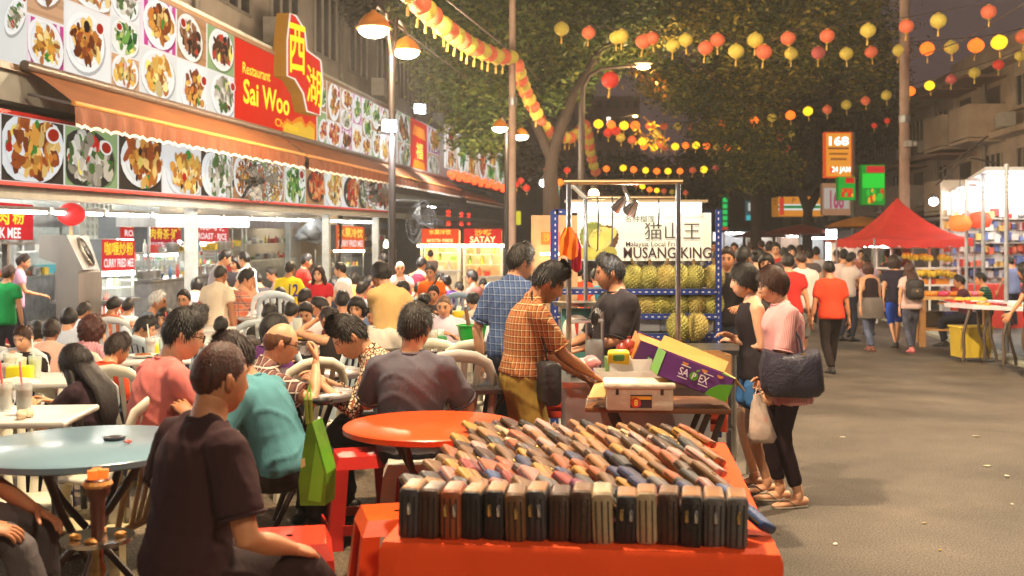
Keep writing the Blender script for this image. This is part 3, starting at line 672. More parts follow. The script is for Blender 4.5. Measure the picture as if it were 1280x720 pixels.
for i, (a, b, c) in enumerate([(-60,-1,C2),(-1,32,C2b),(32,80,C2c),(80,138,C2b),(138,174,C3),(174,220,C2),(220,258,C2),(258,293,C2),(396,408,C2),(408,425,C2c),(425,440,C3),(440,452,C2),(452,464,C3),(464,475,C2),(475,487,C2)]):
    panel(g, a+.15, b-.15, 3.85, 5.42, 0, c, 11+i, 1.0)
mb = MB()
for z in (3.80, 5.45): mb.hexa([FP(11,-.06,z-.04),FP(11,.03,z-.04),FP(38.2,.03,z-.04),FP(38.2,-.06,z-.04)],[FP(11,-.06,z+.04),FP(11,.03,z+.04),FP(38.2,.03,z+.04),FP(38.2,-.06,z+.04)])
mb.build('frame', cm(120,95,75,.5), g, world=True)
# red name board
rs_ = thing('name_signboard', 'red lit board with yellow Restaurant Sai Woo lettering among the food photos', 'signboard', FP(FY(344), 0, 3.85))
P = FP(FY(293.4), 0, 3.86); U = FP(FY(395.6), 0, 3.86)-P; V = Vector((0, 0, 1.55)); mb = MB(); mb.slab([P,P+U,P+U+V,P+V], .05, rgb(238,40,12))
sw = [(.52,.02),(.98,.02),(.98,.26),(.90,.31),(.84,.22),(.78,.33),(.70,.27),(.64,.20),(.58,.24),(.55,.14)]  # wavy reflection on the glossy board, painted in orange and yellow
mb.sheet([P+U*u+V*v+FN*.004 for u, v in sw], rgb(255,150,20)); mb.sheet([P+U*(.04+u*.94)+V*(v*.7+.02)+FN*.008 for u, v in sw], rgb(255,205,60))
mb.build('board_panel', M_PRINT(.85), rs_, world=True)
mb = MB()
def ptext(mb, t, ll, lr, ul, o, col, off=.012):
    p = fpix(*ll, o); put_text(mb, t, p, fpix(*lr, o)-p, fpix(*ul, o)-p, FN, col, off)
ptext(mb, 'Restaurant', (302.5,91), (337,102.5), (302.5,77), 0, rgb(255,225,60)); ptext(mb, 'Sai Woo', (303.5,128.5), (361,145.5), (303.5,97.5), 0, rgb(255,228,50)); ptext(mb, 'Chinese', (343,157), (372,165.5), (343,147), 0, rgb(255,190,40), .014)
mb.build('lettering', M_PRINT(1.5), rs_, world=True)
lg = thing('logo_sign', 'yellow-sided red box sign with two big Chinese characters and white outline', 'sign', FP(FY(375), .1, 4.2))
LP = [(361.2,16),(371,18.5),(382.5,37),(385,62),(402.5,75),(405,105),(401.5,145),(382.5,140),(377.5,117),(367.5,100),(357.5,95),(357.5,50)]
lo = .26; ctr = Vector((0,0,0))
def inset(k, o): 
    cx, cy = sum(p[0] for p in LP)/12, sum(p[1] for p in LP)/12; q = []
    for i, (x, y) in enumerate(LP):
        (ax, ay), (bx, by) = LP[i-1], LP[(i+1)%12]; tx, ty = bx-ax, by-ay; l = math.hypot(tx, ty); q.append(fpix(x-ty/l*k, y+tx/l*k, o))
    return q
f0 = inset(0, lo); mb = MB(); bk = [p-FN*.26 for p in f0]; k = 12
mb.add(f0+bk, [tuple(range(k-1,-1,-1)), tuple(range(k, 2*k))]+[(i, (i+1)%k, k+(i+1)%k, k+i) for i in range(k)], rgb(225,150,25)); mb.build('box', M_PRINT(.42), lg, world=True)
for nm, kk, o, c in (('outline', .6, lo+.012, (255,250,235)), ('face', 2.6, lo+.024, (232,30,14))):
    mb = MB(); mb.sheet(inset(kk, o)[::-1], rgb(*c)); mb.build(nm, M_PRINT(1.0), lg, world=True)
mb = MB(); ptext(mb, '西', (360.5,90), (381,94), (360.5,27), lo+.036, rgb(255,225,30)); ptext(mb, '湖', (382.6,127), (401,136), (382.6,79), lo+.036, rgb(255,225,30)); mb.build('lettering', M_PRINT(1.5), lg, world=True)
# red panel sign beyond the lamp post, and the next shop's
g = thing('menu_signboard', 'dark red and gold food sign just right of the black lamp post', 'signboard', FP(30.6, 0, 3.85))
panel(g, 497, 513, 3.7, 5.5, .05, C2, 90, .7); panel(g, 534, 549.5, 3.7, 5.5, .05, C2, 91, .6)
P = FP(FY(513.2,.05), .05, 3.7); U = FP(FY(533.8,.05), .05, 3.7)-P; V = Vector((0,0,1.8)); mb = MB(); mb.slab([P,P+U,P+U+V,P+V], .05, rgb(205,35,25))
for v, cc in ((.1,(240,150,30)),(.72,(240,140,40))): mb.sheet([P+U*.1+V*v+FN*.006, P+U*.9+V*(v-.04)+FN*.006, P+U*.8+V*(v+.16)+FN*.006, P+U*.2+V*(v+.18)+FN*.006], rgb(*cc))
mb.build('board_panel', M_PRINT(.9), g, world=True)
mb = MB(); p_ = P+U*.3+V*.28; put_text(mb, '福', p_+V*.02, U*.42, V*.30, FN, rgb(250,210,90), .012); mb.build('lettering', M_PRINT(1.2), g, world=True)
g = thing('menu_signboard', 'further food signboard over red lantern lights past the dark red sign', 'signboard', FP(40, .6, 4.2))
for i, (a, b) in enumerate([(557,570),(570.2,583),(583.2,596),(596.2,608),(608.2,620),(620.2,631)]): panel(g, a, b, 4.05, 5.55, .7, C1 if i % 2 else C2, 60+i, .95)
mb = MB(); mb.hexa([FP(40,.2,3.7),FP(40,.72,3.7),FP(57,.72,3.7),FP(57,.2,3.7)],[FP(40,.2,4.03),FP(40,.72,4.03),FP(57,.72,4.03),FP(57,.2,4.03)]); mb.build('fascia', cm(90,30,25,.6), g, world=True)
for i in range(26):
    t = i/25; p = fpix(563+t*68, 217+t*18+3*math.sin(i*1.9), .8); mb = MB(); mb.ball(p, .11, 8, 6); mb.build('red_bulb', mat("red_bulbs", rgb(230,40,20), .4, emit=1.8, emitcol=rgb(255,60,25)), g, world=True)
# lower banner
g = thing('menu_banner', 'lower backlit banner of large food close-ups under the orange awning', 'banner', FP(12, .1, 2.42))
for i, (a, b) in enumerate([(-70,-.3),(0,79.6),(80,147),(147.3,202),(202.4,250),(250.3,290),(290.3,313),(313.3,333),(333.2,355),(355.2,381),(381.2,405),(405.2,427),(427.2,447),(447.2,458),(458.2,466),(466.2,487)]):
    panel(g, a+.2, b-.1, 2.45, 3.22, .1, [(.01,.01,.99,.99)], 130+i, .95, True)
mb = MB()
for z in (2.425, 3.245): mb.hexa([FP(10.5,.02,z-.022),FP(10.5,.125,z-.022),FP(30.8,.125,z-.022),FP(30.8,.02,z-.022)],[FP(10.5,.02,z+.022),FP(10.5,.125,z+.022),FP(30.8,.125,z+.022),FP(30.8,.02,z+.022)])
mb.build('trim', cm(205,50,45,.4), g, world=True)
# building carcass
plaster = mat("grey_plaster", rgb(175,175,168), .8, 0, .15, 3, .2, 20, dirt=.3); tilew = mat("white_wall_tiles", rgb(205,215,212), .35, 0, .08, 5)
b = thing('restaurant_building', 'open-fronted restaurant block behind the lit food signs', 'building', FP(10, -1, .12))
def fslab(nm, Y0, Y1, o0, o1, z0, z1, m, par=b):
    mb = MB(); mb.hexa([FP(Y0,o0,z0),FP(Y0,o1,z0),FP(Y1,o1,z0),FP(Y1,o0,z0)],[FP(Y0,o0,z1),FP(Y0,o1,z1),FP(Y1,o1,z1),FP(Y1,o0,z1)]); return mb.build(nm, m, par, world=True)
fslab('wall', 8, 60, -7.2, -7.0, -.6, 3.4, tilew); fslab('ceiling', 8, 60, -7.0, -.35, 3.26, 3.40, mat("ceiling_board", rgb(170,172,168), .8, 0, .1, 3)); fslab('upper_wall', 8, 60, -7, -.07, 3.41, 5.6, plaster)
fslab('beam', 9, 60, -.34, .015, 2.26, 2.405, cm(160,158,150,.6)); fslab('beam', 9, 60, -.34, -.01, 3.0, 3.26, cm(120,118,112,.6)); fslab('wall', 59.8, 60, -6.9, -.1, -.6, 3.2, cm(120,110,95))
fslab('soffit', 9, 60, -.34, .0, 2.41, 2.42, cm(170,170,165,.6))
for px, o, w in ((239,-.18,.16),(408,-.18,.16),(470,-.2,.18),(541,-.2,.2),(360,-3.4,.14),(16,-2.2,.08)):
    Y = FY(px, o); fslab('column', Y-w/2, Y+w/2, o-w/2, o+w/2, -.3, 2.25, cm(170,175,175,.4, dirt=.3))
for k, (Y0, Y1, c) in enumerate([(8,17,(225,232,232)),(17.05,24,(196,200,190)),(24.05,31,(190,198,196)),(31.05,44,(180,165,140)),(44.05,59,(175,145,105))]): fslab('wall_panel', Y0, Y1, -6.99, -6.94, -.4, 3.2, cm(*c, .4, dirt=.15))
# tubes along the beam and in the hall
def tube_lamp(Y0, Y1, o, z, label, grp, e=9.):
    t = thing('fluorescent_lamp', label, 'lamp', FP((Y0+Y1)/2, o, z), 0, grp)
    mb = MB(); mb.hexa([FP(Y0,o-.04,z+.02),FP(Y0,o+.04,z+.02),FP(Y1,o+.04,z+.02),FP(Y1,o-.04,z+.02)],[FP(Y0,o-.04,z+.07),FP(Y0,o+.04,z+.07),FP(Y1,o+.04,z+.07),FP(Y1,o-.04,z+.07)]); mb.build('batten', cm(225,225,220,.4), t, world=True)
    mb = MB(); mb.tube([FP(Y0+.03,o,z),FP(Y1-.03,o,z)], .022, 8); mb.build('tube', mat("lit_white_tube_%d" % e, (1,.97,.9), .4, emit=e, emitcol=(1,.96,.87)), t, world=True)
NTH = ['first','second','third','fourth','fifth','sixth','seventh','eighth','ninth','tenth','eleventh','twelfth','thirteenth','fourteenth','fifteenth','sixteenth','seventeenth','eighteenth','nineteenth','twentieth','twenty-first','twenty-second','twenty-third','twenty-fourth','twenty-fifth','twenty-sixth','twenty-seventh','twenty-eighth','twenty-ninth','thirtieth']
def nth(i): return NTH[i] if i < 30 else '%dth' % (i+1)
Y = 11.2; i = 0
while Y < 31: tube_lamp(Y, Y+1.35, -.6, 2.12, 'white fluorescent tube under the food banner, %s along from the left' % nth(i), 'tubes under the food banner', 26.); Y += 1.45; i += 1
i = 0
for o in (-2.2, -4.2, -6):
    for Y in (11, 14.5, 18, 22, 26.5, 32, 39, 47): tube_lamp(Y, Y+1.6, o, 2.95, 'ceiling tube inside the hall, %s row from the street, %s from the near end' % (('first','second','third')[int(-o/2)-1], nth((11,14.5,18,22,26.5,32,39,47).index(Y))), 'tubes on the hall ceiling', 50.)
for i in range(5): tube_lamp(2.4+i*1.6, 3.8+i*1.6, -.6, 2.12, 'fluorescent tube of the open front beyond the left edge, %s from the near end' % nth(i), 'tubes beyond the left edge', 30.)
# awnings
def awning(pxa, pxb, label, seed, o1=.62, z0=3.79, z1=3.40, zv=3.13):
    a, b_ = FY(pxa), FY(pxb); t = thing('awning', label, 'awning', FP(a, .3, z0)); m = mat("orange_awning_cloth", rgb(126,72,31), .8, 0, .25, 2.5, .6, 4, dirt=.3, stretch=(1,.3,1)); n = 26
    v, f = [], []; r = random.Random(seed)
    for j, (o, z) in enumerate(((.08,z0),(.25,z0-.10),(.45,z0-.25),(o1,z1))):
        for i in range(n+1): q = i/n; v.append(FP(a+(b_-a)*q, o, z-.03*math.sin(q*PI*5)*(j in (1,2))+r.uniform(-.008,.008)))
    for j in range(3):
        for i in range(n): f.append((j*(n+1)+i, j*(n+1)+i+1, (j+1)*(n+1)+i+1, (j+1)*(n+1)+i))
    mb = MB(); mb.add(v, f); mb.build('canopy', m, t, 60, world=True)
    mb = MB(); k = int((b_-a)/.16)
    mb.tube([FP(a,o1,z1),FP(b_,o1,z1)], .03, 8); mb.build('front_bar', cm(220,150,75,.4), t, world=True)
    mb = MB(); v = []
    for i in range(k*4+1): q = i/(k*4); y = a+(b_-a)*q; wv = .025*math.sin(q*k*2.1); v += [FP(y,o1+.012,z1-.03), FP(y,o1+.02+wv,(z1+zv)/2), FP(y,o1+.02+wv*1.5,zv+.03*abs(math.cos(q*k*PI*1)))]
    mb.add(v, [(3*i,3*i+3,3*i+4,3*i+1) for i in range(k*4)]+[(3*i+1,3*i+4,3*i+5,3*i+2) for i in range(k*4)]); mb.build('valance', mat("valance_cloth", rgb(118,60,25), .8, 0, .3, 3, .5, 12, stretch=(1,6,.4)), t, 60, world=True)
    mb = MB(); v = []
    for i in range(k*4+1): q = i/(k*4); y = a+(b_-a)*q; wv = .025*math.sin(q*k*2.1); c = abs(math.cos(q*k*PI)); v += [FP(y,o1+.024+wv*1.5,zv+.03*c+.004), FP(y,o1+.026+wv*1.5,zv+.03*c-.035)]
    mb.add(v, [(2*i,2*i+2,2*i+3,2*i+1) for i in range(k*4)]); mb.build('edging', cm(250,240,225,.7), t, 60, world=True)
    mb = MB(); mb.tube([FP(a-.1,.09,z0+.05),FP(b_+.05,.09,z0+.05)], .06, 10); mb.build('roller', cm(95,80,70,.4), t, 60, world=True)
    mb = MB()
    for y in (a+.05, a+(b_-a)*.5, b_-.05): mb.tube([FP(y,.05,z0-.28),FP(y,o1,z1-.01)], .02, 6)
    mb.build('arm', steel_d, t, world=True)
awning(27, 343, 'orange brown awning with scalloped white edge, the nearer one', 3); awning(347, 556, 'orange brown awning, the further one beyond the red name board', 5)
awning(552, 604, 'small brown awning past the far end of the long awnings', 6, .9, 3.6, 3.1, 2.95)
# ------------------------------------------------------------------ hawker stalls in the hall
glass = mat("case_glass", rgb(225,240,238), .06, 0, .02, 3, alpha=.22, spec=.6)
pre_items = None
def stall(label, px0, px1, ys0, ys1, yc1, o, texts, sc=(205,30,35), em=1.0, side=(95,100,105), pic=False, lamp=(1,.96,.85), depth=.35, ybase=470, food_s=1):
    """street-facing stall from px0 to px1: sign between ys0 and ys1 (at px1), glass case down to yc1, steel cabinet to the floor"""
    a, b_ = FY(px0, o), FY(px1, o); ym = b_; z = lambda y: CAMZ-(y-HY)/FPX*ym
    t = thing('hawker_stall', label, 'food stall', (-7.38+.123*a+o, a, .12)); X = lambda Y, oo: -7.38+.123*Y+oo
    def bx(nm, y0, y1, o0, o1, z0, z1, m): mb = MB(); mb.hexa([(X(y0,o0),y0,z0),(X(y0,o1),y0,z0),(X(y1,o1),y1,z0),(X(y1,o0),y1,z0)],[(X(y0,o0),y0,z1),(X(y0,o1),y0,z1),(X(y1,o1),y1,z1),(X(y1,o0),y1,z1)]); return mb.build(nm, m, t, world=True)
    zt, zs, zc = z(ys0), z(ys1), z(yc1); zc = max(zc, .6)
    bx('sign_box', a, b_, o-depth, o, zs, zt, cm(*side, .5)); P = Vector((X(a,o),a,zs)); U = Vector((X(b_,o),b_,zs))-P; V = Vector((0,0,zt-zs)); mb = MB(); mb.sheet([P+FN*.006, P+U+FN*.006, P+U+V+FN*.006, P+V+FN*.006], rgb(*sc)); mb.build('sign_panel', M_PRINT(em), t, world=True)
    mb = MB()
    for (tx, u0, v0, u1, v1, c) in texts: put_text(mb, tx, P+U*u0+V*v0, U*(u1-u0), V*(v1-v0), FN, rgb(*c), .014)
    if texts: mb.build('lettering', M_PRINT(1.15), t, world=True)
    bx('lamp', a+.05, b_-.05, o-.1, o+.03, zs-.09, zs-.02, mat("stall_lamp_%d" % int(lamp[2]*100), lamp, .4, emit=9, emitcol=lamp))
    for y in (a+.02, b_-.02):
        for oo in (o-.02, o-.75): mb = MB(); mb.box((X(y,oo), y, (zs+zc)/2), (.035,.035,zs-zc-.01)); mb.build('post', steel, t, world=True)
    mb = MB(); h = zc+(zs-zc)*.72
    for (p, q, r_, s_) in (((a,o),(b_,o),zc+.03,h),((a,o-.7),(a,o),zc+.03,h)): mb.sheet([(X(*p),p[0],r_),(X(*q),q[0],r_),(X(*q),q[0],s_),(X(*p),p[0],s_)])
    mb.build('glass_case', glass, t, world=True)
    bx('shelf', a+.03, b_-.03, o-.5, o-.05, zc+(h-zc)*.52, zc+(h-zc)*.55, cm(190,205,205,.3))
    bx('counter', a-.06, b_+.06, o-.8, o+.08, zc-.05, zc, steel); bx('cabinet', a, b_, o-.72, o, .12, zc-.051, cm(160,170,172,.3, metal=.0, dirt=.2))
    if pic: mb = MB(); P2 = Vector((X(a+.05,o+.003),a+.05,zc-.62)); U2 = Vector((X(b_-.05,o+.003),b_-.05,zc-.62))-P2; mb.slab([P2,P2+U2,P2+U2+Vector((0,0,.55)),P2+Vector((0,0,.55))], .002, rgb(190,30,40)); food(mb, P2, U2, Vector((0,0,.55)), FN, .04,.04,.96,.96, 700+int(px0), False); mb.build('poster', M_FLAT(), t, world=True)
    r = random.Random(int(px0)*7+food_s); names = ['tub', 'bottle', 'bowl', 'jar']
    for lv in (zc+.001, zc+(h-zc)*.55+.001):
        y = a+.1
        while y < b_-.12:
            oo = o-r.uniform(.12,.4); k = r.randrange(4); c = r.choice([(200,60,40),(230,190,60),(220,215,200),(120,150,60),(150,90,50),(60,130,70),(235,235,230),(190,120,60)]); m = MB(); q = (X(y,oo),y,lv)
            if k == 0: m.box((q[0],q[1],lv+.05), (.14,.16,.10), taper=1.1)
            elif k == 1: m.lathe([(.03,0),(.03,.12),(.012,.17),(.012,.21)], q, 8)
            elif k == 2: m.lathe([(.04,0),(.075,.06),(.08,.07)], q, 10)
            else: m.lathe([(.05,0),(.05,.10),(.042,.12),(.042,.15)], q, 9)
            m.build(names[k], cm(*c, .45), t, 50, world=True); y += r.uniform(.16,.3)
    return t
YE, WH = (255,225,60), (255,245,240)
# KMEE counter at far left
t = thing('stall_sign', 'red sign cut off at the left edge reading K MEE under yellow characters', 'sign', fpix(0, 300, -.9))
P = fpix(-60, 304, -.9); P2 = fpix(41.5, 300, -.9); U = P2-P; U.z = 0; P.z = P2.z; V = Vector((0,0,(302-258)/FPX*FY(41,-.9))); mb = MB(); mb.slab([P,P+U,P+U+V,P+V], .1, rgb(212,40,48)); mb.build('sign_panel', M_PRINT(1.), t, world=True)
mb = MB()
def px_text(mb, tx, x0, x1, y0, y1, o, col, off):
    a, b_ = FY(x0, o), FY(x1, o); zz = CAMZ-(y1-HY)/FPX*b_; hh = (y1-y0)/FPX*b_; p = Vector((-7.38+.123*a+o, a, zz)); q = Vector((-7.38+.123*b_+o, b_, zz)); put_text(mb, tx, p, q-p, Vector((0,0,hh)), FN, rgb(*col), off)
px_text(mb, '粉', 14.5, 30, 262, 281, -.9, YE, .012); px_text(mb, '肉', -6, 10.5, 262, 281, -.9, YE, .012); px_text(mb, 'K MEE', -1, 25, 285, 298, -.9, WH, .012); mb.build('lettering', M_PRINT(1.1), t, world=True)
mb = MB(); a, b_ = FY(-60,-.8), FY(44,-.8); z = CAMZ-(303-HY)/FPX*b_; mb.hexa([(-7.38+.123*y-.8+d, y, z-.03) for y, d in ((a,-.25),(a,.1),(b_,.1),(b_,-.25))], [(-7.38+.123*y-.8+d, y, z) for y, d in ((a,-.25),(a,.1),(b_,.1),(b_,-.25))]); mb.build('shelf', steel, t, world=True)
mb = MB(); p = fpix(7.5, 305, -.75); mb.box((p.x, p.y, (p.z+.12)/2), (.07,.07,p.z-.12)); mb.build('post', steel, t, world=True)
# stainless exhaust hood
t = thing('exhaust_hood', 'stainless steel extractor hood with round fan on a tall boxy duct', 'extractor hood', fpix(98, 400, -.4))
def ext(poly, o, back, nm, m, inv=1):
    f = [fpix(x, y, o) for x, y in poly]; k = len(f); mb = MB(); dv = Vector((-back, 0, 0)); mb.add(f+[p+dv for p in f], [tuple(range(k)), tuple(range(2*k-1,k-1,-1))]+[(i, k+i, k+(i+1)%k, (i+1)%k) for i in range(k)])
    return mb.build(nm, m, t, world=True)
Yh = 11.6; hs = mat("hood_steel", (.30,.29,.28), .40, .75, .3, 2.0, .5, 3, stretch=(1,1,.3))
def hp(px, py, Y=Yh): return W(px, py, Y)
mb = MB(); A = [hp(x, y) for x, y in ((50,294),(83,294),(104,337),(98,340),(98,425),(70,425),(70,329),(48.5,322))]; B = [hp(x, y, Yh*1.10) for x, y in ((75,294),(110,294),(125,337),(127,340),(127,421),(100,421),(98,330),(80,322))]
k = 8; mb.add(A+B, [tuple(range(k-1,-1,-1)), tuple(range(k,2*k))]+[(i,(i+1)%k,k+(i+1)%k,k+i) for i in range(k)]); mb.build('duct', hs, t, world=True)
a0, a1, b0, b1 = A[1], A[2], B[1], B[2]; c = (a0+a1+b0+b1)/4; n_ = (b0-a0).cross(a1-a0).normalized(); n_ = n_ if n_.x > 0 else -n_; uu = (a1-a0).normalized(); vv = n_.cross(uu).normalized(); Mf = Matrix((vv, uu, n_)).transposed()
ru = (a1-a0).length*.40
mb = MB(); mb.lathe([(ru*.99,-.002),(ru*1.1,.0),(ru*1.1,.03),(ru,.035),(ru*.97,.004)], c, 28, M=Mf); mb.build('fan_rim', mat("bright_steel",(.75,.75,.74),.2,1.), t, 50, world=True)
mb = MB(); mb.lathe([(0,.004),(ru*.97,.004),(ru*.97,.006)], c, 28, M=Mf); mb.build('fan_back', cm(35,34,34,.5), t, world=True)
mb = MB(); mb.lathe([(ru*.25,.006),(ru*.25,.03),(0,.035)], c, 14, M=Mf)
for i in range(5):
    a = i*2*PI/5; mb.sheet([c+Mf@Vector((ru*r_*math.cos(a+d), ru*r_*math.sin(a+d), z_)) for r_, d, z_ in ((.2,0,.012),(.92,-.1,.012),(.9,.5,.026),(.25,.5,.026))])
mb.build('fan_blade', cm(90,90,92,.35), t, world=True)
stall('steel and glass stall under the small red sign beside the extractor hood', 127, 168, 300, 337, 372, -1.3, [('咖喱炒粉',.06,.48,.94,.93,YE),('CURRY FRIED MEE',.05,.1,.95,.38,WH)], (215,50,50), 1.05, pic=True)
stall('glass hawker stall under the grey-sided red sign for bak kut teh', 185, 222, 284, 315, 373, -3.0, [('肉骨茶·粥',.05,.5,.95,.92,YE),('BAK KUT TEH · PORRIDGE',.05,.12,.95,.38,WH)], (185,25,50), 1.0, pic=True, depth=.30)
stall('rear hawker stall with a long red sign half hidden behind the bak kut teh stall', 150, 228, 273, 300, 340, -4.6, [('煮炒海鲜',.04,.45,.46,.92,YE),('烧腊 鸡饭',.54,.45,.97,.92,YE),('ROAST · RICE',.06,.1,.6,.36,WH)], (205,40,40), 1.0, depth=.5)
stall('hawker stall right of the first white column under a red sign', 244, 285, 275, 303, 352, -3.4, [('烧鸡饭',.12,.48,.9,.9,WH),('ROAST · RICE',.06,.12,.94,.38,WH)], (215,55,55), 1.0)
stall('drinks and fruit stall under the orange lit sign between the columns', 420, 455, 284, 312, 345, -3.6, [('水果冷饮',.06,.5,.94,.93,(255,240,90)),('CURRY FRIED MEE',.06,.12,.94,.4,WH)], (225,90,30), 1.25, lamp=(1,.80,.45))
def front_stall(label, px0, px1, ys0, ys1, yc, Y, texts, sc, lamp=(1,.82,.5), seed=1):
    """stall that faces down the street towards the viewer"""
    x0, x1 = W(px0,0,Y).x, W(px1,0,Y).x; z = lambda y: CAMZ-(y-HY)/FPX*Y; t = thing('hawker_stall', label, 'food stall', ((x0+x1)/2,Y,.12)); w = x1-x0; r = random.Random(seed)
    def bx(nm, a, b, c, d, e, f, m): mb = MB(); mb.box(((a+b)/2,(c+d)/2,(e+f)/2), (b-a,d-c,f-e)); return mb.build(nm, m, t, world=True)
    bx('sign_box', x0,x1,Y,Y+.25,z(ys1),z(ys0),cm(*sc,.5)); P = Vector((x0,Y-.006,z(ys1))); U = Vector((w,0,0)); V = Vector((0,0,z(ys0)-z(ys1))); mb = MB(); mb.sheet([P,P+U,P+U+V,P+V], rgb(*sc)); mb.build('sign_panel', M_PRINT(1.3), t, world=True); mb = MB()
    for (tx, u0, v0, u1, v1, c) in texts: put_text(mb, tx, P+U*u0+V*v0, U*(u1-u0), V*(v1-v0), Vector((0,-1,0)), rgb(*c), .012)
    mb.build('lettering', M_PRINT(1.7), t, world=True); m_ = mat("stall_lamp_%d" % int(lamp[2]*100), lamp, .4, emit=9, emitcol=lamp)
    bx('lamp', x0-.1,x1+.1,Y-.12,Y+.02,z(ys1+3.6),z(ys1+.8),m_); bx('back_panel', x0,x1,Y+1.0,Y+1.04,.12,z(ys0)-.02,cm(235,205,150,.5)); bx('ceiling_lamp', x0+.15,x1-.15,Y+.4,Y+.46,z(ys1)-.03,z(ys1)+.01,m_)
    for x in (x0,x1):
        for y in (Y-.02,Y+.98): bx('post', x-.025,x+.025,y-.025,y+.025,.12,z(ys1),cm(225,215,195,.4))
    zc = z(yc); bx('counter', x0-.05,x1+.05,Y-.05,Y+.7,zc-.05,zc,steel); bx('cabinet', x0,x1,Y,Y+.65,.12,zc-.051,cm(190,180,160,.4,dirt=.2))
    for k, q in enumerate((.36,.68)): zz_ = zc+(z(ys1)-zc)*q; bx('shelf', x0+.04,x1-.04,Y+.05,Y+.4,zz_-.012,zz_,cm(235,225,200,.4))
    for lv in (zc, zc+(z(ys1)-zc)*.36, zc+(z(ys1)-zc)*.68):
        x = x0+.15
        while x < x1-.12:
            c = r.choice([(235,190,60),(220,90,50),(120,160,60),(235,225,200),(200,60,40),(230,150,60)]); mb = MB(); q = (x,Y+.2,lv+.001)
            if r.random() < .5: mb.box((x,Y+.2,lv+.061), (.15,.2,.12), taper=1.1); nm = 'tub'
            else: mb.lathe([(.05,0),(.05,.14),(.025,.2),(.025,.24)], q, 8); nm = 'bottle'
            mb.build(nm, cm(*c,.45), t, 50, world=True); x += r.uniform(.2,.4)
front_stall('satay stall with an orange lit sign beside the SATAY one', 527, 573, 286, 305, 338, 27, [('水果冷饮',.2,.62,.8,.95,(255,210,80)),('BAK KUT TEH · PORRIDGE',.15,.12,.85,.34,(255,235,150))], (215,70,30), seed=4)
front_stall('satay stall whose red sign reads SATAY', 580, 627, 286, 305, 345, 27.5, [('沙嗲',.28,.55,.74,.96,(240,200,70)),('SATAY',.16,.08,.84,.5,(255,235,170))], (200,38,35), seed=9)
# back kitchen: counters with pots and shelves of supplies
def kitchen(Y0, Y1, o, label, seed):
    t = thing('kitchen_counter', label, 'counter', FP(Y0, o, .12)); r = random.Random(seed)
    def bx(nm, y0, y1, o0, o1, z0, z1, m): mb = MB(); mb.hexa([FP(y0,o0,z0),FP(y0,o1,z0),FP(y1,o1,z0),FP(y1,o0,z0)],[FP(y0,o0,z1),FP(y0,o1,z1),FP(y1,o1,z1),FP(y1,o0,z1)]); return mb.build(nm, m, t, world=True)
    bx('cabinet', Y0, Y1, o-.6, o, -.2, .85, steel_d); bx('worktop', Y0-.05, Y1+.05, o-.65, o+.05, .851, .89, steel); bx('shelf', Y0, Y1, o-.4, o-.05, 1.40, 1.43, steel); bx('hood', Y0, Y1, o-.7, o+.1, 1.95, 2.25, steel)
    for y in (Y0+.03, Y1-.03): bx('post', y-.02, y+.02, o-.08, o-.04, .89, 1.95, steel)
    for z in (.891, 1.431):
        y = Y0+.15
        while y < Y1-.15:
            c = r.choice([(200,50,45),(230,190,50),(220,220,215),(90,140,70),(160,100,60),(70,110,150),(235,235,230)]); k = r.randrange(4); q = FP(y, o-.2, z); mb = MB()
            if k == 0: mb.lathe([(.14,0),(.15,.02),(.15,.18),(.13,.19),(.02,.20),(.02,.23)], q, 12); m = steel; nm = 'pot'
            elif k == 1: mb.box(q+Vector((0,0,.08)), (.2,.22,.16), taper=1.08); m = cm(*c, .5); nm = 'tub'
            elif k == 2: mb.lathe([(.04,0),(.04,.16),(.015,.22),(.015,.27)], q, 8); m = cm(*c, .35); nm = 'bottle'
            else: mb.lathe([(.06,0),(.10,.09),(.105,.10)], q, 12); m = cm(*c, .45); nm = 'bowl'
            mb.build(nm, m, t, 50, world=True); y += r.uniform(.26,.5)
for i, (a, b_, o, l) in enumerate([(13.5,17.4,-5.4,'steel kitchen counter at the back left of the hall'),(19.5,24,-5.9,'steel kitchen counter behind the first white column'),(20.6,25.5,-2.3,'long cooking counter with extractor hood behind the yellow jersey'),(26.5,30,-3.9,'kitchen counter behind the folded grey tarpaulin'),(33,39,-5.5,'dim kitchen counter deep in the hall behind the bulbs'),(44,52,-4.8,'far kitchen counter behind the satay stalls')]): kitchen(a, b_, o, l, i+4)
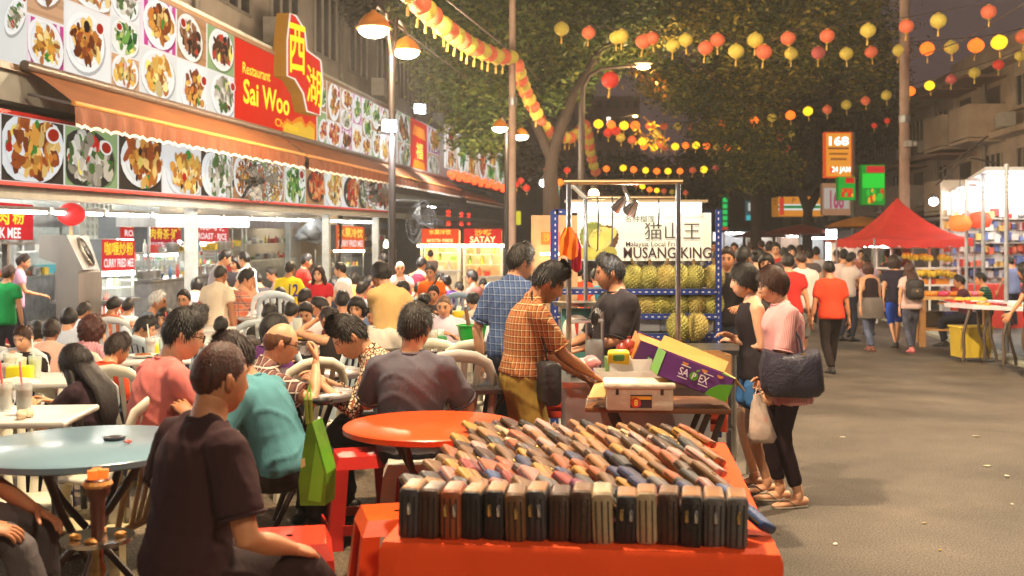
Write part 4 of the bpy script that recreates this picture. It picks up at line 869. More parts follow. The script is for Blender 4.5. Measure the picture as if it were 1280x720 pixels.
# glass fridge with poster at far left, posters
t = thing('notice_board', 'turquoise landscape picture on the tiled wall at far left', 'poster', fpix(60, 356, -5)); P = fpix(28, 361, -6.9); P2 = fpix(72, 356, -6.9); U = Vector((P2.x-P.x,P2.y-P.y,0)); mb = MB(); V = Vector((0,0,.55)); mb.slab([P,P+U,P+U+V,P+V], .02, rgb(70,170,190))
r = random.Random(5)
for i in range(24): u, v, s = r.random()*.9, r.random()*.5, r.uniform(.03,.12); mb.sheet([P+U*u+V*v+FN*(.004+i*.0005), P+U*(u+s)+V*v+FN*(.004+i*.0005), P+U*(u+s*.7)+V*(v+.22)+FN*(.004+i*.0005), P+U*(u+.01)+V*(v+.2)+FN*(.004+i*.0005)], rgb(*r.choice([(90,150,80),(60,130,90),(120,170,130),(90,160,170)])))
mb.build('sheet', M_FLAT(), t, world=True); tag(t, None)
for i, (px0, px1, py0, py1, o, l) in enumerate([(249,270,311,332,-6.9,'white menu poster with red marks right of the white column'),(272,292,310,332,-6.9,'second white menu poster beside the first at the back wall')]):
    t = thing('menu_poster', l, 'poster', fpix(px0, py1, o)); P = fpix(px0, py1, o); P2 = fpix(px1, py1, o); U = Vector((P2.x-P.x,P2.y-P.y,0)); V = Vector((0,0,(py1-py0)/FPX*P2.y)); mb = MB(); mb.slab([P,P+U,P+U+V,P+V], .02, rgb(235,238,235))
    mb.sheet([P+U*.05+V*.6+FN*.003,P+U*.2+V*.6+FN*.003,P+U*.2+V*.95+FN*.003,P+U*.05+V*.95+FN*.003], rgb(205,50,50))
    for k in range(4): mb.sheet([P+U*.35+V*(.2+.18*k)+FN*.003,P+U*.9+V*(.2+.18*k)+FN*.003,P+U*.9+V*(.28+.18*k)+FN*.003,P+U*.35+V*(.28+.18*k)+FN*.003], rgb(225,160,150))
    mb.build('sheet', M_FLAT(), t, world=True)
# breeze-block screen
t = thing('block_screen', 'white pierced breeze-block screen behind the round red lantern', 'screen wall', fpix(115, 300, -5)); m_ = cm(205,205,195,.7)
pb, pe = fpix(104, 298, -6.2), fpix(138, 298, -6.2)
for i in range(7):
    mb = MB(); y = pb.y+(pe.y-pb.y)*i/6; mb.box((-7.38+.123*y-6.2, y, pb.z+.45), (.12,.10,.9)); mb.build('block_rib', m_, t, world=True)
for k in range(6):
    mb = MB(); z = pb.z+.02+k*.175; mb.hexa([(pb.x-.05,pb.y,z),(pb.x+.05,pb.y,z),(pe.x+.05,pe.y,z),(pe.x-.05,pe.y,z)],[(pb.x-.05,pb.y,z+.06),(pb.x+.05,pb.y,z+.06),(pe.x+.05,pe.y,z+.06),(pe.x-.05,pe.y,z+.06)]); mb.build('block_course', m_, t, world=True)
# folded tarpaulin, fans, bulbs, red paper strings
t = thing('folded_tarpaulin', 'dark grey folded tarpaulin hanging by the column', 'tarpaulin', fpix(388, 305, -.5)); Y = FY(388,-.6); mb = MB()
pts = [(367,302),(372,288),(386,277),(400,272),(405,283),(403,300),(398,305),(380,301)]; mb.slab([W(x,y,Y) for x, y in pts][::-1], .18); mb.ball(W(390,291,Y-.1), (.22,.14,.16), 10, 8, jit=.2); mb.ball(W(378,296,Y-.08), (.2,.12,.1), 10, 8, jit=.2)
mb.build('cloth', mat("grey_tarp", rgb(88,92,96), .6, 0, .2, 4, .6, 6), t, 60, world=True)
def bulb(px, py, o, label):
    p = W(px, py, FY(px, o)); t = thing('hanging_bulb', label, 'bulb', p, 0, 'bare bulbs hanging behind the lamp post'); mb = MB(); mb.lathe([(0,-.16),(.06,-.13),(.085,-.06),(.07,.0),(.035,.07),(.03,.1)], (0,0,0), 12); mb.build('glass_bulb', mat("warm_bulb",(1,.8,.4),.4,emit=10,emitcol=(1,.78,.38)), t, 60)
    mb = MB(); mb.lathe([(.034,.1),(.036,.2),(0,.21)], (0,0,0), 10); mb.cyl((0,0,.2),(0,0,1.0),.008,5); mb.build('cord', cm(40,38,36), t)
bulb(471,305,-.9,'left one of two glowing bare bulbs'); bulb(482.5,304,-.9,'right one of two glowing bare bulbs, next to the black lamp post')
def wall_fan(px, py, Y, r_, yaw, label, arm=(.0,.25,-.3), c=(60,62,64)):
    p = W(px, py, Y); t = thing('wall_fan', label, 'fan', p, yaw); M_ = Euler((PI/2,0,0)).to_matrix(); mb = MB()
    for k in range(18): a = k*2*PI/18; mb.tube([M_@Vector((.18*r_*math.cos(a),.18*r_*math.sin(a),.09*r_/.3)), M_@Vector((.75*r_*math.cos(a),.75*r_*math.sin(a),.10*r_/.3)), M_@Vector((r_*math.cos(a),r_*math.sin(a),.0)), M_@Vector((.7*r_*math.cos(a),.7*r_*math.sin(a),-.09*r_/.3)), M_@Vector((.1*r_*math.cos(a),.1*r_*math.sin(a),-.09*r_/.3))], .0045*r_/.3, 4)
    for q, z in ((1,0),(.72,.10*r_/.3),(.4,.1*r_/.3),(.72,-.09*r_/.3)): mb.tube([M_@Vector((q*r_*math.cos(a*.1*PI),q*r_*math.sin(a*.1*PI),z)) for a in range(21)], .006*r_/.3, 4)
    mb.build('cage', cm(*c,.4), t); mb = MB()
    for k in range(3):
        a = k*2*PI/3; mb.sheet([M_@Vector((r_*q*math.cos(a+d), r_*q*math.sin(a+d), z)) for q, d, z in ((.15,0,-.02),(.85,-.25,-.03),(.88,.55,.03),(.2,.9,.02))])
    mb.build('blade', cm(c[0]+25,c[1]+25,c[2]+25,.3), t); mb = MB(); mb.lathe([(.0,-.30*r_/.3),(.22*r_,-.28*r_/.3),(.25*r_,-.1*r_/.3),(.1*r_,.06*r_/.3),(0,.08*r_/.3)], (0,0,0), 12, M=M_); mb.tube([(0,.2*r_/.3,0),(arm[0]*.5,arm[1]+.15,arm[2]*.4),(arm[0],arm[1]+.15,arm[2])], .022*r_/.3, 6); mb.build('motor', cm(45,46,48,.4), t, 50)
wall_fan(327, 226, FY(327,.55), .42, .7, 'black wall fan in front of the food banner, left of the awning gap', (-.2,.2,-.3)); wall_fan(471, 240, FY(471,.5), .36, .5, 'small black fan in front of the far end of the banner', (.1,.2,.3))
wall_fan(527, 281, FY(527,.8), .75, -1.0, 'large grey cage fan right of the black lamp post', (-.3,.3,-.4), (85,86,88))
def red_string(px, y0, y1, o, n, label):
    p = W(px, y0, FY(px, o)); t = thing('lantern_string', label, 'lantern string', p, 0, 'red lantern strings by the satay stalls'); h = (y1-y0)/FPX*p.y/n; mb = MB(); mb.cyl((0,0,.3),(0,0,-h*n),.012,5); mb.build('cord', cm(120,30,25), t); r_ = h*.62
    for k in range(n): mb = MB(); mb.lathe([(.2*r_,.72*r_),(.8*r_,.5*r_),(r_,0),(.8*r_,-.5*r_),(.2*r_,-.72*r_)], (0,0,-h*(k+.5)), 12); mb.build('lantern', mat("red_lantern_lit", rgb(215,40,30), .5, emit=.5, emitcol=rgb(235,50,25)), t, 60)
red_string(560.5,262,283,-.9,4,'first string of four small red lanterns left of the satay signs'); red_string(577,265,283,-.9,4,'middle string of small red lanterns between the satay signs'); red_string(586,266,282,-.9,4,'third string of small red lanterns nearest the SATAY sign')
p = W(89, 268, FY(89,-.6)); t = thing('paper_lantern', 'round red paper lantern hanging under the beam by the hood', 'lantern', p); mb = MB(); r_ = .19; mb.lathe([(.05,.16)]+[(r_*math.sin(a), r_*.85*math.cos(a)) for a in np.linspace(.3,PI-.3,9)]+[(.05,-.16)], (0,0,0), 20); mb.build('shade', mat("red_paper", rgb(205,40,45), .6, emit=.25, emitcol=rgb(220,45,45), bump=.2, bscale=12), t, 60); mb = MB(); mb.cyl((0,0,-.16),(0,0,-.36),.02,6); mb.build('tassel', cm(225,190,130), t); mb = MB(); mb.cyl((0,0,.15),(0,0,.5),.006,4); mb.build('cord', cm(60,40,35), t)
# ------------------------------------------------------------------ apartment block behind the signs
def block(label, o, Y0, Y1, z0, z1, wc, nfl, nwin, seed, wcol=(40,38,38)):
    r = random.Random(seed); t = thing('apartment_block', label, 'building', FP(Y0, o, 0)); wm = mat("stained_wall_%d" % seed, rgb(*wc), .85, 0, .25, .8, .2, 8, dirt=.5); H = (z1-z0)/nfl; mb = MB(); mb.hexa([FP(Y0,o-8,z0-.15),FP(Y0,o,z0-.15),FP(Y1,o,z0-.15),FP(Y1,o-8,z0-.15)],[FP(Y0,o-8,z1),FP(Y0,o,z1),FP(Y1,o,z1),FP(Y1,o-8,z1)]); mb.build('wall', wm, t, world=True)
    gm = cm(*wcol, .25); fm = cm(130,125,118,.6); d = (Y1-Y0)/nwin
    for f in range(nfl):
        z = z0+f*H; mb = MB(); mb.hexa([FP(Y0,o,z-.12),FP(Y0,o+.35,z-.12),FP(Y1,o+.35,z-.12),FP(Y1,o,z-.12)],[FP(Y0,o,z),FP(Y0,o+.35,z),FP(Y1,o+.35,z),FP(Y1,o,z)]); mb.build('ledge', wm, t, world=True)
        for i in range(nwin):
            y = Y0+d*(i+.5); w = d*.30; zb = z+H*.28; zt = z+H*.78; mb = MB(); P = FP(y-w,o+.004,zb); U = FP(y+w,o+.004,zb)-P; V = Vector((0,0,zt-zb)); mb.slab([P+FN*.03,P+U+FN*.03,P+U+V+FN*.03,P+V+FN*.03], .02); wn = mb.build('window', gm, t, world=True)
            mb = MB()
            for u in (0,.33,.66,1): mb.box(P+U*u+V*.5+FN*.05, (.06,.06,(zt-zb)+.06))
            for v in (0,1): q = P+V*v+FN*.05; mb.tube([q, q+U], .035, 4)
            f_ = mb.build('frame', fm, None); f_.parent = wn; f_.matrix_parent_inverse = Matrix.Translation(-Vector(t.location))
            if r.random() < .45: mb = MB(); q = FP(y+w*r.choice([-1.5,1.5]),o+.32,zb-.2); mb.box(q, (.4,.8,.55)); mb.build('air_conditioner', cm(175,172,165,.5), t, world=True)
            if r.random() < .4: mb = MB(); mb.hexa([FP(y-w*1.4,o,zt+.25),FP(y-w*1.4,o+.9,zt-.1),FP(y+w*1.4,o+.9,zt-.1),FP(y+w*1.4,o,zt+.25)],[FP(y-w*1.4,o,zt+.29),FP(y-w*1.4,o+.9,zt-.06),FP(y+w*1.4,o+.9,zt-.06),FP(y+w*1.4,o,zt+.29)]); mb.build('canopy', cm(95,80,75,.7), t, world=True)
    for k in range(3): mb = MB(); y = Y0+(Y1-Y0)*(k+.3)/3; mb.tube([FP(y,o+.1,z0),FP(y,o+.1,z1)], .07, 6); mb.build('drainpipe', cm(110,105,98), t, world=True)
block('dim grey apartment block rising behind the restaurant signs', -1.2, 17, 46, 5.6, 16, (150,140,130), 3, 9, 3); block('further dim apartment block beyond the first, behind the lamp heads', -.8, 47, 70, 4.5, 14, (120,108,105), 3, 8, 8)
# ================================================================== lamps and poles
lampw = mat("street_lamp_lens", (1,.9,.72), .4, emit=14, emitcol=(1,.87,.66)); shade_m = mat("lamp_shade", rgb(205,130,45), .5, .2, .15, 5)
def lamp_head(t, p, r_, energy, col=(1,.77,.50)):
    mb = MB(); mb.lathe([(r_*1.03,0),(r_*1.0,r_*.10),(r_*.86,r_*.42),(r_*.55,r_*.80),(r_*.2,r_*1.0),(r_*.12,r_*1.12),(0,r_*1.13)], p, 20); sh = mb.build('lamp_shade', shade_m, t, 50)
    mb = MB(); mb.lathe([(r_*.93,-.004),(r_*.85,-r_*.22),(r_*.6,-r_*.42),(r_*.25,-r_*.52),(0,-r_*.54)], p, 20); mb.build('lamp_lens', lampw, t, 60)
    mb = MB(); mb.lathe([(r_*1.06,.0),(r_*1.06,r_*.07),(r_*.95,r_*.07),(r_*.95,-.002)], p, 20); mb.build('lamp_rim', cm(215,150,60,.4), t, 50)
    if energy:
        l = bpy.data.lights.new('lamp_light', 'POINT'); l.energy = energy; l.color = col; l.shadow_soft_size = r_*.6; o = bpy.data.objects.new('lamp_light', l); COL.objects.link(o); o.parent = t; o.location = Vector(p)+Vector((0,0,-r_*.75))
def street_lamp(base, top, heads, label, r_pole=.07, energy=600, poles=True):
    t = thing('street_lamp', label, 'street lamp', base); mb = MB(); H = top.z-base.z; mb.tube([(0,0,0),(0,0,.9),(0,0,.92),(0,0,H)], [r_pole*1.5,r_pole*1.45,r_pole,r_pole*.85], 14); mb.build('pole', cm(36,29,26,.5, metal=.3), t, 50)
    for hp_, r_ in heads:
        q = hp_-base; mb = MB(); d = Vector((q.x,q.y,0)); mb.tube([Vector((0,0,H-.25)), d*.35+Vector((0,0,q.z+r_*1.45)), d*.9+Vector((0,0,q.z+r_*1.5)), Vector((q.x,q.y,q.z+r_*1.1))], .03, 8); mb.build('arm', cm(48,36,30,.5), t, 50); lamp_head(t, q, r_, energy)
def W0(px, py, Y): return W(px, py, Y)
b = W(490, 330, 16); b.z = .12; top = W(490, 52, 16); street_lamp(b, Vector((b.x,b.y,top.z)), [(W(467,36,15.2), .245), (W(508,64,17.4), .235)], 'black lamp post with two round lit heads before the restaurant signs', .06, 480)
b = W(639, 330, 24.6); b.z = .12; top = W(639, 150, 24.6); street_lamp(b+Vector((-.1,0,0)), Vector((b.x,b.y,top.z)), [(W(625,160,24), .19), (W(651.5,170,25.4), .19)], 'second double headed lamp post further down by the concrete pole', .07, 120)
# the lamp standing just outside the left edge and one added behind the viewer for front fill
b = Vector((-2.9, 4.3, .12)); street_lamp(b, Vector((-2.9,4.3,6.3)), [(Vector((-.7,4.9,5.9)), .25)], 'lamp post outside the left edge of the view', .07, 760)
b = Vector((3.9, -3.0, 0)); street_lamp(b, Vector((3.9,-3,6.3)), [(Vector((2.4,-2.0,5.9)), .25)], 'lamp post added behind the viewer on the right kerb', .07, 360)
b = Vector((6.75, 9.5, .05)); street_lamp(b, Vector((6.75,9.5,6.6)), [(Vector((5.3,9.6,6.2)), .25)], 'lamp post added on the right pavement outside the view', .07, 1150)  # unseen lamp added to light the road
def flood(px, py, Y, label, yaw, e, w=.3, pole=None, pw=900):
    p = W(px, py, Y); t = thing('flood_light', label, 'floodlight', p, yaw, 'white floodlights over the awnings'); mb = MB(); mb.box((0,.06,0), (w,.10,w*.8)); mb.build('housing', cm(60,60,62,.4), t); mb = MB(); mb.box((0,.004,0), (w*.9,.01,w*.7)); mb.build('lens', mat("flood_lens",(1,1,1),.3,emit=e,emitcol=(.92,.97,1)), t); mb = MB(); mb.tube([(-w*.55,.06,0),(-w*.55,.18,-.1),(w*.55,.18,-.1),(w*.55,.06,0)], .015, 6); mb.tube([(0,.18,-.1)]+([Vector(pole)-p] if pole else [(0,.6,-.1)]), .018, 6); mb.build('bracket', cm(55,55,57), t)
    l = bpy.data.lights.new('lamp_light', 'SPOT'); l.energy = pw; l.color = (.95,.97,1); l.shadow_soft_size = .12; l.spot_size = 2.5; l.spot_blend = .6; o = bpy.data.objects.new('lamp_light', l); COL.objects.link(o); o.parent = t; o.location = (0,-.03,0); o.rotation_euler = (.75,0,0)
flood(487,157,15.85,'white floodlight fixed to the black lamp post',.5,22,.24,W(490,158,16)); flood(525,136,30,'tilted white floodlight above the dark red sign',.5,18,.36,W(490,136,29)); flood(573,164,34,'small floodlight right of the tilted one',.5,10,.2)
# curved arm lamp in the middle distance
def arch_lamp(px, y_top, px_l, y_l, Y, label, e):
    b = W(px, 330, Y); b.z = 0; t = thing('street_lamp', label, 'street lamp', b); pts = [(px,330),(px,y_top+50),(px+2,y_top+22),(px+10,y_top+8),(px+24,y_top),((px_l+px)/2+14,y_top-3),(px_l,y_l-2)]; mb = MB(); mb.tube([W(x,y,Y)-b if i else Vector((0,0,0)) for i, (x, y) in enumerate(pts)], [.10,.08,.06,.05,.045,.04,.035], 10); mb.build('pole', cm(62,50,44,.6), t, 50)
    p = W(px_l+4, y_l, Y)-b; mb = MB(); mb.ball(p+Vector((0,0,.1)), (.24,.12,.06), 12, 8); mb.build('housing', cm(120,110,100), t, 50); mb = MB(); mb.ball(p, (.17,.09,.055), 12, 8); mb.build('lamp_lens', mat("sodium_lens",(1,.7,.3),.4,emit=e,emitcol=(1,.62,.24)), t, 60)
    l = bpy.data.lights.new('lamp_light', 'POINT'); l.energy = 120; l.color = (1,.66,.32); l.shadow_soft_size = .3; o = bpy.data.objects.new('lamp_light', l); COL.objects.link(o); o.parent = t; o.location = p+Vector((0,0,-.25))
arch_lamp(727, 86, 800, 84, 25.6, 'tall curved street lamp glowing over the middle of the lanterns', 25); arch_lamp(738, 150, 790, 145.5, 75, 'distant curved street lamp below the nearer glowing one', 25)
def util_pole(px, Y, r0, r1, H, label, cross=True, base=.0):
    p = W(px, 314, Y); t = thing('utility_pole', label, 'pole', (p.x,Y,base)); mb = MB(); mb.tube([(0,0,0),(0,0,H*.5),(0,0,H)], [r0,(r0+r1)/2,r1], 14); mb.build('shaft', mat("pole_concrete", rgb(150,125,110), .8, 0, .18, 3, .3, 25, dirt=.35), t, 50); mb = MB(); mb.lathe([(r0*1.02,4.6),(r0*1.05,4.62),(r0*1.05,4.75),(r0*1.02,4.77)], (0,0,0), 14); mb.build('band', steel_d, t)
    return t
util_pole(640.5, 22, .085, .065, 9, 'slim concrete pole that the lantern garland hangs from', base=.12); t = util_pole(1130.5, 24, .125, .10, 10, 'thick concrete pole on the right behind the red tent')
mb = MB(); mb.box((0,-.2,4.1), (.12,.16,.14)); mb.ball((.16,-.2,4.1), .07, 10, 8); mb.build('camera_box', cm(150,150,148), t)
# ------------------------------------------------------------------ lanterns
LC = {'y': (214,190,78,.16), 'o': (228,110,72,.16), 'p': (205,95,90,.12), 'Y': (240,190,30,.75), 'O': (240,100,25,.85), 'r': (205,50,35,.3)}
LN = {'y': 'pale yellow', 'o': 'salmon red', 'p': 'dull pink', 'Y': 'glowing golden', 'O': 'glowing orange', 'r': 'red'}
LPROTO = {}
def lan_mat(k):
    r, g_, b_, e = LC[k]; m = mat("lantern_paper_"+('lit_' if k.isupper() else '')+k.lower(), rgb(r,g_,b_), .6, 0, .22, 9, .25, 25, emit=e*(.8 if k.isupper() else .34), stretch=(1,1,.4)); return m  # unlit papers get a faint glow in the material too
def lantern(px, py, sz, Y, k, label, grp):
    r_ = sz/2/FPX*Y; kk = k
    if kk not in LPROTO:
        mb = MB(); n = 20; prof = [(.22,.90)]+[(math.sin(a)*(1), .9*math.cos(a)) for a in np.linspace(.32,PI-.32,10)]+[(.22,-.90)]
        mb.lathe(prof, (0,0,0), n)
        for i, v in enumerate(mb.v):
            if (i % n) % 2: mb.v[i] = (v[0]*.94, v[1]*.94, v[2])
        o = mb.build('paper_lantern', lan_mat(k), None, 60); mb = MB(); mb.lathe([(.24,.89),(.24,.99),(.0,1.0)], (0,0,0), 10); mb.build('cap', cm(215,170,60,.5), o); mb = MB(); mb.lathe([(.0,-1.0),(.24,-.99),(.24,-.89)], (0,0,0), 10); mb.build('base_ring', cm(215,170,60,.5), o); mb = MB(); mb.lathe([(.05,-1.0),(.06,-1.25),(.11,-1.3),(.13,-1.95),(0,-1.96)], (0,0,0), 7); mb.build('tassel', cm(225,185,85,.7), o); LPROTO[kk] = o; c = o
    else: c = cp(LPROTO[kk])
    c.location = W(px, py, Y); c.scale = (r_,)*3; c.rotation_euler = (R.uniform(-.12,.12), R.uniform(-.12,.12), R.uniform(0,6)); tag(c, label, 'lantern', grp); return c
def cable(pts, label, r_=.012, c=(60,50,45)):
    mb = MB(); mb.tube(pts, r_, 5); t = mb.build('lantern_cable', cm(*c), None); tag(t, label, 'cable')
def row(name, items, f, sz, cab=True, h=.6):
    P = []
    for i, (x, y, k) in enumerate(sorted(items)):
        Y = f(x); s = sz(x) if callable(sz) else sz; lantern(x, y, s*R.uniform(.93,1.07), Y, k, '%s lantern, %s from the left in the %s' % (LN[k], nth(i), name), 'lanterns of the '+name); P.append(W(x, y-s*.56, Y))
    if cab and len(P) > 1: cable(P, 'thin cable carrying the %s' % name)
row('upper lantern row', [(702,36,'y'),(736,41,'o'),(770,47,'y'),(777,45,'y'),(804,52,'o'),(815,48,'o'),(841,57,'y'),(857,50,'y'),(882,60,'o'),(897,50,'o'),(920,64,'y'),(944,50,'y'),(955,65,'o'),(985,48,'o'),(1034,45,'o'),(1085,38,'y'),(1133,33,'o'),(1173,26,'y'),(1236,15,'o')], lambda x: 22-(x-700)/600*3, lambda x: 18+(x-700)/500*2.5)
row('second lantern row on the right', [(989,67,'y'),(1023,66,'p'),(1058,67,'y'),(1089,65,'o'),(1124,63,'y'),(1159,61,'O'),(1189,59,'y'),(1220,57,'O'),(1249,53,'Y'),(1279,46,'o')], lambda x: 25-(x-980)/300*2, lambda x: 16+(x-980)/300*3)
row('sagging middle lantern row', [(830,158,'o'),(847,158,'y'),(864,158,'p'),(883,156,'y'),(903,154,'O'),(923,153,'y'),(943,150,'O'),(965,147,'y'),(988,144,'O'),(1010,139,'Y'),(1034,137,'o'),(1058,131,'y'),(1082,126,'o'),(1108,119,'y'),(1138,114,'O'),(1162,107,'Y'),(1189,99,'p'),(1218,91,'y'),(1248,81,'r'),(1275,70,'y')], lambda x: 36-(x-830)/450*12, lambda x: 10.5+(x-830)/450*4)
row('central lantern cluster', [(748,155,'Y'),(764,156,'O'),(770,164,'r'),(776,172,'y'),(780,157,'Y'),(790,175,'o'),(794,157,'O'),(803,177,'Y'),(812,157,'o'),(760,166,'r'),(821,168,'y'),(826,180,'o')], lambda x: 30, 12, False)
row('far lantern row over the street', [(805+13*i, 183+math.sin(i)*1.5, 'OYoYOYOyOYo'[i]) for i in range(11)]+[(948,179,'o'),(961,176,'y'),(975,172,'o'),(989,168,'y')], lambda x: 35, 9.5); row('lower far lantern row', [(758,211,'O'),(779,210,'Y'),(792,212,'O'),(807,213,'Y'),(821,214,'O'),(835,214,'Y'),(850,214,'O'),(866,213,'o'),(880,212,'Y'),(895,210,'p'),(910,207,'y'),(925,203,'o'),(940,200,'y'),(955,196,'o'),(969,191,'y'),(984,186,'o')], lambda x: 36, 9)
row('lowest far lantern row', [(795,231,'o'),(803,233,'Y'),(812,237,'O'),(821,238,'Y'),(830,239,'o'),(840,240,'y'),(857,241,'o')], lambda x: 37, 7.5); row('red lanterns by the left tree trunk', [(645,231,'r'),(651,226,'r'),(658,235,'r'),(684,218,'r'),(690,225,'r'),(709,213,'r'),(700,228,'O'),(684,212,'O')], lambda x: 30, 9, False)
row('red lanterns far right over the shops', [(1093,157,'r'),(1109,151,'r'),(1258,128,'r'),(1139,297,'r')], lambda x: 30, 8, False); lantern(763, 100, 23, 24, 'r', 'big red lantern hanging alone below the upper row', 'single big lantern')
gp = [(510,-12),(524,4),(540,20),(553,32),(570,45),(586,56),(603,64),(620,70),(638,72),(646,82),(651,100),(657,115),(666,133),(675,150),(686,164),(700,172),(713,172),(724,164),(731,156),(735,168),(738,190),(742,207),(747,222)]
gY = lambda i: 14+(22-14)*min(i/8,1) if i <= 8 else 22+(i-8)*1.0
segs = []; 
for i in range(len(gp)-1):
    (x0,y0),(x1,y1) = gp[i], gp[i+1]; L_ = math.hypot(x1-x0,y1-y0); Ya, Yb = gY(i), gY(i+1); n_ = max(1, math.ceil(L_/(.245*FPX/((Ya+Yb)/2))))
    for k in range(n_): q = k/n_; segs.append((x0+(x1-x0)*q, y0+(y1-y0)*q, Ya+(Yb-Ya)*q))
for i, (x, y, Y) in enumerate(segs): lantern(x, y, .36*FPX/Y, Y, 'yo'[i % 2], '%s lantern of the thick draped garland, %s from its upper left end' % (LN['yo'[i % 2]], nth(i)), 'lanterns strung close in the draped garland')
cable([W(x, y-.16*FPX/Y, Y) for x, y, Y in segs], 'cable of the thick draped lantern garland')
for i, pts in enumerate([[(553,-5,14),(640,66,22),(700,125,30)],[(480,20,17),(560,80,24),(640,140,29)],[(860,60,22),(890,95,24),(930,130,26),(950,150,30)],[(1280,5,18),(1200,52,22),(1135,75,24)],[(1135,60,24),(1060,100,34),(960,150,45)],[(845,60,21),(868,90,23)]]): cable([W(*p) for p in pts], ['overhead wire from the top of the view to the garland pole','overhead wire from the near lamp post to the garland pole','thin wire curving down under the upper row','overhead wire at the top right corner','overhead wire running back from the thick right pole','short loose wire end below the upper lantern row'][i], .014, (95,75,65))
# ------------------------------------------------------------------ trees
leafm = mat("leaf", attr=True, rough=.6, var=.25, scale=2, spec=.3); barkm = mat("bark", rgb(46,34,27), .9, 0, .3, 6, .8, 14, stretch=(1,1,.3))
def tree(label, base, limbs, blobs, nleaf, leaf, seed, cols=((66,88,36),(90,106,44),(48,66,32),(108,112,48))):
    rs = np.random.RandomState(seed); t = thing('tree', label, 'tree', base); B = Vector(base)
    mb = MB(); P, r_ = limbs[0]; mb.tube([Vector(p)-B for p in P], [q*.52 for q in r_], 12); mb.build('trunk', barkm, t, 60)
    for P, r_ in limbs[1:]: mb = MB(); mb.tube([Vector(p)-B for p in P], [q*.62 for q in r_], 8); mb.build('branch', barkm, t, 60)
    w = np.array([b[1][0]*b[1][1]*b[1][2] for b in blobs])**.67; w /= w.sum(); C = []; cl = []
    for (c, r3), f in zip(blobs, w):                                            # clumps inside each blob, leaves inside each clump
        n = max(30, int(nleaf*f)); nc = max(5, n//55); d = rs.normal(size=(nc,3)); d /= np.linalg.norm(d,axis=1)[:,None]; cc = np.array(c)-np.array(B)+d*np.array(r3)*(rs.rand(nc,1)**.4)
        sc_ = min(r3)*.20+.12; k = rs.randint(0,nc,n); C.append(cc[k]+rs.normal(size=(n,3))*sc_*np.array([1.1,1.1,.7])); cl.append(rs.rand(nc)[k])
    C = np.concatenate(C); cl = np.concatenate(cl); n = len(C); a = rs.normal(size=(n,3)); a[:,2] *= .5; a /= np.linalg.norm(a,axis=1)[:,None]; b_ = np.cross(a, rs.normal(size=(n,3))); b_ /= np.linalg.norm(b_,axis=1)[:,None]; s = leaf*(.6+.8*rs.rand(n,1))
    V = np.stack([C-a*s, C+b_*s*.42, C+a*s, C-b_*s*.42], 1).reshape(-1,3); me = bpy.data.meshes.new('crown'); me.vertices.add(4*n); me.vertices.foreach_set('co', V.ravel()); me.loops.add(4*n); me.loops.foreach_set('vertex_index', np.arange(4*n)); me.polygons.add(n); me.polygons.foreach_set('loop_start', np.arange(n)*4); me.update(calc_edges=True)
    pal = np.array([rgb(*c) for c in cols]); q = .95*pal[np.minimum((cl*len(cols)).astype(int), len(cols)-1)]*(.75+.5*rs.rand(n,1)); col = np.ones((n,4)); col[:,:3] = q; at = me.color_attributes.new('Col','FLOAT_COLOR','CORNER'); at.data.foreach_set('color', np.repeat(col,4,0).ravel().astype(np.float32)); me.materials.append(leafm)
    o = bpy.data.objects.new('crown', me); COL.objects.link(o); o.parent = t
def S3(px, py, Y, rx, ry, rz=None): return ((W(px,py,Y)[:]), (rx/FPX*Y, (rz or rx)/FPX*Y, ry/FPX*Y))
b = W(687,314,27); b.z = .12
tree('big street tree with leaning branches behind the garland pole', b, [([b, W(690,280,27), W(688,220,27), W(692,185,27)], [.55,.45,.36,.32]), ([W(692,187,27),W(716,120,26.5),W(745,70,26),W(775,40,25)], [.26,.2,.15,.09]), ([W(690,200,27),W(668,150,27),W(650,95,26),W(615,60,25)], [.24,.18,.13,.08]), ([W(690,210,27),W(700,150,28),W(712,90,29)], [.2,.15,.1])],
 [S3(620,62,26,72,60,60),S3(585,110,27,50,34),S3(690,20,26,90,55,70),S3(660,110,27,36,38),S3(560,30,26,60,50),S3(745,18,25,60,38),S3(602,165,28,40,24),S3(690,75,27,45,25),S3(735,62,27,50,26),S3(715,105,28,22,22)], 50000, .085, 4)
b = W(946,314,37); b.z = .05
tree('wide street tree whose leaves hang over the upper lantern row', b, [([b,W(944,230,37),W(930,120,35),W(905,60,32)], [.4,.33,.28,.22]), ([W(915,80,33),W(850,45,30),W(790,20,28)], [.18,.13,.08]), ([W(930,120,34.5),W(945,60,31),W(970,5,28)], [.18,.13,.08])],
 [S3(800,5,27,90,42,80),S3(880,0,27,90,60,90),S3(965,15,28,80,62,90),S3(920,95,32,62,44),S3(1030,20,28,60,45),S3(870,110,33,34,34),S3(840,35,26,40,18),S3(985,85,32,40,34),S3(1060,45,30,56,50),S3(1085,90,33,34,34),S3(930,150,34,60,40),S3(945,205,35,44,34),S3(780,60,28,60,26),S3(835,100,31,40,30)], 84000, .075, 9, ((74,86,32),(96,100,38),(54,68,30),(140,124,42)))
b = W(1009,322,40); b.z = .05
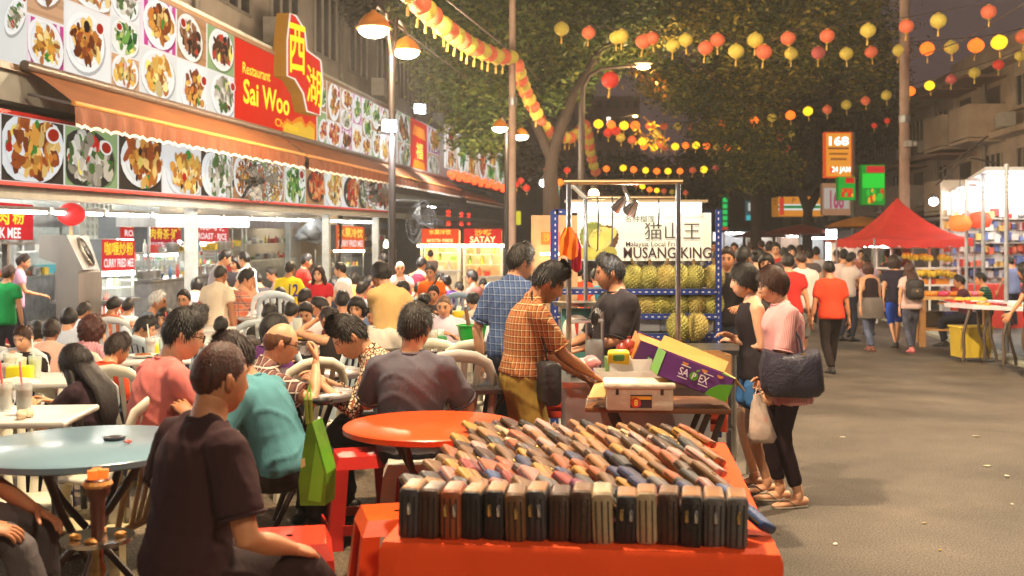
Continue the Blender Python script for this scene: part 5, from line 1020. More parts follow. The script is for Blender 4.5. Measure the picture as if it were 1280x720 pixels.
tree('forked street tree by the tall 168 sign', b, [([b,W(1009,290,40),W(1010,262,40)], [.42,.36,.34]), ([W(1010,264,40),W(996,225,40),W(975,190,39),W(950,170,38)], [.28,.22,.16,.1]), ([W(1010,262,40),W(1026,235,40),W(1040,195,40),W(1050,150,40)], [.28,.22,.16,.1]), ([W(1003,240,40),W(1006,190,40),W(1012,140,40)], [.18,.13,.08])],
 [S3(920,180,42,55,30),S3(985,170,41,52,36),S3(1035,150,40,44,45),S3(1075,105,38,40,45),S3(960,220,41,34,20),S3(880,205,44,34,18),S3(1000,110,40,50,30),S3(1105,150,41,30,34)], 42000, .10, 12, ((62,66,28),(85,80,32),(48,52,26),(100,84,36)))
b = W(420,314,38); b.z = .12
tree('small dark tree behind the restaurant signs left of the lamp heads', b, [([b,W(430,190,38),W(440,120,38)], [.2,.15,.1]), ([W(436,150,38),W(415,110,38)], [.1,.06])], [S3(420,105,38,26,26),S3(450,85,38,28,26),S3(395,130,38,20,16),S3(436,8,30,26,12)], 8000, .11, 15, ((45,48,30),(60,58,32),(36,38,26)))
b = W(640,314,50); b.z = .0
tree('distant street tree behind the red lanterns and satay stalls', b, [([b,W(642,260,50),W(640,200,50)], [.3,.25,.2]), ([W(640,220,50),W(620,190,50)], [.15,.1])], [S3(625,195,50,40,22),S3(665,205,50,36,22),S3(790,215,62,60,22),S3(850,235,62,60,22)], 12000, .15, 18, ((52,56,28),(72,66,30),(40,44,24)))
# yellow leaf sprigs lit by the sodium lamp
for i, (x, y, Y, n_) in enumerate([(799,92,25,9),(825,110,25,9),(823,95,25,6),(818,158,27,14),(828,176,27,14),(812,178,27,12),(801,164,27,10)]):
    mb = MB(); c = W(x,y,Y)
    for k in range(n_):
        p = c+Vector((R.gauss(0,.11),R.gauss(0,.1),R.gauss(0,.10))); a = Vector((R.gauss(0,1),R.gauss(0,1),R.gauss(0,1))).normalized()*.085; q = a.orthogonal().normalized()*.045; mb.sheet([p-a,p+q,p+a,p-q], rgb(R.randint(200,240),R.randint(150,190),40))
    mb.tube([c+Vector((-.3,0,.25)), c, c+Vector((.25,0,-.3))], .014, 4, rgb(120,80,40)); o = mb.build('leafy_sprig', leafm, None); tag(o, ['yellow leafy sprig just left of the glowing sodium lamp','yellow sprig at the lower end of the bare twig by the sodium lamp','small yellow sprig above the twig by the sodium lamp','yellow flower bunch at the top of the central lantern cluster','yellow flower bunch at the bottom right of the central cluster','yellow bunch at the bottom left of the central cluster','yellow bunch inside the left of the central cluster'][i], 'leaves')
# ------------------------------------------------------------------ far towers
def tower(px0, px1, y_top, Y, c, label, seed, lit=.06, nx=5, nz=12):
    r = random.Random(seed); a, b_ = W(px0,314,Y), W(px1,314,Y); z1 = CAMZ-(y_top-HY)/FPX*Y; t = thing('tower_block', label, 'building', ((a.x+b_.x)/2,Y,0)); w = b_.x-a.x; mb = MB(); mb.box((0,6,z1/2), (w,12,z1)); mb.build('wall', mat("tower_wall_%d" % seed, rgb(*c), .8, 0, .15, .2), t)
    dx, dz = w/nx, z1/nz; on, off = cm(230,215,180,.5), cm(30,28,32,.3); mo = mat("lit_window",(1,.9,.7),.4,emit=.9,emitcol=(1,.9,.72)); me_ = None
    for i in range(nx):
        for k in range(1, nz):
            mb = MB(); mb.box((0,-.02,0), (dx*.42,.1,dz*.45)); l = r.random() < lit
            key = (seed, l)
            if key not in LPROTO: o = mb.build('window', mo if l else off, t); LPROTO[key] = o
            else: o = LPROTO[key].copy(); COL.objects.link(o)
            o.location = (-w/2+dx*(i+.5), 0, dz*(k+.5))
tower(690, 742, 70, 120, (150,126,128), 'dark tower with a few lit windows behind the curved lamp', 31); tower(744, 800, 120, 150, (140,118,118), 'further dark tower right of the curved lamp post', 32, .05, 5, 10); tower(1080, 1128, 128, 70, (95,105,92), 'grey green block behind the thick right pole', 33, .02, 4, 8); tower(570, 690, 60, 140, (66,56,58), 'wide dark tower behind the left street tree', 34, .03, 8, 12); tower(820, 1090, 215, 130, (60,52,50), 'long low dark block closing the end of the street', 35, .04, 20, 5)
# ================================================================== furniture kit
def plastic(c, rough=.38): return mat("plastic_%d_%d_%d" % c, rgb(*c), rough, 0, .07, 4, .08, 8, dirt=.12, spec=.5)
CH = {}
def chair(loc, rz, c, label, grp='plastic chairs at the tables'):
    if c not in CH:
        m = plastic(c); t = thing('plastic_chair', label, 'chair', loc, rz, grp)
        mb = MB(); mb.rbox((0,0,.43), (.43,.42,.03), .014); mb.rbox((0,.205,.415), (.40,.03,.05), .014); mb.build('seat', m, t, 50)
        for sx in (-1,1):
            for sy in (-1,1): mb = MB(); mb.hexa([(sx*.225-.022,sy*.215-.022,0),(sx*.225+.022,sy*.215-.022,0),(sx*.225+.022,sy*.215+.022,0),(sx*.225-.022,sy*.215+.022,0)],[(sx*.19-.03,sy*.18-.03,.415),(sx*.19+.03,sy*.18-.03,.415),(sx*.19+.03,sy*.18+.03,.415),(sx*.19-.03,sy*.18+.03,.415)]); mb.build('leg', m, t)
        P = [(-.20,-.19,.44),(-.215,-.225,.58),(-.21,-.26,.70),(-.175,-.275,.785),(-.10,-.287,.825),(0,-.292,.838),(.10,-.287,.825),(.175,-.275,.785),(.21,-.26,.70),(.215,-.225,.58),(.20,-.19,.44)]
        mb = MB(); mb.tube(P, [.022,.024,.027,.033,.038,.040,.038,.033,.027,.024,.022], 10, flat=.55, up=(0,1,0)); mb.build('back_frame', m, t, 60)
        for x in (-.12,-.04,.04,.12): mb = MB(); mb.tube([(x*.72,-.195,.44),(x*.9,-.245,.62),(x,-.28,.80)], [.022,.019,.020], 8, flat=.4, up=(0,1,0)); mb.build('back_slat', m, t, 60)
        CH[c] = t; return t
    return cp(CH[c], loc, rz, label)
ST = {}
def stool(loc, rz, c, label, h=.46):
    if c not in ST:
        m = plastic(c, .3); t = thing('plastic_stool', label, 'stool', loc, rz, 'plastic stools'); s = h/.46; mb = MB(); mb.hexa([(-.16,-.16,h-.06),(.16,-.16,h-.06),(.16,.16,h-.06),(-.16,.16,h-.06)],[(-.135,-.135,h),(.135,-.135,h),(.135,.135,h),(-.135,.135,h)]); mb.build('seat', m, t)
        mb = MB(); mb.lathe([(.014,h+.001),(.0,h+.001)], (0,0,0), 10); mb.build('finger_hole', cm(60,20,10), t)
        for sx in (-1,1):
            for sy in (-1,1): mb = MB(); b_ = [(.205,.205),(.125,.205),(.125,.19),(.19,.19),(.19,.125),(.205,.125)]; u = [(.16,.16),(.09,.16),(.09,.146),(.146,.146),(.146,.09),(.16,.09)]; v = [(sx*x,sy*y,0) for x,y in b_]+[(sx*x,sy*y,h-.058) for x,y in u]; mb.add(v, [(i,(i+1)%6,6+(i+1)%6,6+i) for i in range(6)]+[(5,4,3,2,1,0),(6,7,8,9,10,11)]); mb.build('leg', m, t)
        for sx, sy in ((0,-1),(0,1),(-1,0),(1,0)): mb = MB(); mb.box((sx*.196,sy*.196,.10), (.25 if sx == 0 else .012, .25 if sy == 0 else .012, .05)); mb.build('rung', m, t)
        ST[c] = t; return t
    return cp(ST[c], loc, rz, label)
def round_table(px, py, Y, r_, c, label, top_h=.74, floor=.12, leg=(70,50,45), rough=.22, fold=True):
    p = W(px, py, Y); t = thing('round_table', label, 'table', (p.x,Y,floor), R.uniform(0,1)); mb = MB(); mb.lathe([(r_-.03,top_h-.04),(r_,top_h-.03),(r_,top_h-.008),(r_-.01,top_h),(0,top_h+.0005)], (0,0,0), 40); mb.build('table_top', mat("table_top_%d_%d_%d" % c, rgb(*c), rough, 0, .08, 3, .04, 5, dirt=.1), t, 40)
    m = cm(*leg,.4)
    for a in (.7,2.3):
        for s in (-1,1):
            mb = MB(); d = Vector((math.cos(a),math.sin(a),0)); n_ = Vector((-d.y,d.x,0))*.05*s; mb.tube([d*s*r_*.72+n_, -d*s*r_*.25+n_+Vector((0,0,top_h*.66)), -d*s*r_*.55+n_+Vector((0,0,top_h-.045))] if fold else [d*s*r_*.6+n_, d*s*r_*.5+n_+Vector((0,0,top_h-.045))], .016, 8); mb.build('leg', m, t, 60)
    mb = MB(); mb.tube([(-r_*.4,.1,top_h*.35),(r_*.4,.1,top_h*.35)], .012, 6); mb.build('brace', m, t); return t
def rect_table(px, py, Y, w, d, c, label, rz=0., top_h=.74, floor=.12, leg=(90,90,92)):
    p = W(px, py, Y); t = thing('dining_table', label, 'table', (p.x,Y,floor), rz); mb = MB(); mb.rbox((0,0,top_h-.015), (w,d,.03), .012); mb.build('table_top', mat("table_top_%d_%d_%d" % c, rgb(*c), .3, 0, .08, 3, .04, 5, dirt=.1), t, 50)
    for sx in (-1,1):
        for sy in (-1,1): mb = MB(); mb.tube([(sx*w*.42,sy*d*.40,0),(sx*w*.38,sy*d*.36,top_h-.03)], .017, 8); mb.build('leg', cm(*leg,.35), t, 60)
    return t
tz = .86                                                   # table tops on the terrace
# near tables
round_table(108, 557, 4.22, .46, (120,150,168), 'round folding table with pale blue shiny top at lower left')
round_table(540, 530, 4.82, .41, (236,84,32), 'round bright orange plastic table in the middle foreground', .72, rough=.3)
for i, (px, Y, r_, c, l) in enumerate([(378,5.75,.30,(95,88,90),'dark round table under the printed shirt man\'s hands'),(392,6.8,.34,(105,95,95),'dark round table just behind the printed shirt man'),(556,8.6,.55,(40,34,32),'black round table before the bald man, with a green bucket'),(590,6.3,.42,(48,44,44),'black round table below the grey chairs beside the blue check shirt'),(620,12.0,.5,(60,54,52),'dark round table near the SATAY stall, with a tissue box'),(335,9.3,.5,(70,60,58),'dark round table among the crowd below the beige shirt man'),(460,11,.5,(64,58,56),'dark round table behind the man in the yellow polo'),(225,9.4,.5,(215,215,210),'white round table between the navy shirt man and the old man'),(560,15,.55,(70,60,56),'far dark round table by the orange shirt woman'),(350,12.5,.5,(190,190,186),'white round table below the yellow jersey')]): round_table(px, 400, Y, r_, c, l)
rect_table(20, 528, 5.0, .62, .55, (225,222,215), 'small white table with iced coffee at the left edge', .1)
rect_table(30, 475, 6.4, .85, .6, (205,205,200), 'white table with a yellow tissue box before the woman facing us', .1)
rect_table(185, 430, 7.6, .6, .5, (215,215,212), 'white table in front of the navy shirt man', .3); rect_table(265, 400, 10.5, .7, .6, (220,220,218), 'white table in front of the man in glasses at the back', .1)
# things on tables
def cup(px, Y, c, label, h=.14, r_=.04, straw=None, z=tz, py=None, name='drink_glass'):
    p = W(px, 0, Y); t = thing(name, label, 'drink', (p.x,Y,z+.002)); mb = MB(); mb.lathe([(r_*.75,0),(r_,h),(r_*.92,h),(r_*.7,.01),(0,.01)], (0,0,0), 14); mb.build('glass', mat("cup_glass", rgb(220,232,230), .1, 0, .03, alpha=.4), t, 50); mb = MB(); mb.lathe([(0,.012),(r_*.69,.012),(r_*.88,h*.8),(0,h*.8)], (0,0,0), 14); mb.build('drink', cm(*c,.25), t, 50)
    if straw: mb = MB(); mb.cyl((0,0,.03),(-.03,.02,h+.10),.005,6); mb.build('straw', cm(*straw,.4), t)
def tub(px, Y, c, label, d=(.14,.10,.09), z=tz, rz=.2, name='tissue_box', lid=(235,235,232)):
    p = W(px, 0, Y); t = thing(name, label, 'tissue box', (p.x,Y,z+.001), rz); mb = MB(); mb.rbox((0,0,d[2]/2), d, .012); mb.build('box', plastic(c), t, 50); mb = MB(); mb.sheet([(-.03,0,d[2]),(.03,.01,d[2]),(.04,0,d[2]+.05),(-.01,.02,d[2]+.06)]); mb.build('tissue', cm(*lid,.8), t)
def plate(px, Y, c, label, r_=.1, z=tz, cat='plate', rim=(230,228,220), food_=True):
    p = W(px, 0, Y); t = thing('plate', label, cat, (p.x,Y,z+.002)); mb = MB(); mb.lathe([(r_*.55,0),(r_*.9,.012),(r_,.022),(r_*.98,.024),(r_*.6,.008),(0,.008)], (0,0,0), 20); mb.build('dish', cm(*rim,.25), t, 40)
    if food_:
        mb = MB()
        for k in range(9): a, q = R.uniform(0,6.3), r_*.5*R.random(); mb.ball((q*math.cos(a),q*math.sin(a),.018), (.022,.018,.014), 7, 5, jit=.2)
        mb.build('food', cm(*c,.5), t, 60)
tub(25, 6.25, (228,215,40), 'yellow plastic tissue box on the white table, front left'); cup(44, 6.35, (190,205,120), 'lime drink with straw beside the yellow tissue box', straw=(230,235,235)); cup(30, 4.95, (150,105,70), 'iced milk coffee with pink straw at the left edge', .15, straw=(225,120,140)); cup(5, 5.05, (160,120,85), 'second iced coffee cut by the left edge', .14, straw=(225,80,80))
cup(10, 6.3, (230,120,60), 'orange drink before the woman facing us', .10); plate(8, 6.45, (190,130,80), 'small snack plate by the orange drink', .07)
for i, (px, Y) in enumerate([(37,4.86),(30,4.82)]): mb = MB(); p = W(px,0,Y); [mb.ball((p.x+R.uniform(-.02,.02),Y+R.uniform(-.02,.02),tz+.022), .022, 8, 6, jit=.3) for k in range(3)]; tag(mb.build('crumpled_tissue', cm(235,215,185,.8), None, 60), ['crumpled tissue on the small white table by the phone','second crumpled tissue to the left on the small white table'][i], 'tissue')
t = thing('ashtray', 'dark round ashtray on the blue table', 'ashtray', (W(143,0,4.3).x,4.3,tz+.001)); mb = MB(); mb.lathe([(.04,0),(.045,.012),(.035,.014),(0,.006)], (0,0,0), 16); mb.build('dish', cm(50,52,58,.3), t, 40)
t = thing('peanut_scrap', 'small pink scrap by the hand on the blue table', 'litter', (W(160,0,4.2).x,4.2,tz+.003)); mb = MB(); mb.ball((0,0,.008), (.016,.011,.008), 8, 6, jit=.3); mb.build('scrap', cm(215,120,110,.6), t)
p = W(590,0,8.5); t = thing('plastic_bucket', 'bright green bucket on the black table by the bald man', 'bucket', (p.x,8.5,tz+.001)); mb = MB(); mb.lathe([(.085,0),(.12,.17),(.13,.17),(.13,.18),(.112,.18),(.08,.01),(0,.01)], (0,0,0), 20); mb.build('pail', plastic((20,165,50)), t, 50); mb = MB(); mb.tube([(0,0,.02),(-.05,.02,.30)], .016, 8); mb.build('handle', cm(120,80,50), t)
for i, (px, Y, c, l) in enumerate([(383,9.2,(225,60,60),'red bowl before the white shirt man looking down'),(376,9.1,(230,180,70),'yellow dish in front of the red bowl')]): plate(px, Y, c, l, .09, rim=c)
cup(372, 9.3, (225,235,215), 'tall pale drink left of the white shirt man', .18, .045); tub(573, 12.0, (235,200,30), 'yellow tissue box far back before the brown tee man'); cup(205, 7.55, (190,215,210), 'water glass on the navy shirt man\'s table'); plate(178, 7.6, (150,90,50), 'plate of noodles on the navy shirt man\'s table'); plate(232, 9.3, (200,120,60), 'plate on the white round table before the old man'); cup(250, 10.4, (170,110,60), 'glass of tea on the back white table')
plate(402, 5.3, (60,60,65), 'dark saucer near the printed shirt man\'s hand', .06, rim=(60,58,60)); cup(322, 5.9, (205,170,60), 'glass of tea by the balding man\'s face', .16, .05); cup(326, 5.8, (150,170,70), 'green bottle drink beside the glass of tea', .17, .035); plate(385, 6.5, (200,150,60), 'small yellow dish at the edge of the rear dark table', .05, rim=(210,180,60)); cup(538, 8.5, (200,150,90), 'milk tea on the black table', .12); plate(520, 8.7, (190,110,60), 'plate of food on the black table', .1)
cup(455, 11, (220,200,120), 'pale drink on the table behind the yellow polo man', .14); plate(338, 12.4, (190,90,50), 'plate on the white table below the yellow jersey'); cup(610, 11.9, (230,80,60), 'red drink near the SATAY stall', .14); cup(572, 15, (225,225,210), 'pale cup on the far table by the orange shirt woman', .13); plate(628, 12, (205,110,80), 'plate of prawns near the SATAY stall', .11)
for px, Y, nm in ((330,9.2,'the crowd table below the beige shirt man'),(452,10.9,'the table behind the mustard polo'),(216,9.3,'the white round table before the old man'),(344,12.5,'the white table below the yellow jersey'),(615,11.9,'the dark table near the SATAY stall'),(548,8.55,'the black table of the bald man'),(18,6.5,'the white table of the woman facing us'),(194,7.7,'the navy shirt man\'s table')):
    plate(px+9, Y-.1, R.choice([(190,110,50),(120,130,60),(200,150,80)]), 'noodle plate on '+nm, .11); cup(px-6, Y+.1, R.choice([(190,120,60),(220,200,150),(150,60,40)]), 'iced drink on '+nm, .13, straw=R.choice([None,(220,80,80),(240,240,240)]))
    tub(px+2, Y+.18, R.choice([(210,60,50),(60,140,80),(230,200,60),(70,110,170)]), 'small tissue holder on '+nm, (.11,.09,.07))
# near stools and chairs
stool((W(497,0,4.25).x,4.25,.12), .25, (236,92,34), 'orange stool in front of the orange table, beside the wallets'); stool((W(362,0,3.95).x,3.95,.12), .2, (222,62,44), 'red stool under the man in the teal shirt', .44)
stool((W(520,0,5.35).x,5.3,.12), .1, (222,218,205), 'white stool under the grey tee man'); stool((W(270,0,2.75).x,2.72,.12), .35, (205,190,170), 'cream stool under the man nearest us', .48)
stool((W(450,0,5.45).x,5.5,.12), .3, (205,50,45), 'red stool behind the orange table legs'); stool((W(598,0,6.0).x,6.0,.12), .2, (196,40,40), 'dark red stool beside the blue jeans')
def chair_px(px, py_top, Y, rz, c, label): Y *= 1.1; p = W(px, py_top, Y); chair((p.x,Y,min(max(p.z-.86,-.1),.3)), math.radians(rz), c, label)
CW, CB, CG, CBL = (222,216,196), (190,205,212), (150,150,155), (140,165,190)
for a in [(150,487,4.75,65,CW,'big cream chair behind the long haired woman'),(70,473,5.6,70,CB,'pale blue chair facing the long haired woman'),(14,482,5.35,200,CW,'cream chair at the left edge by the iced coffee'),(66,445,6.9,150,CW,'cream chair beside the woman facing us'),(5,440,7.2,180,(225,228,230),'white chair cut by the left edge'),(12,430,8.4,0,(225,228,230),'white chair under the back left crowd'),(200,408,8.3,-60,(222,226,230),'white chair behind the navy shirt man'),(212,418,7.4,-40,CB,'pale blue chair left of the pink tee man'),(183,452,6.0,-20,CW,'cream chair beside the orange tee man'),(368,444,6.0,40,CW,'cream chair just left of the printed shirt man'),(380,425,7.0,-30,CB,'pale blue chair behind the purple top woman'),(415,425,7.2,60,CB,'pale blue chair behind the black vest woman'),(565,434,5.7,10,(190,188,182),'grey chair with arch back right of the grey tee man'),(596,422,6.6,0,CW,'cream chair behind the grey arch chair'),(558,421,7.0,-15,CW,'cream chair left of the rear cream chair'),(612,460,6.0,-70,(205,205,198),'pale chair half behind the blue check shirt man'),(340,362,11.5,10,(235,238,242),'white chair under the long haired back'),(352,362,11.2,0,(215,230,245),'second white chair right next to the first at the back'),(600,365,13.5,60,(130,130,138),'grey chair of the brown tee man'),(576,365,12.5,0,CBL,'blue grey chair left of the brown tee man'),(612,372,11.5,70,(130,130,138),'grey chair right behind the brown tee man'),(622,352,16,0,CBL,'far blue grey chair by the SATAY stall'),(245,420,8.2,0,CB,'pale blue chair behind the pink tee man'),(318,398,9.6,20,CB,'pale chair below the plaid arms-crossed man'),(150,395,10.2,0,(222,226,230),'white chair right of the bald white shirt man'),(130,600,4.6,80,(205,190,150),'yellowish chair under the blue table edge'),(30,585,4.9,200,CW,'cream chair beyond the blue table legs')]: chair_px(*a)
# ------------------------------------------------------------------ hookah
p = W(122, 0, 3.55); t = thing('hookah', 'ornate brass hookah pipe with coal bowl and tray beside the blue table', 'hookah', (p.x,3.55,.12)); hb = mat("hookah_metal", (.42,.27,.12), .3, 1., .3, 30, .2, 60); zt = CAMZ-.12-(585-HY)/FPX*3.55
K = zt/.80
mb = MB(); mb.lathe([(r_*K,z*K) for r_, z in ((.07,0),(.085,.03),(.075,.12),(.045,.19),(.03,.22),(.034,.25),(.025,.27),(.03,.30),(.022,.33),(.034,.36),(.02,.40),(.028,.45),(.018,.48),(.02,.52),(.02,.53))], (0,0,0), 18); mb.build('stem', hb, t, 60)
mb = MB(); mb.lathe([(.02*K,.53*K),(.12*K,.545*K),(.125*K,.56*K),(.118*K,.56*K),(.02*K,.545*K)], (0,0,0), 26); mb.build('tray', mat("bright_steel",(.75,.75,.74),.2,1.), t, 50)
mb = MB(); mb.lathe([(.02*K,.55*K),(.024*K,.60*K),(.026*K,.69*K),(.042*K,.712*K),(.044*K,.76*K),(.038*K,.765*K),(0,.74*K)], (0,0,0), 18); mb.build('bowl', cm(90,45,30,.35), t, 50); mb = MB(); mb.lathe([(.046*K,.735*K),(.052*K,.745*K),(.046*K,.757*K)], (0,0,0), 18); mb.build('bowl_rim', cm(215,150,80,.3), t)
for i in range(3): mb = MB(); a = i*2.1; mb.lathe([(.018*K,.765*K),(.018*K,.795*K),(0,.797*K)], (.021*K*math.cos(a),.021*K*math.sin(a),0), 10); mb.build('coal', mat("hot_coal", rgb(200,110,50), .8, emit=.3, emitcol=rgb(255,120,40)), t)
for i in range(4): mb = MB(); a = i*1.5+.3; mb.ball((.075*K*math.cos(a),.075*K*math.sin(a),.562*K), (.022,.015,.012), 8, 6, jit=.2); mb.build('scrap', cm(205,140,60,.5), t)
mb = MB(); mb.tube([(0,0,.30*K),(-.09*K,-.03,.28*K),(-.17*K,-.05,.20*K),(-.14*K,-.06,.12*K),(-.04*K,-.08,.09*K),(-.02,-.1,.02)], .011*K, 8); mb.build('hose', cm(190,130,60,.4), t, 60); mb = MB(); mb.tube([(-.13*K,-.06,.125*K),(-.04*K,-.08,.09*K)], .02*K, 8); mb.build('mouthpiece', cm(225,165,80,.4), t)
# ------------------------------------------------------------------ green shopping bag
p = W(394, 500, 4.35); zb = CAMZ-(632-HY)/FPX*4.3; t = thing('shopping_bag', 'bright green printed bag hanging beside the balding plaid man', 'bag', (p.x,4.3,zb)); q = lambda x, y, d=0.: Vector(((x-394)/FPX*4.3, d, (632-y)/FPX*4.3)); mb = MB(); F_ = [q(378,632),(q(409,632)),q(411,592),q(403,562),q(393,528),q(387,530),q(381,566),q(376,602)]; B_ = [v+Vector((.02,.12,0)) for v in F_]; k = 8; mb.add(F_+B_, [tuple(range(k)), tuple(range(2*k-1,k-1,-1))]+[(i,k+i,k+(i+1)%k,(i+1)%k) for i in range(k)]); mb.build('bag_body', mat("green_bag", rgb(90,160,35), .35, 0, .35, 5, .7, 7), t)
mb = MB(); mb.slab([q(388,625,-.004),q(404,628,-.004),q(408,590,-.004),q(398,552,-.004)], .002, rgb(120,215,60)); mb.slab([q(379,585,-.005),q(385,582,-.005),q(384,572,-.005),q(379,574,-.005)], .002, rgb(225,235,160)); mb.build('print', M_FLAT(), t); mb = MB(); mb.tube([q(387,530), q(385,500), q(388,478,.05), q(391,500), q(392,529)], .008, 6); mb.build('handle', cm(130,160,50), t)
# ------------------------------------------------------------------ wallet table
ax = Vector((.9934,-.115,0)); ay = Vector((.115,.9934,0)); O = Vector((-.395,3.17,0)); TWd, TDp, TH = 1.185, 1.80, .75
t = thing('market_table', 'trestle table under a bright orange cloth covered with wallets', 'table', O+ax*TWd/2+ay*TDp/2, math.atan2(ax.y, ax.x)); hw, hd = TWd/2, TDp/2
mb = MB(); mb.box((0,0,TH-.025), (TWd-.02,TDp-.02,.03)); mb.build('board', cm(120,85,55,.6), t)
for sx in (-1,1):
    for sy in (-1,1): mb = MB(); mb.cyl((sx*hw*.85,sy*hd*.85,0),(sx*hw*.85,sy*hd*.85,TH-.04),.02,8); mb.build('leg', steel_d, t)
cl = thing('tablecloth', 'bright orange cloth over the wallet table, hanging at the front', 'tablecloth', t.location, t.rotation_euler.z); cm_ = mat("orange_cloth", rgb(240,82,30), .72, 0, .06, 4, .35, 6, spec=.25); n = 40; v, f = [], []
def edge(i): s = i/n*4; k = int(min(s,3.999)); q = s-k; return [(-hw+2*hw*q,-hd),(hw,-hd+2*hd*q),(hw-2*hw*q,hd),(-hw,hd-2*hd*q)][k]
rr = random.Random(2); nx, ny = 22, 30
for j in range(ny+1):
    for i in range(nx+1): v.append((-hw+2*hw*i/nx, -hd+2*hd*j/ny, TH+.003+(.004*math.sin(i*1.7+j*.6)*math.sin(j*.9) if i > 17 else 0)+rr.uniform(0,.0015)))
f += [(j*(nx+1)+i, j*(nx+1)+i+1, (j+1)*(nx+1)+i+1, (j+1)*(nx+1)+i) for j in range(ny) for i in range(nx)]
mb = MB(); mb.add(v, f); per = [(-hw+2*hw*i/nx,-hd) for i in range(nx)]+[(hw,-hd+2*hd*i/ny) for i in range(ny)]+[(hw-2*hw*i/nx,hd) for i in range(nx)]+[(-hw,hd-2*hd*i/ny) for i in range(ny)]; m_ = len(per); v = []
for z, o_ in ((TH+.003,0),(TH-.02,.012),(TH-.25,.02),(TH-.52,.03)):
    for i, (x, y) in enumerate(per): wv = o_+(.030*math.sin(i*1.1)+.020*math.sin(i*2.7))*max(0,(TH-z-.02)/.5); d = Vector((x/hw if abs(x) > hw-.001 else 0, y/hd if abs(y) > hd-.001 else 0, 0)); d = d.normalized(); v.append((x+d.x*wv, y+d.y*wv, z))
mb.add(v, [(j*m_+i, j*m_+(i+1)%m_, (j+1)*m_+(i+1)%m_, (j+1)*m_+i)[::-1] for j in range(3) for i in range(m_)]); mb.build('cloth', cm_, cl, 50)
WC = {'black': (48,44,48), 'dark brown': (92,58,42), 'tan': (190,130,75), 'cream': (215,190,150), 'red': (165,40,35), 'navy': (38,48,105), 'maroon': (100,30,45), 'magenta': (150,40,95), 'mustard': (205,150,50), 'grey': (120,115,115), 'rose': (205,140,130), 'bronze': (140,95,55), 'blue': (40,80,150), 'orange brown': (190,95,45), 'pale pink': (220,170,160), 'charcoal': (82,76,80)}
WM = {}
def leather(nm):
    c = tuple(int(q*.80) for q in WC[nm]); return mat("leather_"+nm.replace(' ','_'), rgb(*c), .46, 0, .3, 12, .25, 120, coat=.08, dirt=.1)
gold = mat("gold_metal", (.75,.52,.2), .25, 1.); silver = mat("silver_zip", (.75,.77,.8), .22, 1.)
def wallet(kind, nm, d, trim, loc, rot, label, grp):
    k = (kind, nm, trim)
    if k not in WM:
        mb = MB(); m = leather(nm)
        if kind == 'front':
            mb.rbox((0,0,d[2]/2), d, .014, n=3); o = mb.build('wallet', m, None, 50); mb = MB(); mb.rbox((0,.004,d[2]-.008), (d[0]*.92,d[1]*.96,.022), .01); mb.build('top_flap', leather({'black':'tan','grey':'tan','dark brown':'bronze','charcoal':'tan','orange brown':'orange brown','cream':'tan'}.get(nm,'bronze')) if trim != 'none' else m, o, 50)
            for x in (-.3,0,.3): mb = MB(); mb.box((x*d[0],-d[1]/2-.001,d[2]*.46), (.003,.006,d[2]*.80)); mb.build('zip_seam', cm(22,20,20,.5), o)
            if trim in ('silver','gold','both'):
                for x in ((-.17,.17) if trim == 'both' else (.05,)): mb = MB(); mb.rbox((x*d[0]*1.3,-d[1]/2-.007,d[2]*.62), (.010,.006,.038), .004); mb.build('zip_puller', silver if (trim != 'gold' and x >= 0) or trim == 'silver' else gold, o, 50)
        else:
            mb.rbox((0,0,0), d, .012); o = mb.build('wallet', m, None, 50); mb = MB(); mb.box((0,0,d[2]/2+.0005), (.006,d[1]*.9,.004)); mb.build('zip', gold if trim != 'silver' else silver, o)
            mb = MB(); mb.rbox((0,-d[1]*.02,-.003), (d[0]*1.06,d[1]*.12 if kind == 'strap' else d[1]*1.0,d[2]*(1.02 if kind == 'strap' else .25)), .01); mb.build('strap' if kind == 'strap' else 'band', leather({'black':'charcoal','tan':'bronze','cream':'tan','bronze':'dark brown','orange brown':'bronze','mustard':'bronze','rose':'maroon','pale pink':'rose','red':'maroon','magenta':'maroon','blue':'navy','grey':'charcoal'}.get(nm,'dark brown')), o, 50)
            if kind == 'strap' or trim == 'gold': mb = MB(); mb.rbox((d[0]/2+.003,-d[1]*.02,d[2]*.25), (.006,.018,.018), .004); mb.build('clasp', gold, o, 50)
        WM[k] = o
    else: o = cp(WM[k])
    o.location = loc; o.rotation_euler = rot; q = R.uniform(.84,1.08) if kind != 'front' else R.uniform(.95,1.03); o.scale = (q*R.uniform(.8,1.05) if kind != 'front' else 1,q,q); tag(o, label, 'wallet', grp); return o
tr = math.atan2(ax.y, ax.x)
fr = [('charcoal','silver'),('dark brown','none'),('orange brown','both'),('black','tan'),('black','both'),('bronze','gold'),('charcoal','both'),('dark brown','none'),('dark brown','tan2'),('cream','none'),('black','both2'),('cream','tan'),('dark brown','tan'),('black','both'),('grey','silver'),('grey','gold')]
for i, (nm, trm) in enumerate(fr):
    trm = trm.replace('2',''); x = .07+i*.0665; p = O+ax*x+ay*(.112+R.uniform(-.008,.008)); wallet('front', nm, (.063,.125,.155), trm, (p.x,p.y,TH+.004), (R.uniform(-.03,.05),R.uniform(-.04,.04),tr+R.uniform(-.10,.03)), '%s zipped clutch standing in the front row, %s from the left' % (nm, nth(i)), 'clutches standing in the front row')
PALF = ['tan','charcoal','red','grey','bronze','cream','navy','maroon','magenta','black','mustard','blue','red','rose']; PALM = ['tan','black','orange brown','mustard','dark brown','bronze','red','orange brown','navy','tan','bronze']; PALB = ['tan','pale pink','bronze','bronze','black','dark brown','orange brown','tan','mustard','cream','dark brown']
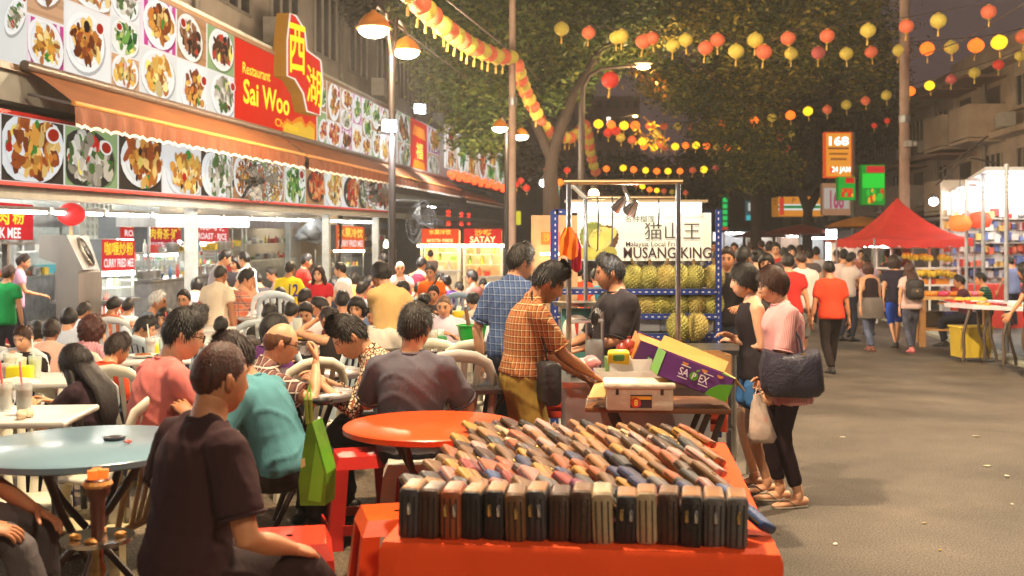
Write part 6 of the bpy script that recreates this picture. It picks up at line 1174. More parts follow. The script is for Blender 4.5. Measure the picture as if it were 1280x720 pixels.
def lean_rot(i, j):
    L_ = (ax*(-.60+R.uniform(-.10,.10))+ay*(.52+R.uniform(-.12,.12))+Vector((0,0,.50+R.uniform(-.1,.08)-.02*j))).normalized(); n_ = ax*.62-ay*.10+Vector((0,0,.70+R.uniform(-.1,.1))); n_ = (n_-L_*n_.dot(L_)).normalized()
    return Matrix((n_, L_, n_.cross(L_))).transposed().to_euler()
yr = .235; row_i = 0; cnt = 0
while yr < TDp-.20:
    n_ = 15 if row_i < 3 else 14; x0 = .10+.03*(row_i % 2); wd = (TWd-.22 if row_i else TWd-.16)
    for i in range(n_):
        x = x0+(wd-.06)*i/(n_-1)+R.uniform(-.012,.012); pal = PALF if row_i < 2 else (PALM if row_i < 5 else PALB); nm = R.choice(pal)
        if row_i == 0: nm = ['grey','tan','charcoal','tan','rose','bronze','grey','maroon','magenta','black','navy','red','maroon','navy','blue'][i]
        kind = R.choice(['flat','strap','flat','flat']); trm = R.choice(['gold','silver','gold']); d = (.034,.195,.10)
        p = O+ax*x+ay*(yr+R.uniform(-.015,.015)); yaw = tr+math.radians(18+R.uniform(-7,9)); roll = math.radians(-R.uniform(52,70)); pit = math.radians(R.uniform(12,24))
        if row_i == 0 and i == 14: p = O+ax*(TWd-.075)+ay*.24; yaw = tr+math.radians(22)
        wallet(kind, nm, d, trm, (p.x,p.y,TH+.074+R.uniform(0,.010)-.010*row_i/9), lean_rot(i, row_i), '%s wallet leaning in the pile, %s row behind the clutches, %s from the left' % (nm, nth(row_i), nth(i)), 'wallets leaning in rows on the orange cloth'); cnt += 1
    yr += .148; row_i += 1
# ------------------------------------------------------------------ durian stall
blue = mat("blue_slotted_steel", rgb(40,62,140), .45, .3, .15, 6, dirt=.2)
t = thing('durian_stall', 'steel framed fruit counter with tall posts, durian seller behind it', 'fruit stall', (.45,6.9,0))
tb = lambda P, r_, nm, m=steel, n=8: MB().tube(P, r_, n).build(nm, m, t, 60, world=True)
def tubew(P, r_, nm, m=steel, n=8, par=None): mb = MB(); mb.tube(P, r_, n); return mb.build(nm, m, par or t, 60, world=True)
fl, frr, bl, br = W(711,228,6.6), W(847.5,227,6.6), W(732,247,8.2), W(848,247,8.2)
tubew([(fl.x,6.6,.86),fl], .0165, 'post'); tubew([(frr.x,6.6,.72),frr], .0165, 'post'); tubew([(bl.x,8.2,.80),bl], .0155, 'post'); tubew([(br.x,8.2,.80),br], .0155, 'post')
brs = mat("brassy_rail", (.62,.47,.28), .3, 1.)
tubew([fl+Vector((-.03,0,0)),frr+Vector((.03,0,0))], .0175, 'rail', brs); tubew([bl,br], .016, 'rail', brs); tubew([fl,bl], .016, 'rail', steel); tubew([frr,br], .016, 'rail', steel)
def wbox(c0, c1, nm, m, par=None): mb = MB(); mb.box([(a+b)/2 for a, b in zip(c0,c1)], [abs(b-a) for a, b in zip(c0,c1)]); return mb.build(nm, m, par or t, world=True)
zinc = mat("zinc_sheet", (.42,.42,.45), .4, .7, .3, 2, .15, 4, dirt=.2)
wbox((.33,6.4,.02),(1.22,7.0,.80), 'front_panel', zinc); wbox((.31,6.38,.802),(1.24,7.25,.835), 'counter_top', steel); wbox((1.15,7.6,.88),(1.78,8.2,.915), 'side_table_top', steel)
for x, y in ((1.2,7.65),(1.74,7.65),(1.2,8.15),(1.74,8.15)): tubew([(x,y,0),(x,y,.88)], .02, 'leg')
# banner
bn = thing('durian_banner', 'pale banner with durian picture reading MUSANG KING over the fruit rack', 'banner', W(805,300,9)); Y = 9.0; P = W(722,326,Y); P2 = W(889,326,Y); U = P2-P; V = Vector((0,0,(326-266)/FPX*Y)); nF = Vector((0,-1,0)); mb = MB(); mb.slab([P,P+U,P+U+V,P+V], .03, rgb(236,235,216))
def bp(px, py, o=.004): q = W(px,py,Y); return Vector((q.x,Y-o,q.z))
def ell(cx, cy, rx, ry, c, o, rot=0, m=24, jag=0): mb.sheet([bp(cx+rx*(1+jag*(j%2))*math.cos(a)*math.cos(rot)-ry*(1+jag*(j%2))*math.sin(a)*math.sin(rot), cy+rx*(1+jag*(j%2))*math.cos(a)*math.sin(rot)+ry*(1+jag*(j%2))*math.sin(a)*math.cos(rot), o) for j, a in enumerate([-2*PI*k/m for k in range(m)])], rgb(*c))
ell(742,296,17,18,(120,128,52),.004,0,40,.06); ell(741,300,14,14,(150,150,70),.006); ell(754,300,20,16,(92,56,28),.008,-.7,44,.07); ell(751,298,16.5,13.5,(205,190,110),.010,-.7); ell(748,301,9,11,(222,200,100),.012,.2); ell(762,293,10,7,(215,192,95),.013,-.7); ell(735,317,13,8,(180,170,70),.012,.1); ell(748,318,12,7,(205,185,80),.014,.2); ell(762,316,9,8,(165,155,65),.013,0)
r = random.Random(3)
for i in range(70): a, q = r.uniform(0,6.3), r.random()**.5; x, y = 742+16*q*math.cos(a), 293+14*q*math.sin(a); mb.sheet([bp(x-1,y,.0145+i*.00005),bp(x+1,y,.0145+i*.00005),bp(x,y-1.8,.0145+i*.00005)], rgb(*r.choice([(110,120,55),(170,175,95),(130,135,65)]))) if x+y*.8 < 985 and y < 298 else None
mb.build('print_sheet', mat("banner_print", attr=True, rough=.5, var=.04, scale=3, emit=.12), bn, world=True); mb = MB()  # faint emission brightens the sheet, which is no lamp itself
def bt(tx, x0, x1, y0, y1, c, o=.018): put_text(mb, tx, bp(x0,y1,0), bp(x1,y1,0)-bp(x0,y1,0), bp(x0,y0,0)-bp(x0,y1,0), nF, rgb(*c), o)
bt('名种榴莲',781,818,269.5,277.5,(70,65,60)); bt('猫山王',805,875,278,299.5,(75,68,66)); bt('Malaysia Local Fruit',782,851,302,310,(70,40,40)); bt('MUSANG KING',779,888.5,309,323,(64,36,42)); mb.build('lettering', mat("banner_print", attr=True), bn, world=True)
mb = MB(); a, b_ = W(714,265.5,8.95), W(877,253,8.95); mb.box(((a.x+b_.x)/2, 8.97, (a.z+b_.z)/2), (b_.x-a.x,.05,b_.z-a.z)); mb.build('light_strip', mat("light_strip",(1,1,.97),.4,emit=.9,emitcol=(.97,1,.93)), bn, world=True); mb = MB(); mb.box(((a.x+b_.x)/2, 9.0, b_.z+.012), (b_.x-a.x+.1,.16,.02)); mb.build('light_hood', cm(190,170,140,.5), bn, world=True)
# blue rack and durians
rk = thing('slotted_rack', 'blue slotted angle rack full of durians right of the seller', 'rack', (1.4,8.6,0)); YR = 8.6
def bar(p0, p1, w=.042, nm='rack_bar'):
    mb = MB(); p0, p1 = Vector(p0), Vector(p1); d = p1-p0; L_ = d.length
    if abs(d.z) > abs(d.x): mb.box((p0+p1)/2, (w,.004,L_)); mb.box((p0+p1)/2+Vector((w/2,w/2,0)), (.004,w,L_))
    else: mb.box((p0+p1)/2, (L_,.004,w)); mb.box((p0+p1)/2+Vector((0,w/2,w/2)), (L_,w,.004))
    o = mb.build(nm, blue, rk, world=True)
    mb = MB(); n_ = int(L_/.05)
    for k in range(n_): q = p0+d*((k+.5)/n_); mb.box(q+Vector((0,-.003,0)), (.010,.003,.020) if abs(d.z) > abs(d.x) else (.020,.003,.010))
    h = mb.build('slot', cm(215,215,225,.5), None); h.parent = o; h.matrix_parent_inverse = Matrix.Translation(-Vector(rk.location)); return o
xl, xr = W(694,300,YR).x, W(898,300,YR).x
zz = lambda py, Y=YR: CAMZ-(py-HY)/FPX*Y
for x in (xl, xr): bar((x,YR,.1),(x,YR,zz(262)),.05,'rack_post'); bar((x,YR+.42,.1),(x,YR+.42,zz(262)),.05,'rack_post')
bar((xl,YR,zz(265)),(W(708,0,YR).x,YR,zz(265)))
for py in (365,396,421): bar((xl if py != 421 else W(795,0,YR).x,YR-.004,zz(py)),(xr,YR-.004,zz(py))); mb = MB(); mb.box(((xl+xr)/2,YR+.23,zz(py)+.02), (xr-xl-.06,.38,.012)); mb.build('rack_shelf', cm(90,95,110,.5), rk, world=True)
def durian_mesh():
    mb = MB(); r = random.Random(8); P = []
    for i in range(220):
        z = 1-2*(i+.5)/220; a = i*2.39996; q = math.sqrt(1-z*z); P.append(Vector((q*math.cos(a),q*math.sin(a),z)))
    mb.ball((0,0,0), (.093,.093,.108), 16, 12)
    for p in P:
        lob = 1+.05*math.cos(5*math.atan2(p.y,p.x)); c = Vector((p.x*.093*lob,p.y*.093*lob,p.z*.108)); a = p.orthogonal().normalized()*.0125; b_ = p.cross(a); k = [c+a-p*.006,c+b_-p*.006,c-a-p*.006,c-b_-p*.006,c+p*.0105]; mb.add(k, [(0,1,4),(1,2,4),(2,3,4),(3,0,4)])
    return mb
DR = []
for i, c in enumerate([(172,164,82),(182,164,90),(158,152,78)]):
    o = durian_mesh().build('durian', mat("durian_skin_%d" % i, rgb(*c), .7, 0, .3, 14, .3, 60), None, 30); mb = MB(); mb.tube([(0,0,.10),(.004,0,.135),(.01,.004,.16)], [.013,.011,.013], 8); mb.build('stalk', cm(135,105,60,.7), o, 60); DR.append(o)
dn = 0
def durian(px, py_bot, Y, k, s, label):
    global dn
    c = DR[k] if k in (0,1,2) and not DR[k].get('label') else cp(DR[k]); p = W(px, py_bot, Y); c.location = (p.x,Y,p.z+.113*s); c.scale = (s*R.uniform(.92,1.05),s,s*R.uniform(.95,1.1)); c.rotation_euler = (R.uniform(-.15,.15),R.uniform(-.2,.2),R.uniform(0,6)); tag(c, label, 'durian', 'durians on the blue rack')
for row_, (py, xs) in enumerate([(362,[792,811,832,850,869,892]),(394,[806,826,848,870,891]),(424,[848,870])]):
    for i, x in enumerate(xs): durian(x, py+(2 if row_ == 2 else 1.5), YR-.06 if row_ == 2 else YR+.12, (row_+i*2) % 3, .98 if row_ < 2 else 1.02, '%s durian from the left on the %s shelf of the blue rack' % (nth(i), ('top','middle','bottom')[row_]))
for i, x in enumerate([812,838,878]): p = W(x,421,YR+.15); t2 = thing('foam_box', '%s white film-wrapped tray from the left on the bottom rack shelf' % nth(i), 'box', (p.x,YR+.22,zz(421)+.03)); mb = MB(); mb.rbox((0,0,.07), (.17,.22,.13), .02); mb.build('tray', cm(232,228,222,.3), t2, 50)
# seller's gear
p = W(721,411,7.6); t2 = thing('weighing_scale', 'teal dial weighing scale behind the steel post', 'scale', (p.x,7.65,.836)); mb = MB(); mb.box((0,.04,.20), (.24,.14,.36), taper=.9); mb.build('body', cm(70,130,125,.4), t2); mb = MB(); M_ = Euler((PI/2,0,0)).to_matrix(); mb.lathe([(.105,0),(.105,.02),(.098,.024),(0,.024)], (0,-.04,p.z-.836), 28, M=M_); mb.build('dial', cm(235,225,215,.3), t2, 40); mb = MB(); mb.sheet([(-.006,-.07,p.z-.836-.04),(.006,-.07,p.z-.836-.04),(.012,-.07,p.z-.836+.07),(-.02,-.07,p.z-.836+.06)]); mb.build('needle', cm(190,50,40), t2); mb = MB(); mb.lathe([(.16,.40),(.18,.43),(.17,.43),(0,.41)], (0,.04,0), 20); mb.build('pan', steel, t2, 40)
p = W(743,442,6.9); t2 = thing('grinder_clamp', 'steel hand press with clear jug on the durian counter', 'press', (p.x,6.9,.836)); mb = MB(); mb.cyl((-.05,0,0),(-.05,0,.33),.010,8); mb.cyl((.055,0,0),(.055,0,.40),.012,8); mb.tube([(-.18,0,.335),(.06,0,.345)], .014, 8); mb.build('stand', steel, t2); mb = MB(); mb.lathe([(.035,.06),(.055,.12),(.06,.22),(.05,.24),(.052,.20),(0,.10)], (0,0,-.02), 16); mb.build('jug', mat("cup_glass", alpha=.4), t2, 40); mb = MB(); mb.ball((0,0,.36), (.03,.03,.05), 10, 8); mb.build('knob', cm(40,38,38,.3), t2)
p = W(783,250,7.0); t2 = thing('clamp_lamp', 'chrome clamp lamp hanging from the front rail of the fruit stall', 'lamp', p); mb = MB(); mb.tube([(-.06,-.25,.12),(-.03,-.2,.05),(0,-.1,.01),(0,0,0)], .014, 8); mb.build('arm', steel, t2, 60); mb = MB(); M_ = Euler((.5,.5,0)).to_matrix()
for k, x in enumerate((-.035,.045)): mb.lathe([(.0,.05),(.02,.045),(.035,.0),(.05,-.06),(.046,-.06),(.02,0)], (x,0,-.02-.02*k), 14, M=M_)
mb.build('reflector', mat("bright_steel",(.75,.75,.74),.2,1.), t2, 40); mb = MB()
for k, x in enumerate((-.035,.045)): mb.ball(Vector((x,0,-.02-.02*k))+M_@Vector((0,0,-.045)), .022, 8, 6)
mb.build('bulb', mat("clamp_bulb",(1,.97,.9),.4,emit=30,emitcol=(1,.95,.85)), t2); l = bpy.data.lights.new('lamp_light','POINT'); l.energy = 6; l.color = (1,.93,.8); l.shadow_soft_size = .04; o = bpy.data.objects.new('lamp_light', l); COL.objects.link(o); o.parent = t2; o.location = (.02,0,-.13)
for i, (x0, y0, x1, y1, Y_, l_) in enumerate([(747,270,747,312,7.4,0),(765,252,765,306,7.3,0),(823,262,823,280,8.2,0)]): mb = MB(); mb.tube([W(x0,246,Y_),W(x0+1,y0,Y_),W(x1,y1,Y_),W(x1-2,y1+2,Y_)], .006, 5); tag(mb.build('hook_cord', cm(50,48,46), None), ['dark cord with hook hanging left of the clamp lamp','longer hooked cord under the clamp lamp','short hook on the back rail right of the clamp lamp'][i], 'hook')
def cloth_hang(px0, px1, py0, py1, Y, c, label):
    a, b_ = W(px0,py0,Y), W(px1,py1,Y); mb = MB(); n, v, f = 12, [], []
    for j in range(9):
        for i in range(n+1): u = i/n; w = .35+.65*min(1,j/3); x = (a.x+b_.x)/2+(u-.5)*(b_.x-a.x)*w; v.append((x, Y+.02*math.sin(u*14+j*.3)*w, a.z+(b_.z-a.z)*j/8+.015*math.sin(u*7)*(j/8)))
    f = [(j*(n+1)+i,j*(n+1)+i+1,(j+1)*(n+1)+i+1,(j+1)*(n+1)+i) for j in range(8) for i in range(n)]; v2 = [(x,y+.006,z) for x,y,z in v]; mb.add(v, f); mb.add(v2, [q[::-1] for q in f]); tag(mb.build('hanging_cloth', mat("rag_%d_%d_%d" % c, rgb(*c), .85, 0, .2, 5, .5, 10), None, 70), label, 'cloth')
cloth_hang(699,722,284,322,6.54,(240,125,25),'orange rag hung on the front left stall post'); cloth_hang(708,727,292,338,6.68,(185,40,70),'crimson rag hung behind the orange one')
t2 = thing('plywood_board', 'tall tan board behind the blue post with an orange lit sign', 'board', W(680,380,9.4)); mb = MB(); a, b_ = W(664,420,9.4), W(722,269,9.4); mb.box(((a.x+b_.x)/2,9.42,(a.z+b_.z)/2), (b_.x-a.x,.02,b_.z-a.z)); mb.build('sheet', cm(205,170,130,.6,dirt=.1), t2, world=True)
sg = thing('lit_sign', 'small orange lit food sign in front of the tan board', 'sign', W(690,300,9.3)); mb = MB(); a, b_ = W(676,306,9.3), W(700,290,9.3); mb.box(((a.x+b_.x)/2,9.3,(a.z+b_.z)/2), (b_.x-a.x,.05,b_.z-a.z)); mb.build('sign_box', mat("orange_sign", rgb(240,80,30), .4, emit=.9), sg, world=True); mb = MB(); q = W(679,302,9.27); put_text(mb, '沙嗲', q, W(697,302,9.27)-q, Vector((0,0,.075)), Vector((0,-1,0)), rgb(255,230,90), .002); mb.build('lettering', M_PRINT(1.4), sg, world=True); mb = MB(); a, b_ = W(675,319,9.28), W(702,316,9.28); mb.box(((a.x+b_.x)/2,9.28,(a.z+b_.z)/2), (b_.x-a.x,.03,b_.z-a.z)); mb.build('lamp', mat("stall_lamp_45",(1,.8,.45),.4,emit=9,emitcol=(1,.8,.45)), sg, world=True)
# goods on the counter
def carton(c, d, rot, faces, label, th=.006, flaps=True, inner=(185,140,90), cat='box'):
    """open carton: centre of base c, size d; faces: colours for front, sides, back"""
    t3 = thing('carton', label, cat, c); t3.rotation_euler = rot; x, y, z = d
    for nm, cc, q in (('side_panel',faces[0],[(-x/2,-y/2,0),(x/2,-y/2,0),(x/2,-y/2,z),(-x/2,-y/2,z)]),('side_panel',faces[1],[(x/2,-y/2,0),(x/2,y/2,0),(x/2,y/2,z),(x/2,-y/2,z)]),('side_panel',faces[2],[(x/2,y/2,0),(-x/2,y/2,0),(-x/2,y/2,z),(x/2,y/2,z)]),('side_panel',faces[1],[(-x/2,y/2,0),(-x/2,-y/2,0),(-x/2,-y/2,z),(-x/2,y/2,z)])):
        mb = MB(); mb.slab(q, th); mb.build(nm, cm(*cc,.55,dirt=.12), t3)
    mb = MB(); mb.slab([(-x/2,-y/2,.004),(x/2,-y/2,.004),(x/2,y/2,.004),(-x/2,y/2,.004)], .004); mb.build('base_panel', cm(*inner,.7), t3); return t3
ft = thing('folding_table', 'wooden folding table with crossed dark legs before the fruit counter', 'table', (W(820,0,5.95).x,5.95,0), -.10); mb = MB(); mb.rbox((0,0,.765), (.80,.50,.03), .01); mb.build('table_top', mat("table_wood", rgb(125,80,45), .5, 0, .25, 6, .2, 20, stretch=(.2,2,1)), ft, 50)
for i, (x0, x1, y) in enumerate(((-.26,.06,-.2),(.28,-.02,-.2),(-.26,.06,.2),(.28,-.02,.2),(.36,.10,-.18))): mb = MB(); mb.tube([(x0,y,.745),(x1,y,.02)], .019, 6); mb.build('leg', cm(45,48,42,.4), ft, 60)
mb = MB(); mb.tube([(-.18,-.2,.60),(.2,-.2,.60)], .012, 6); mb.build('brace', cm(45,48,42,.4), ft)
fp = Vector(ft.location)
t3 = thing('foam_carton', 'worn white foam box with dark printed label on the folding table', 'box', (W(797,0,5.75).x,5.72,.782), -.06); mb = MB(); mb.rbox((0,0,.06), (.36,.25,.12), .012); mb.build('box_body', mat("foam_white", rgb(222,212,190), .7, 0, .1, 8, .4, 25, dirt=.3), t3, 50); mb = MB(); mb.rbox((0,0,.132), (.385,.275,.03), .012); mb.build('lid', mat("foam_white"), t3, 50); mb = MB(); mb.slab([(-.05,-.1285,.015),(.065,-.1285,.015),(.065,-.1285,.085),(-.05,-.1285,.085)], .002, rgb(45,38,50)); mb.slab([(-.048,-.1305,.06),(.063,-.1305,.06),(.063,-.1305,.078),(-.048,-.1305,.078)], .0015, rgb(215,150,50)); mb.slab([(-.02+.028*math.cos(-a*.55),-.1308,.042+.028*math.sin(-a*.55)) for a in range(11)][::-1], .0015, rgb(190,50,40))
put_text(mb, '8', (-.03,-.134,.026), (.02,0,0), (0,0,.034), (0,-1,0), rgb(240,200,80), .0); put_text(mb, 'EX', (-.045,-.134,.0625), (.03,0,0), (0,0,.013), (0,-1,0), rgb(120,30,25), .0); mb.build('print', M_FLAT(), t3); mb = MB()
for x in (-.12,.12): mb.box((x,-.127,.10), (.016,.01,.03))
mb.build('notch', cm(60,50,45), t3)
# tilted purple fruit box with lettering
c0 = W(823,462,5.62); c1 = W(906,494,5.62); L_ = (c1-c0).length; ang = math.atan2(-(c1.z-c0.z), c1.x-c0.x)
sx = carton((c0+c1)/2+Vector((0,.15,-.035)), (.40,.30,.135), (0, ang, .0), [(100,45,130),(85,150,40),(120,60,140)], 'tilted purple and green fruit carton printed SAPEX', inner=(215,170,90)); mb = MB(); fy = -.1545
g_ = [(.20,0),(.20,.10),(.13,.075),(.085,.03),(.075,0)]; mb.slab([(x_,fy+.001,z_) for x_, z_ in g_], .002, rgb(90,165,35))
for x_ in (-.08,.03,.12): mb.slab([(x_+.018*math.cos(-a*PI/8),fy,.122+.016*math.sin(-a*PI/8)) for a in range(9)][::-1], .002, rgb(225,150,70))
def sxt(tx, x0, z0, w, h, c): put_text(mb, tx, (x0,fy-.003,z0), (w,0,0), (0,0,h), (0,-1,0), rgb(*c), .0)
sxt('SA',-.10,.05,.055,.042,(245,240,250)); mb.slab([(-.015+.024*math.cos(-a*PI/9),fy-.0015,.068+.024*math.sin(-a*PI/9)) for a in range(18)][::-1], .0015, rgb(90,165,35)); sxt('P',-.024,.052,.020,.034,(245,245,240)); sxt('EX',.016,.05,.052,.042,(245,240,250)); mb.slab([(-.013,fy-.002,.094),(.002,fy-.002,.10),(.008,fy-.002,.112),(-.008,fy-.002,.108)], .0015, rgb(110,180,50))
for z_, x_ in ((.102,-.10),(.102,.03),(.036,-.10),(.036,.02)): mb.slab([(x_,fy-.002,z_),(x_+.055,fy-.002,z_),(x_+.055,fy-.002,z_+.005),(x_,fy-.002,z_+.005)], .0015, rgb(240,235,245))
mb.build('print', M_FLAT(), sx)
for nm, cc, p0 in (('cardboard_flap',(215,165,85),[(-.2,.15,.135),(.2,.15,.135),(.22,.22,.20),(-.18,.22,.21)]),('cardboard_flap',(222,190,120),[(.2,-.15,.135),(.2,.15,.135),(.28,.14,.10),(.28,-.12,.09)])): mb = MB(); mb.slab(p0, .006); mb.build(nm, cm(*cc,.7), sx)
c0 = W(800,442,6.3); bx2 = carton(W(830,452,6.35)+Vector((0,.12,-.04)), (.42,.28,.13), (.15,.36,.05), [(90,40,115),(200,130,50),(95,45,120)], 'second purple fruit carton with orange lid tipped behind the first', inner=(205,140,60)); mb = MB(); mb.slab([(-.21,-.14,.131),(.21,-.14,.131),(.21,.0,.145),(-.21,.0,.145)], .006); mb.build('lid_panel', cm(215,140,60,.6), bx2)
carton(W(880,462,6.7)+Vector((0,.2,-.08)), (.36,.30,.17), (0,0,.1), [(190,145,95),(175,130,85),(185,140,90)], 'plain brown carton behind the right end of the tilted purple one', inner=(150,110,70)); carton(W(788,478,6.05)+Vector((0,.2,-.02)), (.40,.20,.07), (0,0,-.04), [(228,226,220),(110,60,130),(220,220,215)], 'flat white carton with a purple side at the back of the folding table')
carton(W(787,468,6.2)+Vector((0,.1,0)), (.26,.22,.09), (0,0,.05), [(232,230,225),(90,150,60),(225,225,215)], 'flat white carton with a green band under the yellow packet'); t3 = thing('yellow_packet', 'yellow and green snack packet on the flat white carton', 'packet', W(773,452,6.2)); mb = MB(); mb.rbox((0,0,.02), (.13,.05,.10), .02, rot=(.4,0,0)); mb.build('packet', cm(225,195,35,.35), t3, 50); mb = MB(); mb.rbox((.0,-.02,.03), (.07,.03,.045), .012, rot=(.4,0,0)); mb.build('print_patch', cm(70,130,60,.4), t3, 50)
for i, (x, y) in enumerate([(778,437),(786,432),(789,440)]): p = W(x,y,6.45); t3 = thing('pomegranate', '%s dark red pomegranate behind the yellow packet' % ('left','topmost','right')[i], 'fruit', p); mb = MB(); mb.lathe([(0,-.040),(.025,-.034),(.042,-.005),(.036,.026),(.012,.040),(.010,.052),(.014,.058)], (0,0,0), 14); mb.build('fruit', cm(150,55,45,.35,var=.3), t3, 60)
t3 = thing('carton_piece', 'tan cardboard sheet sticking out at the folding table\'s left', 'cardboard', W(748,488,5.85)); mb = MB(); mb.slab([W(735,497,5.65),W(756,496,5.65),W(762,474,6.0),W(744,477,6.0)], .006); mb.build('sheet', cm(205,160,100,.75), t3, world=True)
t3 = thing('produce_bag', 'pink and white bags of fruit on the counter by the customer\'s hand', 'bag', W(738,460,6.75)); mb = MB()
for x, y, r_ in ((725,458,.07),(738,454,.065),(731,462,.06),(720,464,.05)): mb.ball(W(x,y,6.7), (r_,r_,r_*.75), 12, 9, rgb(225,205,185) if x < 735 else rgb(225,140,140), jit=.10)
mb.build('bag', mat("thin_bag", attr=True, rough=.35, var=.1, bump=.6, bscale=12), t3, 70, world=True)
for i, (x, y, w, c, l) in enumerate([(868,512,.34,(215,75,40),'orange plastic crate under the folding table'),(697,498,.34,(205,60,35),'red orange crate full of fruit left of the zinc counter')]):
    Y_ = 6.6 if i == 0 else 7.2; p = W(x,y,Y_); cr = thing('plastic_crate', l, 'crate', (p.x,Y_,p.z-.12)); m_ = plastic(c)
    for sy in (-1,1):
        for k in range(4): mb = MB(); mb.box((0,sy*.13,.03+.07*k), (w,.012,.038)); mb.build('slat', m_, cr)
    for sx_ in (-1,1):
        for k in range(4): mb = MB(); mb.box((sx_*w/2,0,.03+.07*k), (.012,.26,.038)); mb.build('slat', m_, cr)
        for sy in (-1,1): mb = MB(); mb.box((sx_*(w/2-.002),sy*.128,.14), (.03,.03,.28)); mb.build('corner_post', m_, cr)
    mb = MB(); mb.box((0,0,.008), (w-.02,.25,.012)); mb.build('base', m_, cr); mb = MB()
    for k in range(26): mb.ball((R.uniform(-w*.42,w*.42),R.uniform(-.1,.1),R.uniform(.05,.26)), .035, 8, 6)
    mb.build('fruit', cm(225,70,35,.45), cr, 60)
t3 = thing('support_stand', 'steel trolley stand with small wheels under the right of the fruit stall', 'trolley', (W(900,0,7.0).x,7.0,0)); 
for x in (-.03,.06): mb = MB(); mb.cyl((x,0,.06),(x,0,.86),.018,8); mb.build('post', steel_d, t3); mb = MB(); M_ = Euler((0,PI/2,0)).to_matrix(); mb.lathe([(.05,-.012),(.055,0),(.05,.012)], (x,0,.055), 14, M=M_); mb.build('wheel', cm(40,40,40,.6), t3)
mb = MB(); mb.box((.02,.1,.45), (.14,.3,.02)); mb.build('shelf', steel_d, t3)
# ================================================================== right side of the street
def cbox(mb, x0, x1, y0, y1, z0, z1, col=None): mb.box(((x0+x1)/2,(y0+y1)/2,(z0+z1)/2), (abs(x1-x0),abs(y1-y0),abs(z1-z0)), None, col)
# red canopy tent
Y0, Y1 = 21.5, 24.0; ex0, ex1 = W(1093,0,Y0).x, W(1218,0,Y0).x; ze = CAMZ-(298-HY)/FPX*Y0; za = CAMZ-(247-HY)/FPX*22.6; t = thing('canopy_tent', 'red peaked canopy tent over the banana stall', 'tent', ((ex0+ex1)/2,22.7,.05)); apex = Vector(((ex0+ex1)/2-.13,22.7,za)); cor = [Vector((ex0,Y0,ze)),Vector((ex1,Y0,ze)),Vector((ex1,Y1,ze)),Vector((ex0,Y1,ze))]; mb = MB(); n = 12; v, f = [], []
rings_ = [0,.12,.25,.4,.6,.8,1.0]
for s in rings_:
    for e in range(4):
        for k in range(n): a = cor[e].lerp(cor[(e+1)%4], k/n); p = apex.lerp(a, s); p.z = ze+(za-ze)*(1-s)**1.7-.03*math.sin(k/n*PI)*s; v.append(p)
m_ = 4*n
for j in range(6): f += [(j*m_+i, (j+1)*m_+i, (j+1)*m_+(i+1)%m_, j*m_+(i+1)%m_) for i in range(m_)]
redt = mat("red_tent", rgb(195,45,35), .75, 0, .15, 2.5, .4, 6, emit=.0); mb.add(v, f); mb.build('roof', redt, t, 50, world=True); mb = MB(); v = []
for e in range(4):
    for k in range(n): a = cor[e].lerp(cor[(e+1)%4], k/n); a.z = ze-.03*math.sin(k/n*PI); v += [a, a-Vector((0,0,.16+.02*math.cos(k*PI)))]
mb.add(v, [(2*i,2*i+1,(2*i+3)%(2*m_),(2*i+2)%(2*m_)) for i in range(m_)]); mb.build('valance', redt, t, 50, world=True)
for p in cor: mb = MB(); mb.tube([(p.x,p.y,.05),(p.x,p.y,p.z)], .022, 8); mb.build('pole', steel_d, t, world=True)
mb = MB()
for i in range(6): x = ex0+(ex1-ex0)*(i+.5)/6; mb.tube([(x-.14,22.2,ze-.16),(x+.14,22.2,ze-.16)], .022, 8)
mb.build('lamp', mat("tent_lamp",(1,1,1),.4,emit=18,emitcol=(1,.97,.9)), t, world=True)
# banana and fruit stall under it
t = thing('fruit_stall', 'white framed stall hung with bunches of bananas under the red tent', 'fruit stall', (W(1145,0,22.3).x,22.3,.05)); wm = cm(230,230,225,.4); xa, xb = W(1108,0,22.3).x, W(1190,0,22.3).x; zt_ = CAMZ-(308-HY)/FPX*22.3
for x in (xa,(xa+xb)/2+.1,xb):
    for y in (22.0,22.9): mb = MB(); cbox(mb,x-.02,x+.02,y-.02,y+.02,.05,zt_); mb.build('post', wm, t, world=True)
for z in (zt_-.02,1.27,.92): mb = MB(); cbox(mb,xa-.05,xb+.05,21.98,22.92,z-.02,z+.02); mb.build('shelf' if z < zt_-.1 else 'top_frame', wm, t, world=True)
bm_ = mat("banana", rgb(225,195,60), .5, 0, .2, 20); 
def bananas(c, n, s, t):
    mb = MB()
    for k in range(n):
        a = k*2*PI/n+R.uniform(-.2,.2); q = R.uniform(.5,1)*s; d = Vector((math.cos(a),math.sin(a),0)); mb.tube([Vector(c)+Vector((0,0,.05*s)), Vector(c)+d*q*.8+Vector((0,0,-.1*s)), Vector(c)+d*q+Vector((0,0,-.6*s)), Vector(c)+d*q*.8+Vector((0,0,-1.1*s))], [.02,.035,.036,.014], 6)
    mb.build('banana_bunch', bm_, t, 60, world=True)
for px, py in ((1134,320),(1142,322),(1153,321),(1160,323),(1178,322),(1185,324)): bananas(W(px,py-3,22.0), 8, .10, t)
for px, py in ((1150,341),(1158,340),(1165,342),(1174,340),(1182,341),(1189,343)): bananas(W(px,py-2,21.95), 8, .10, t)
for i in range(9):
    mb = MB(); p = W(1120+i*8.5,352,22.1); c = R.choice([(200,60,50),(90,150,60),(235,150,60),(225,225,220)]); mb.box((p.x,p.y,.99), (.16,.2,.12), taper=1.1); mb.build('tub', plastic(c), t, world=True)
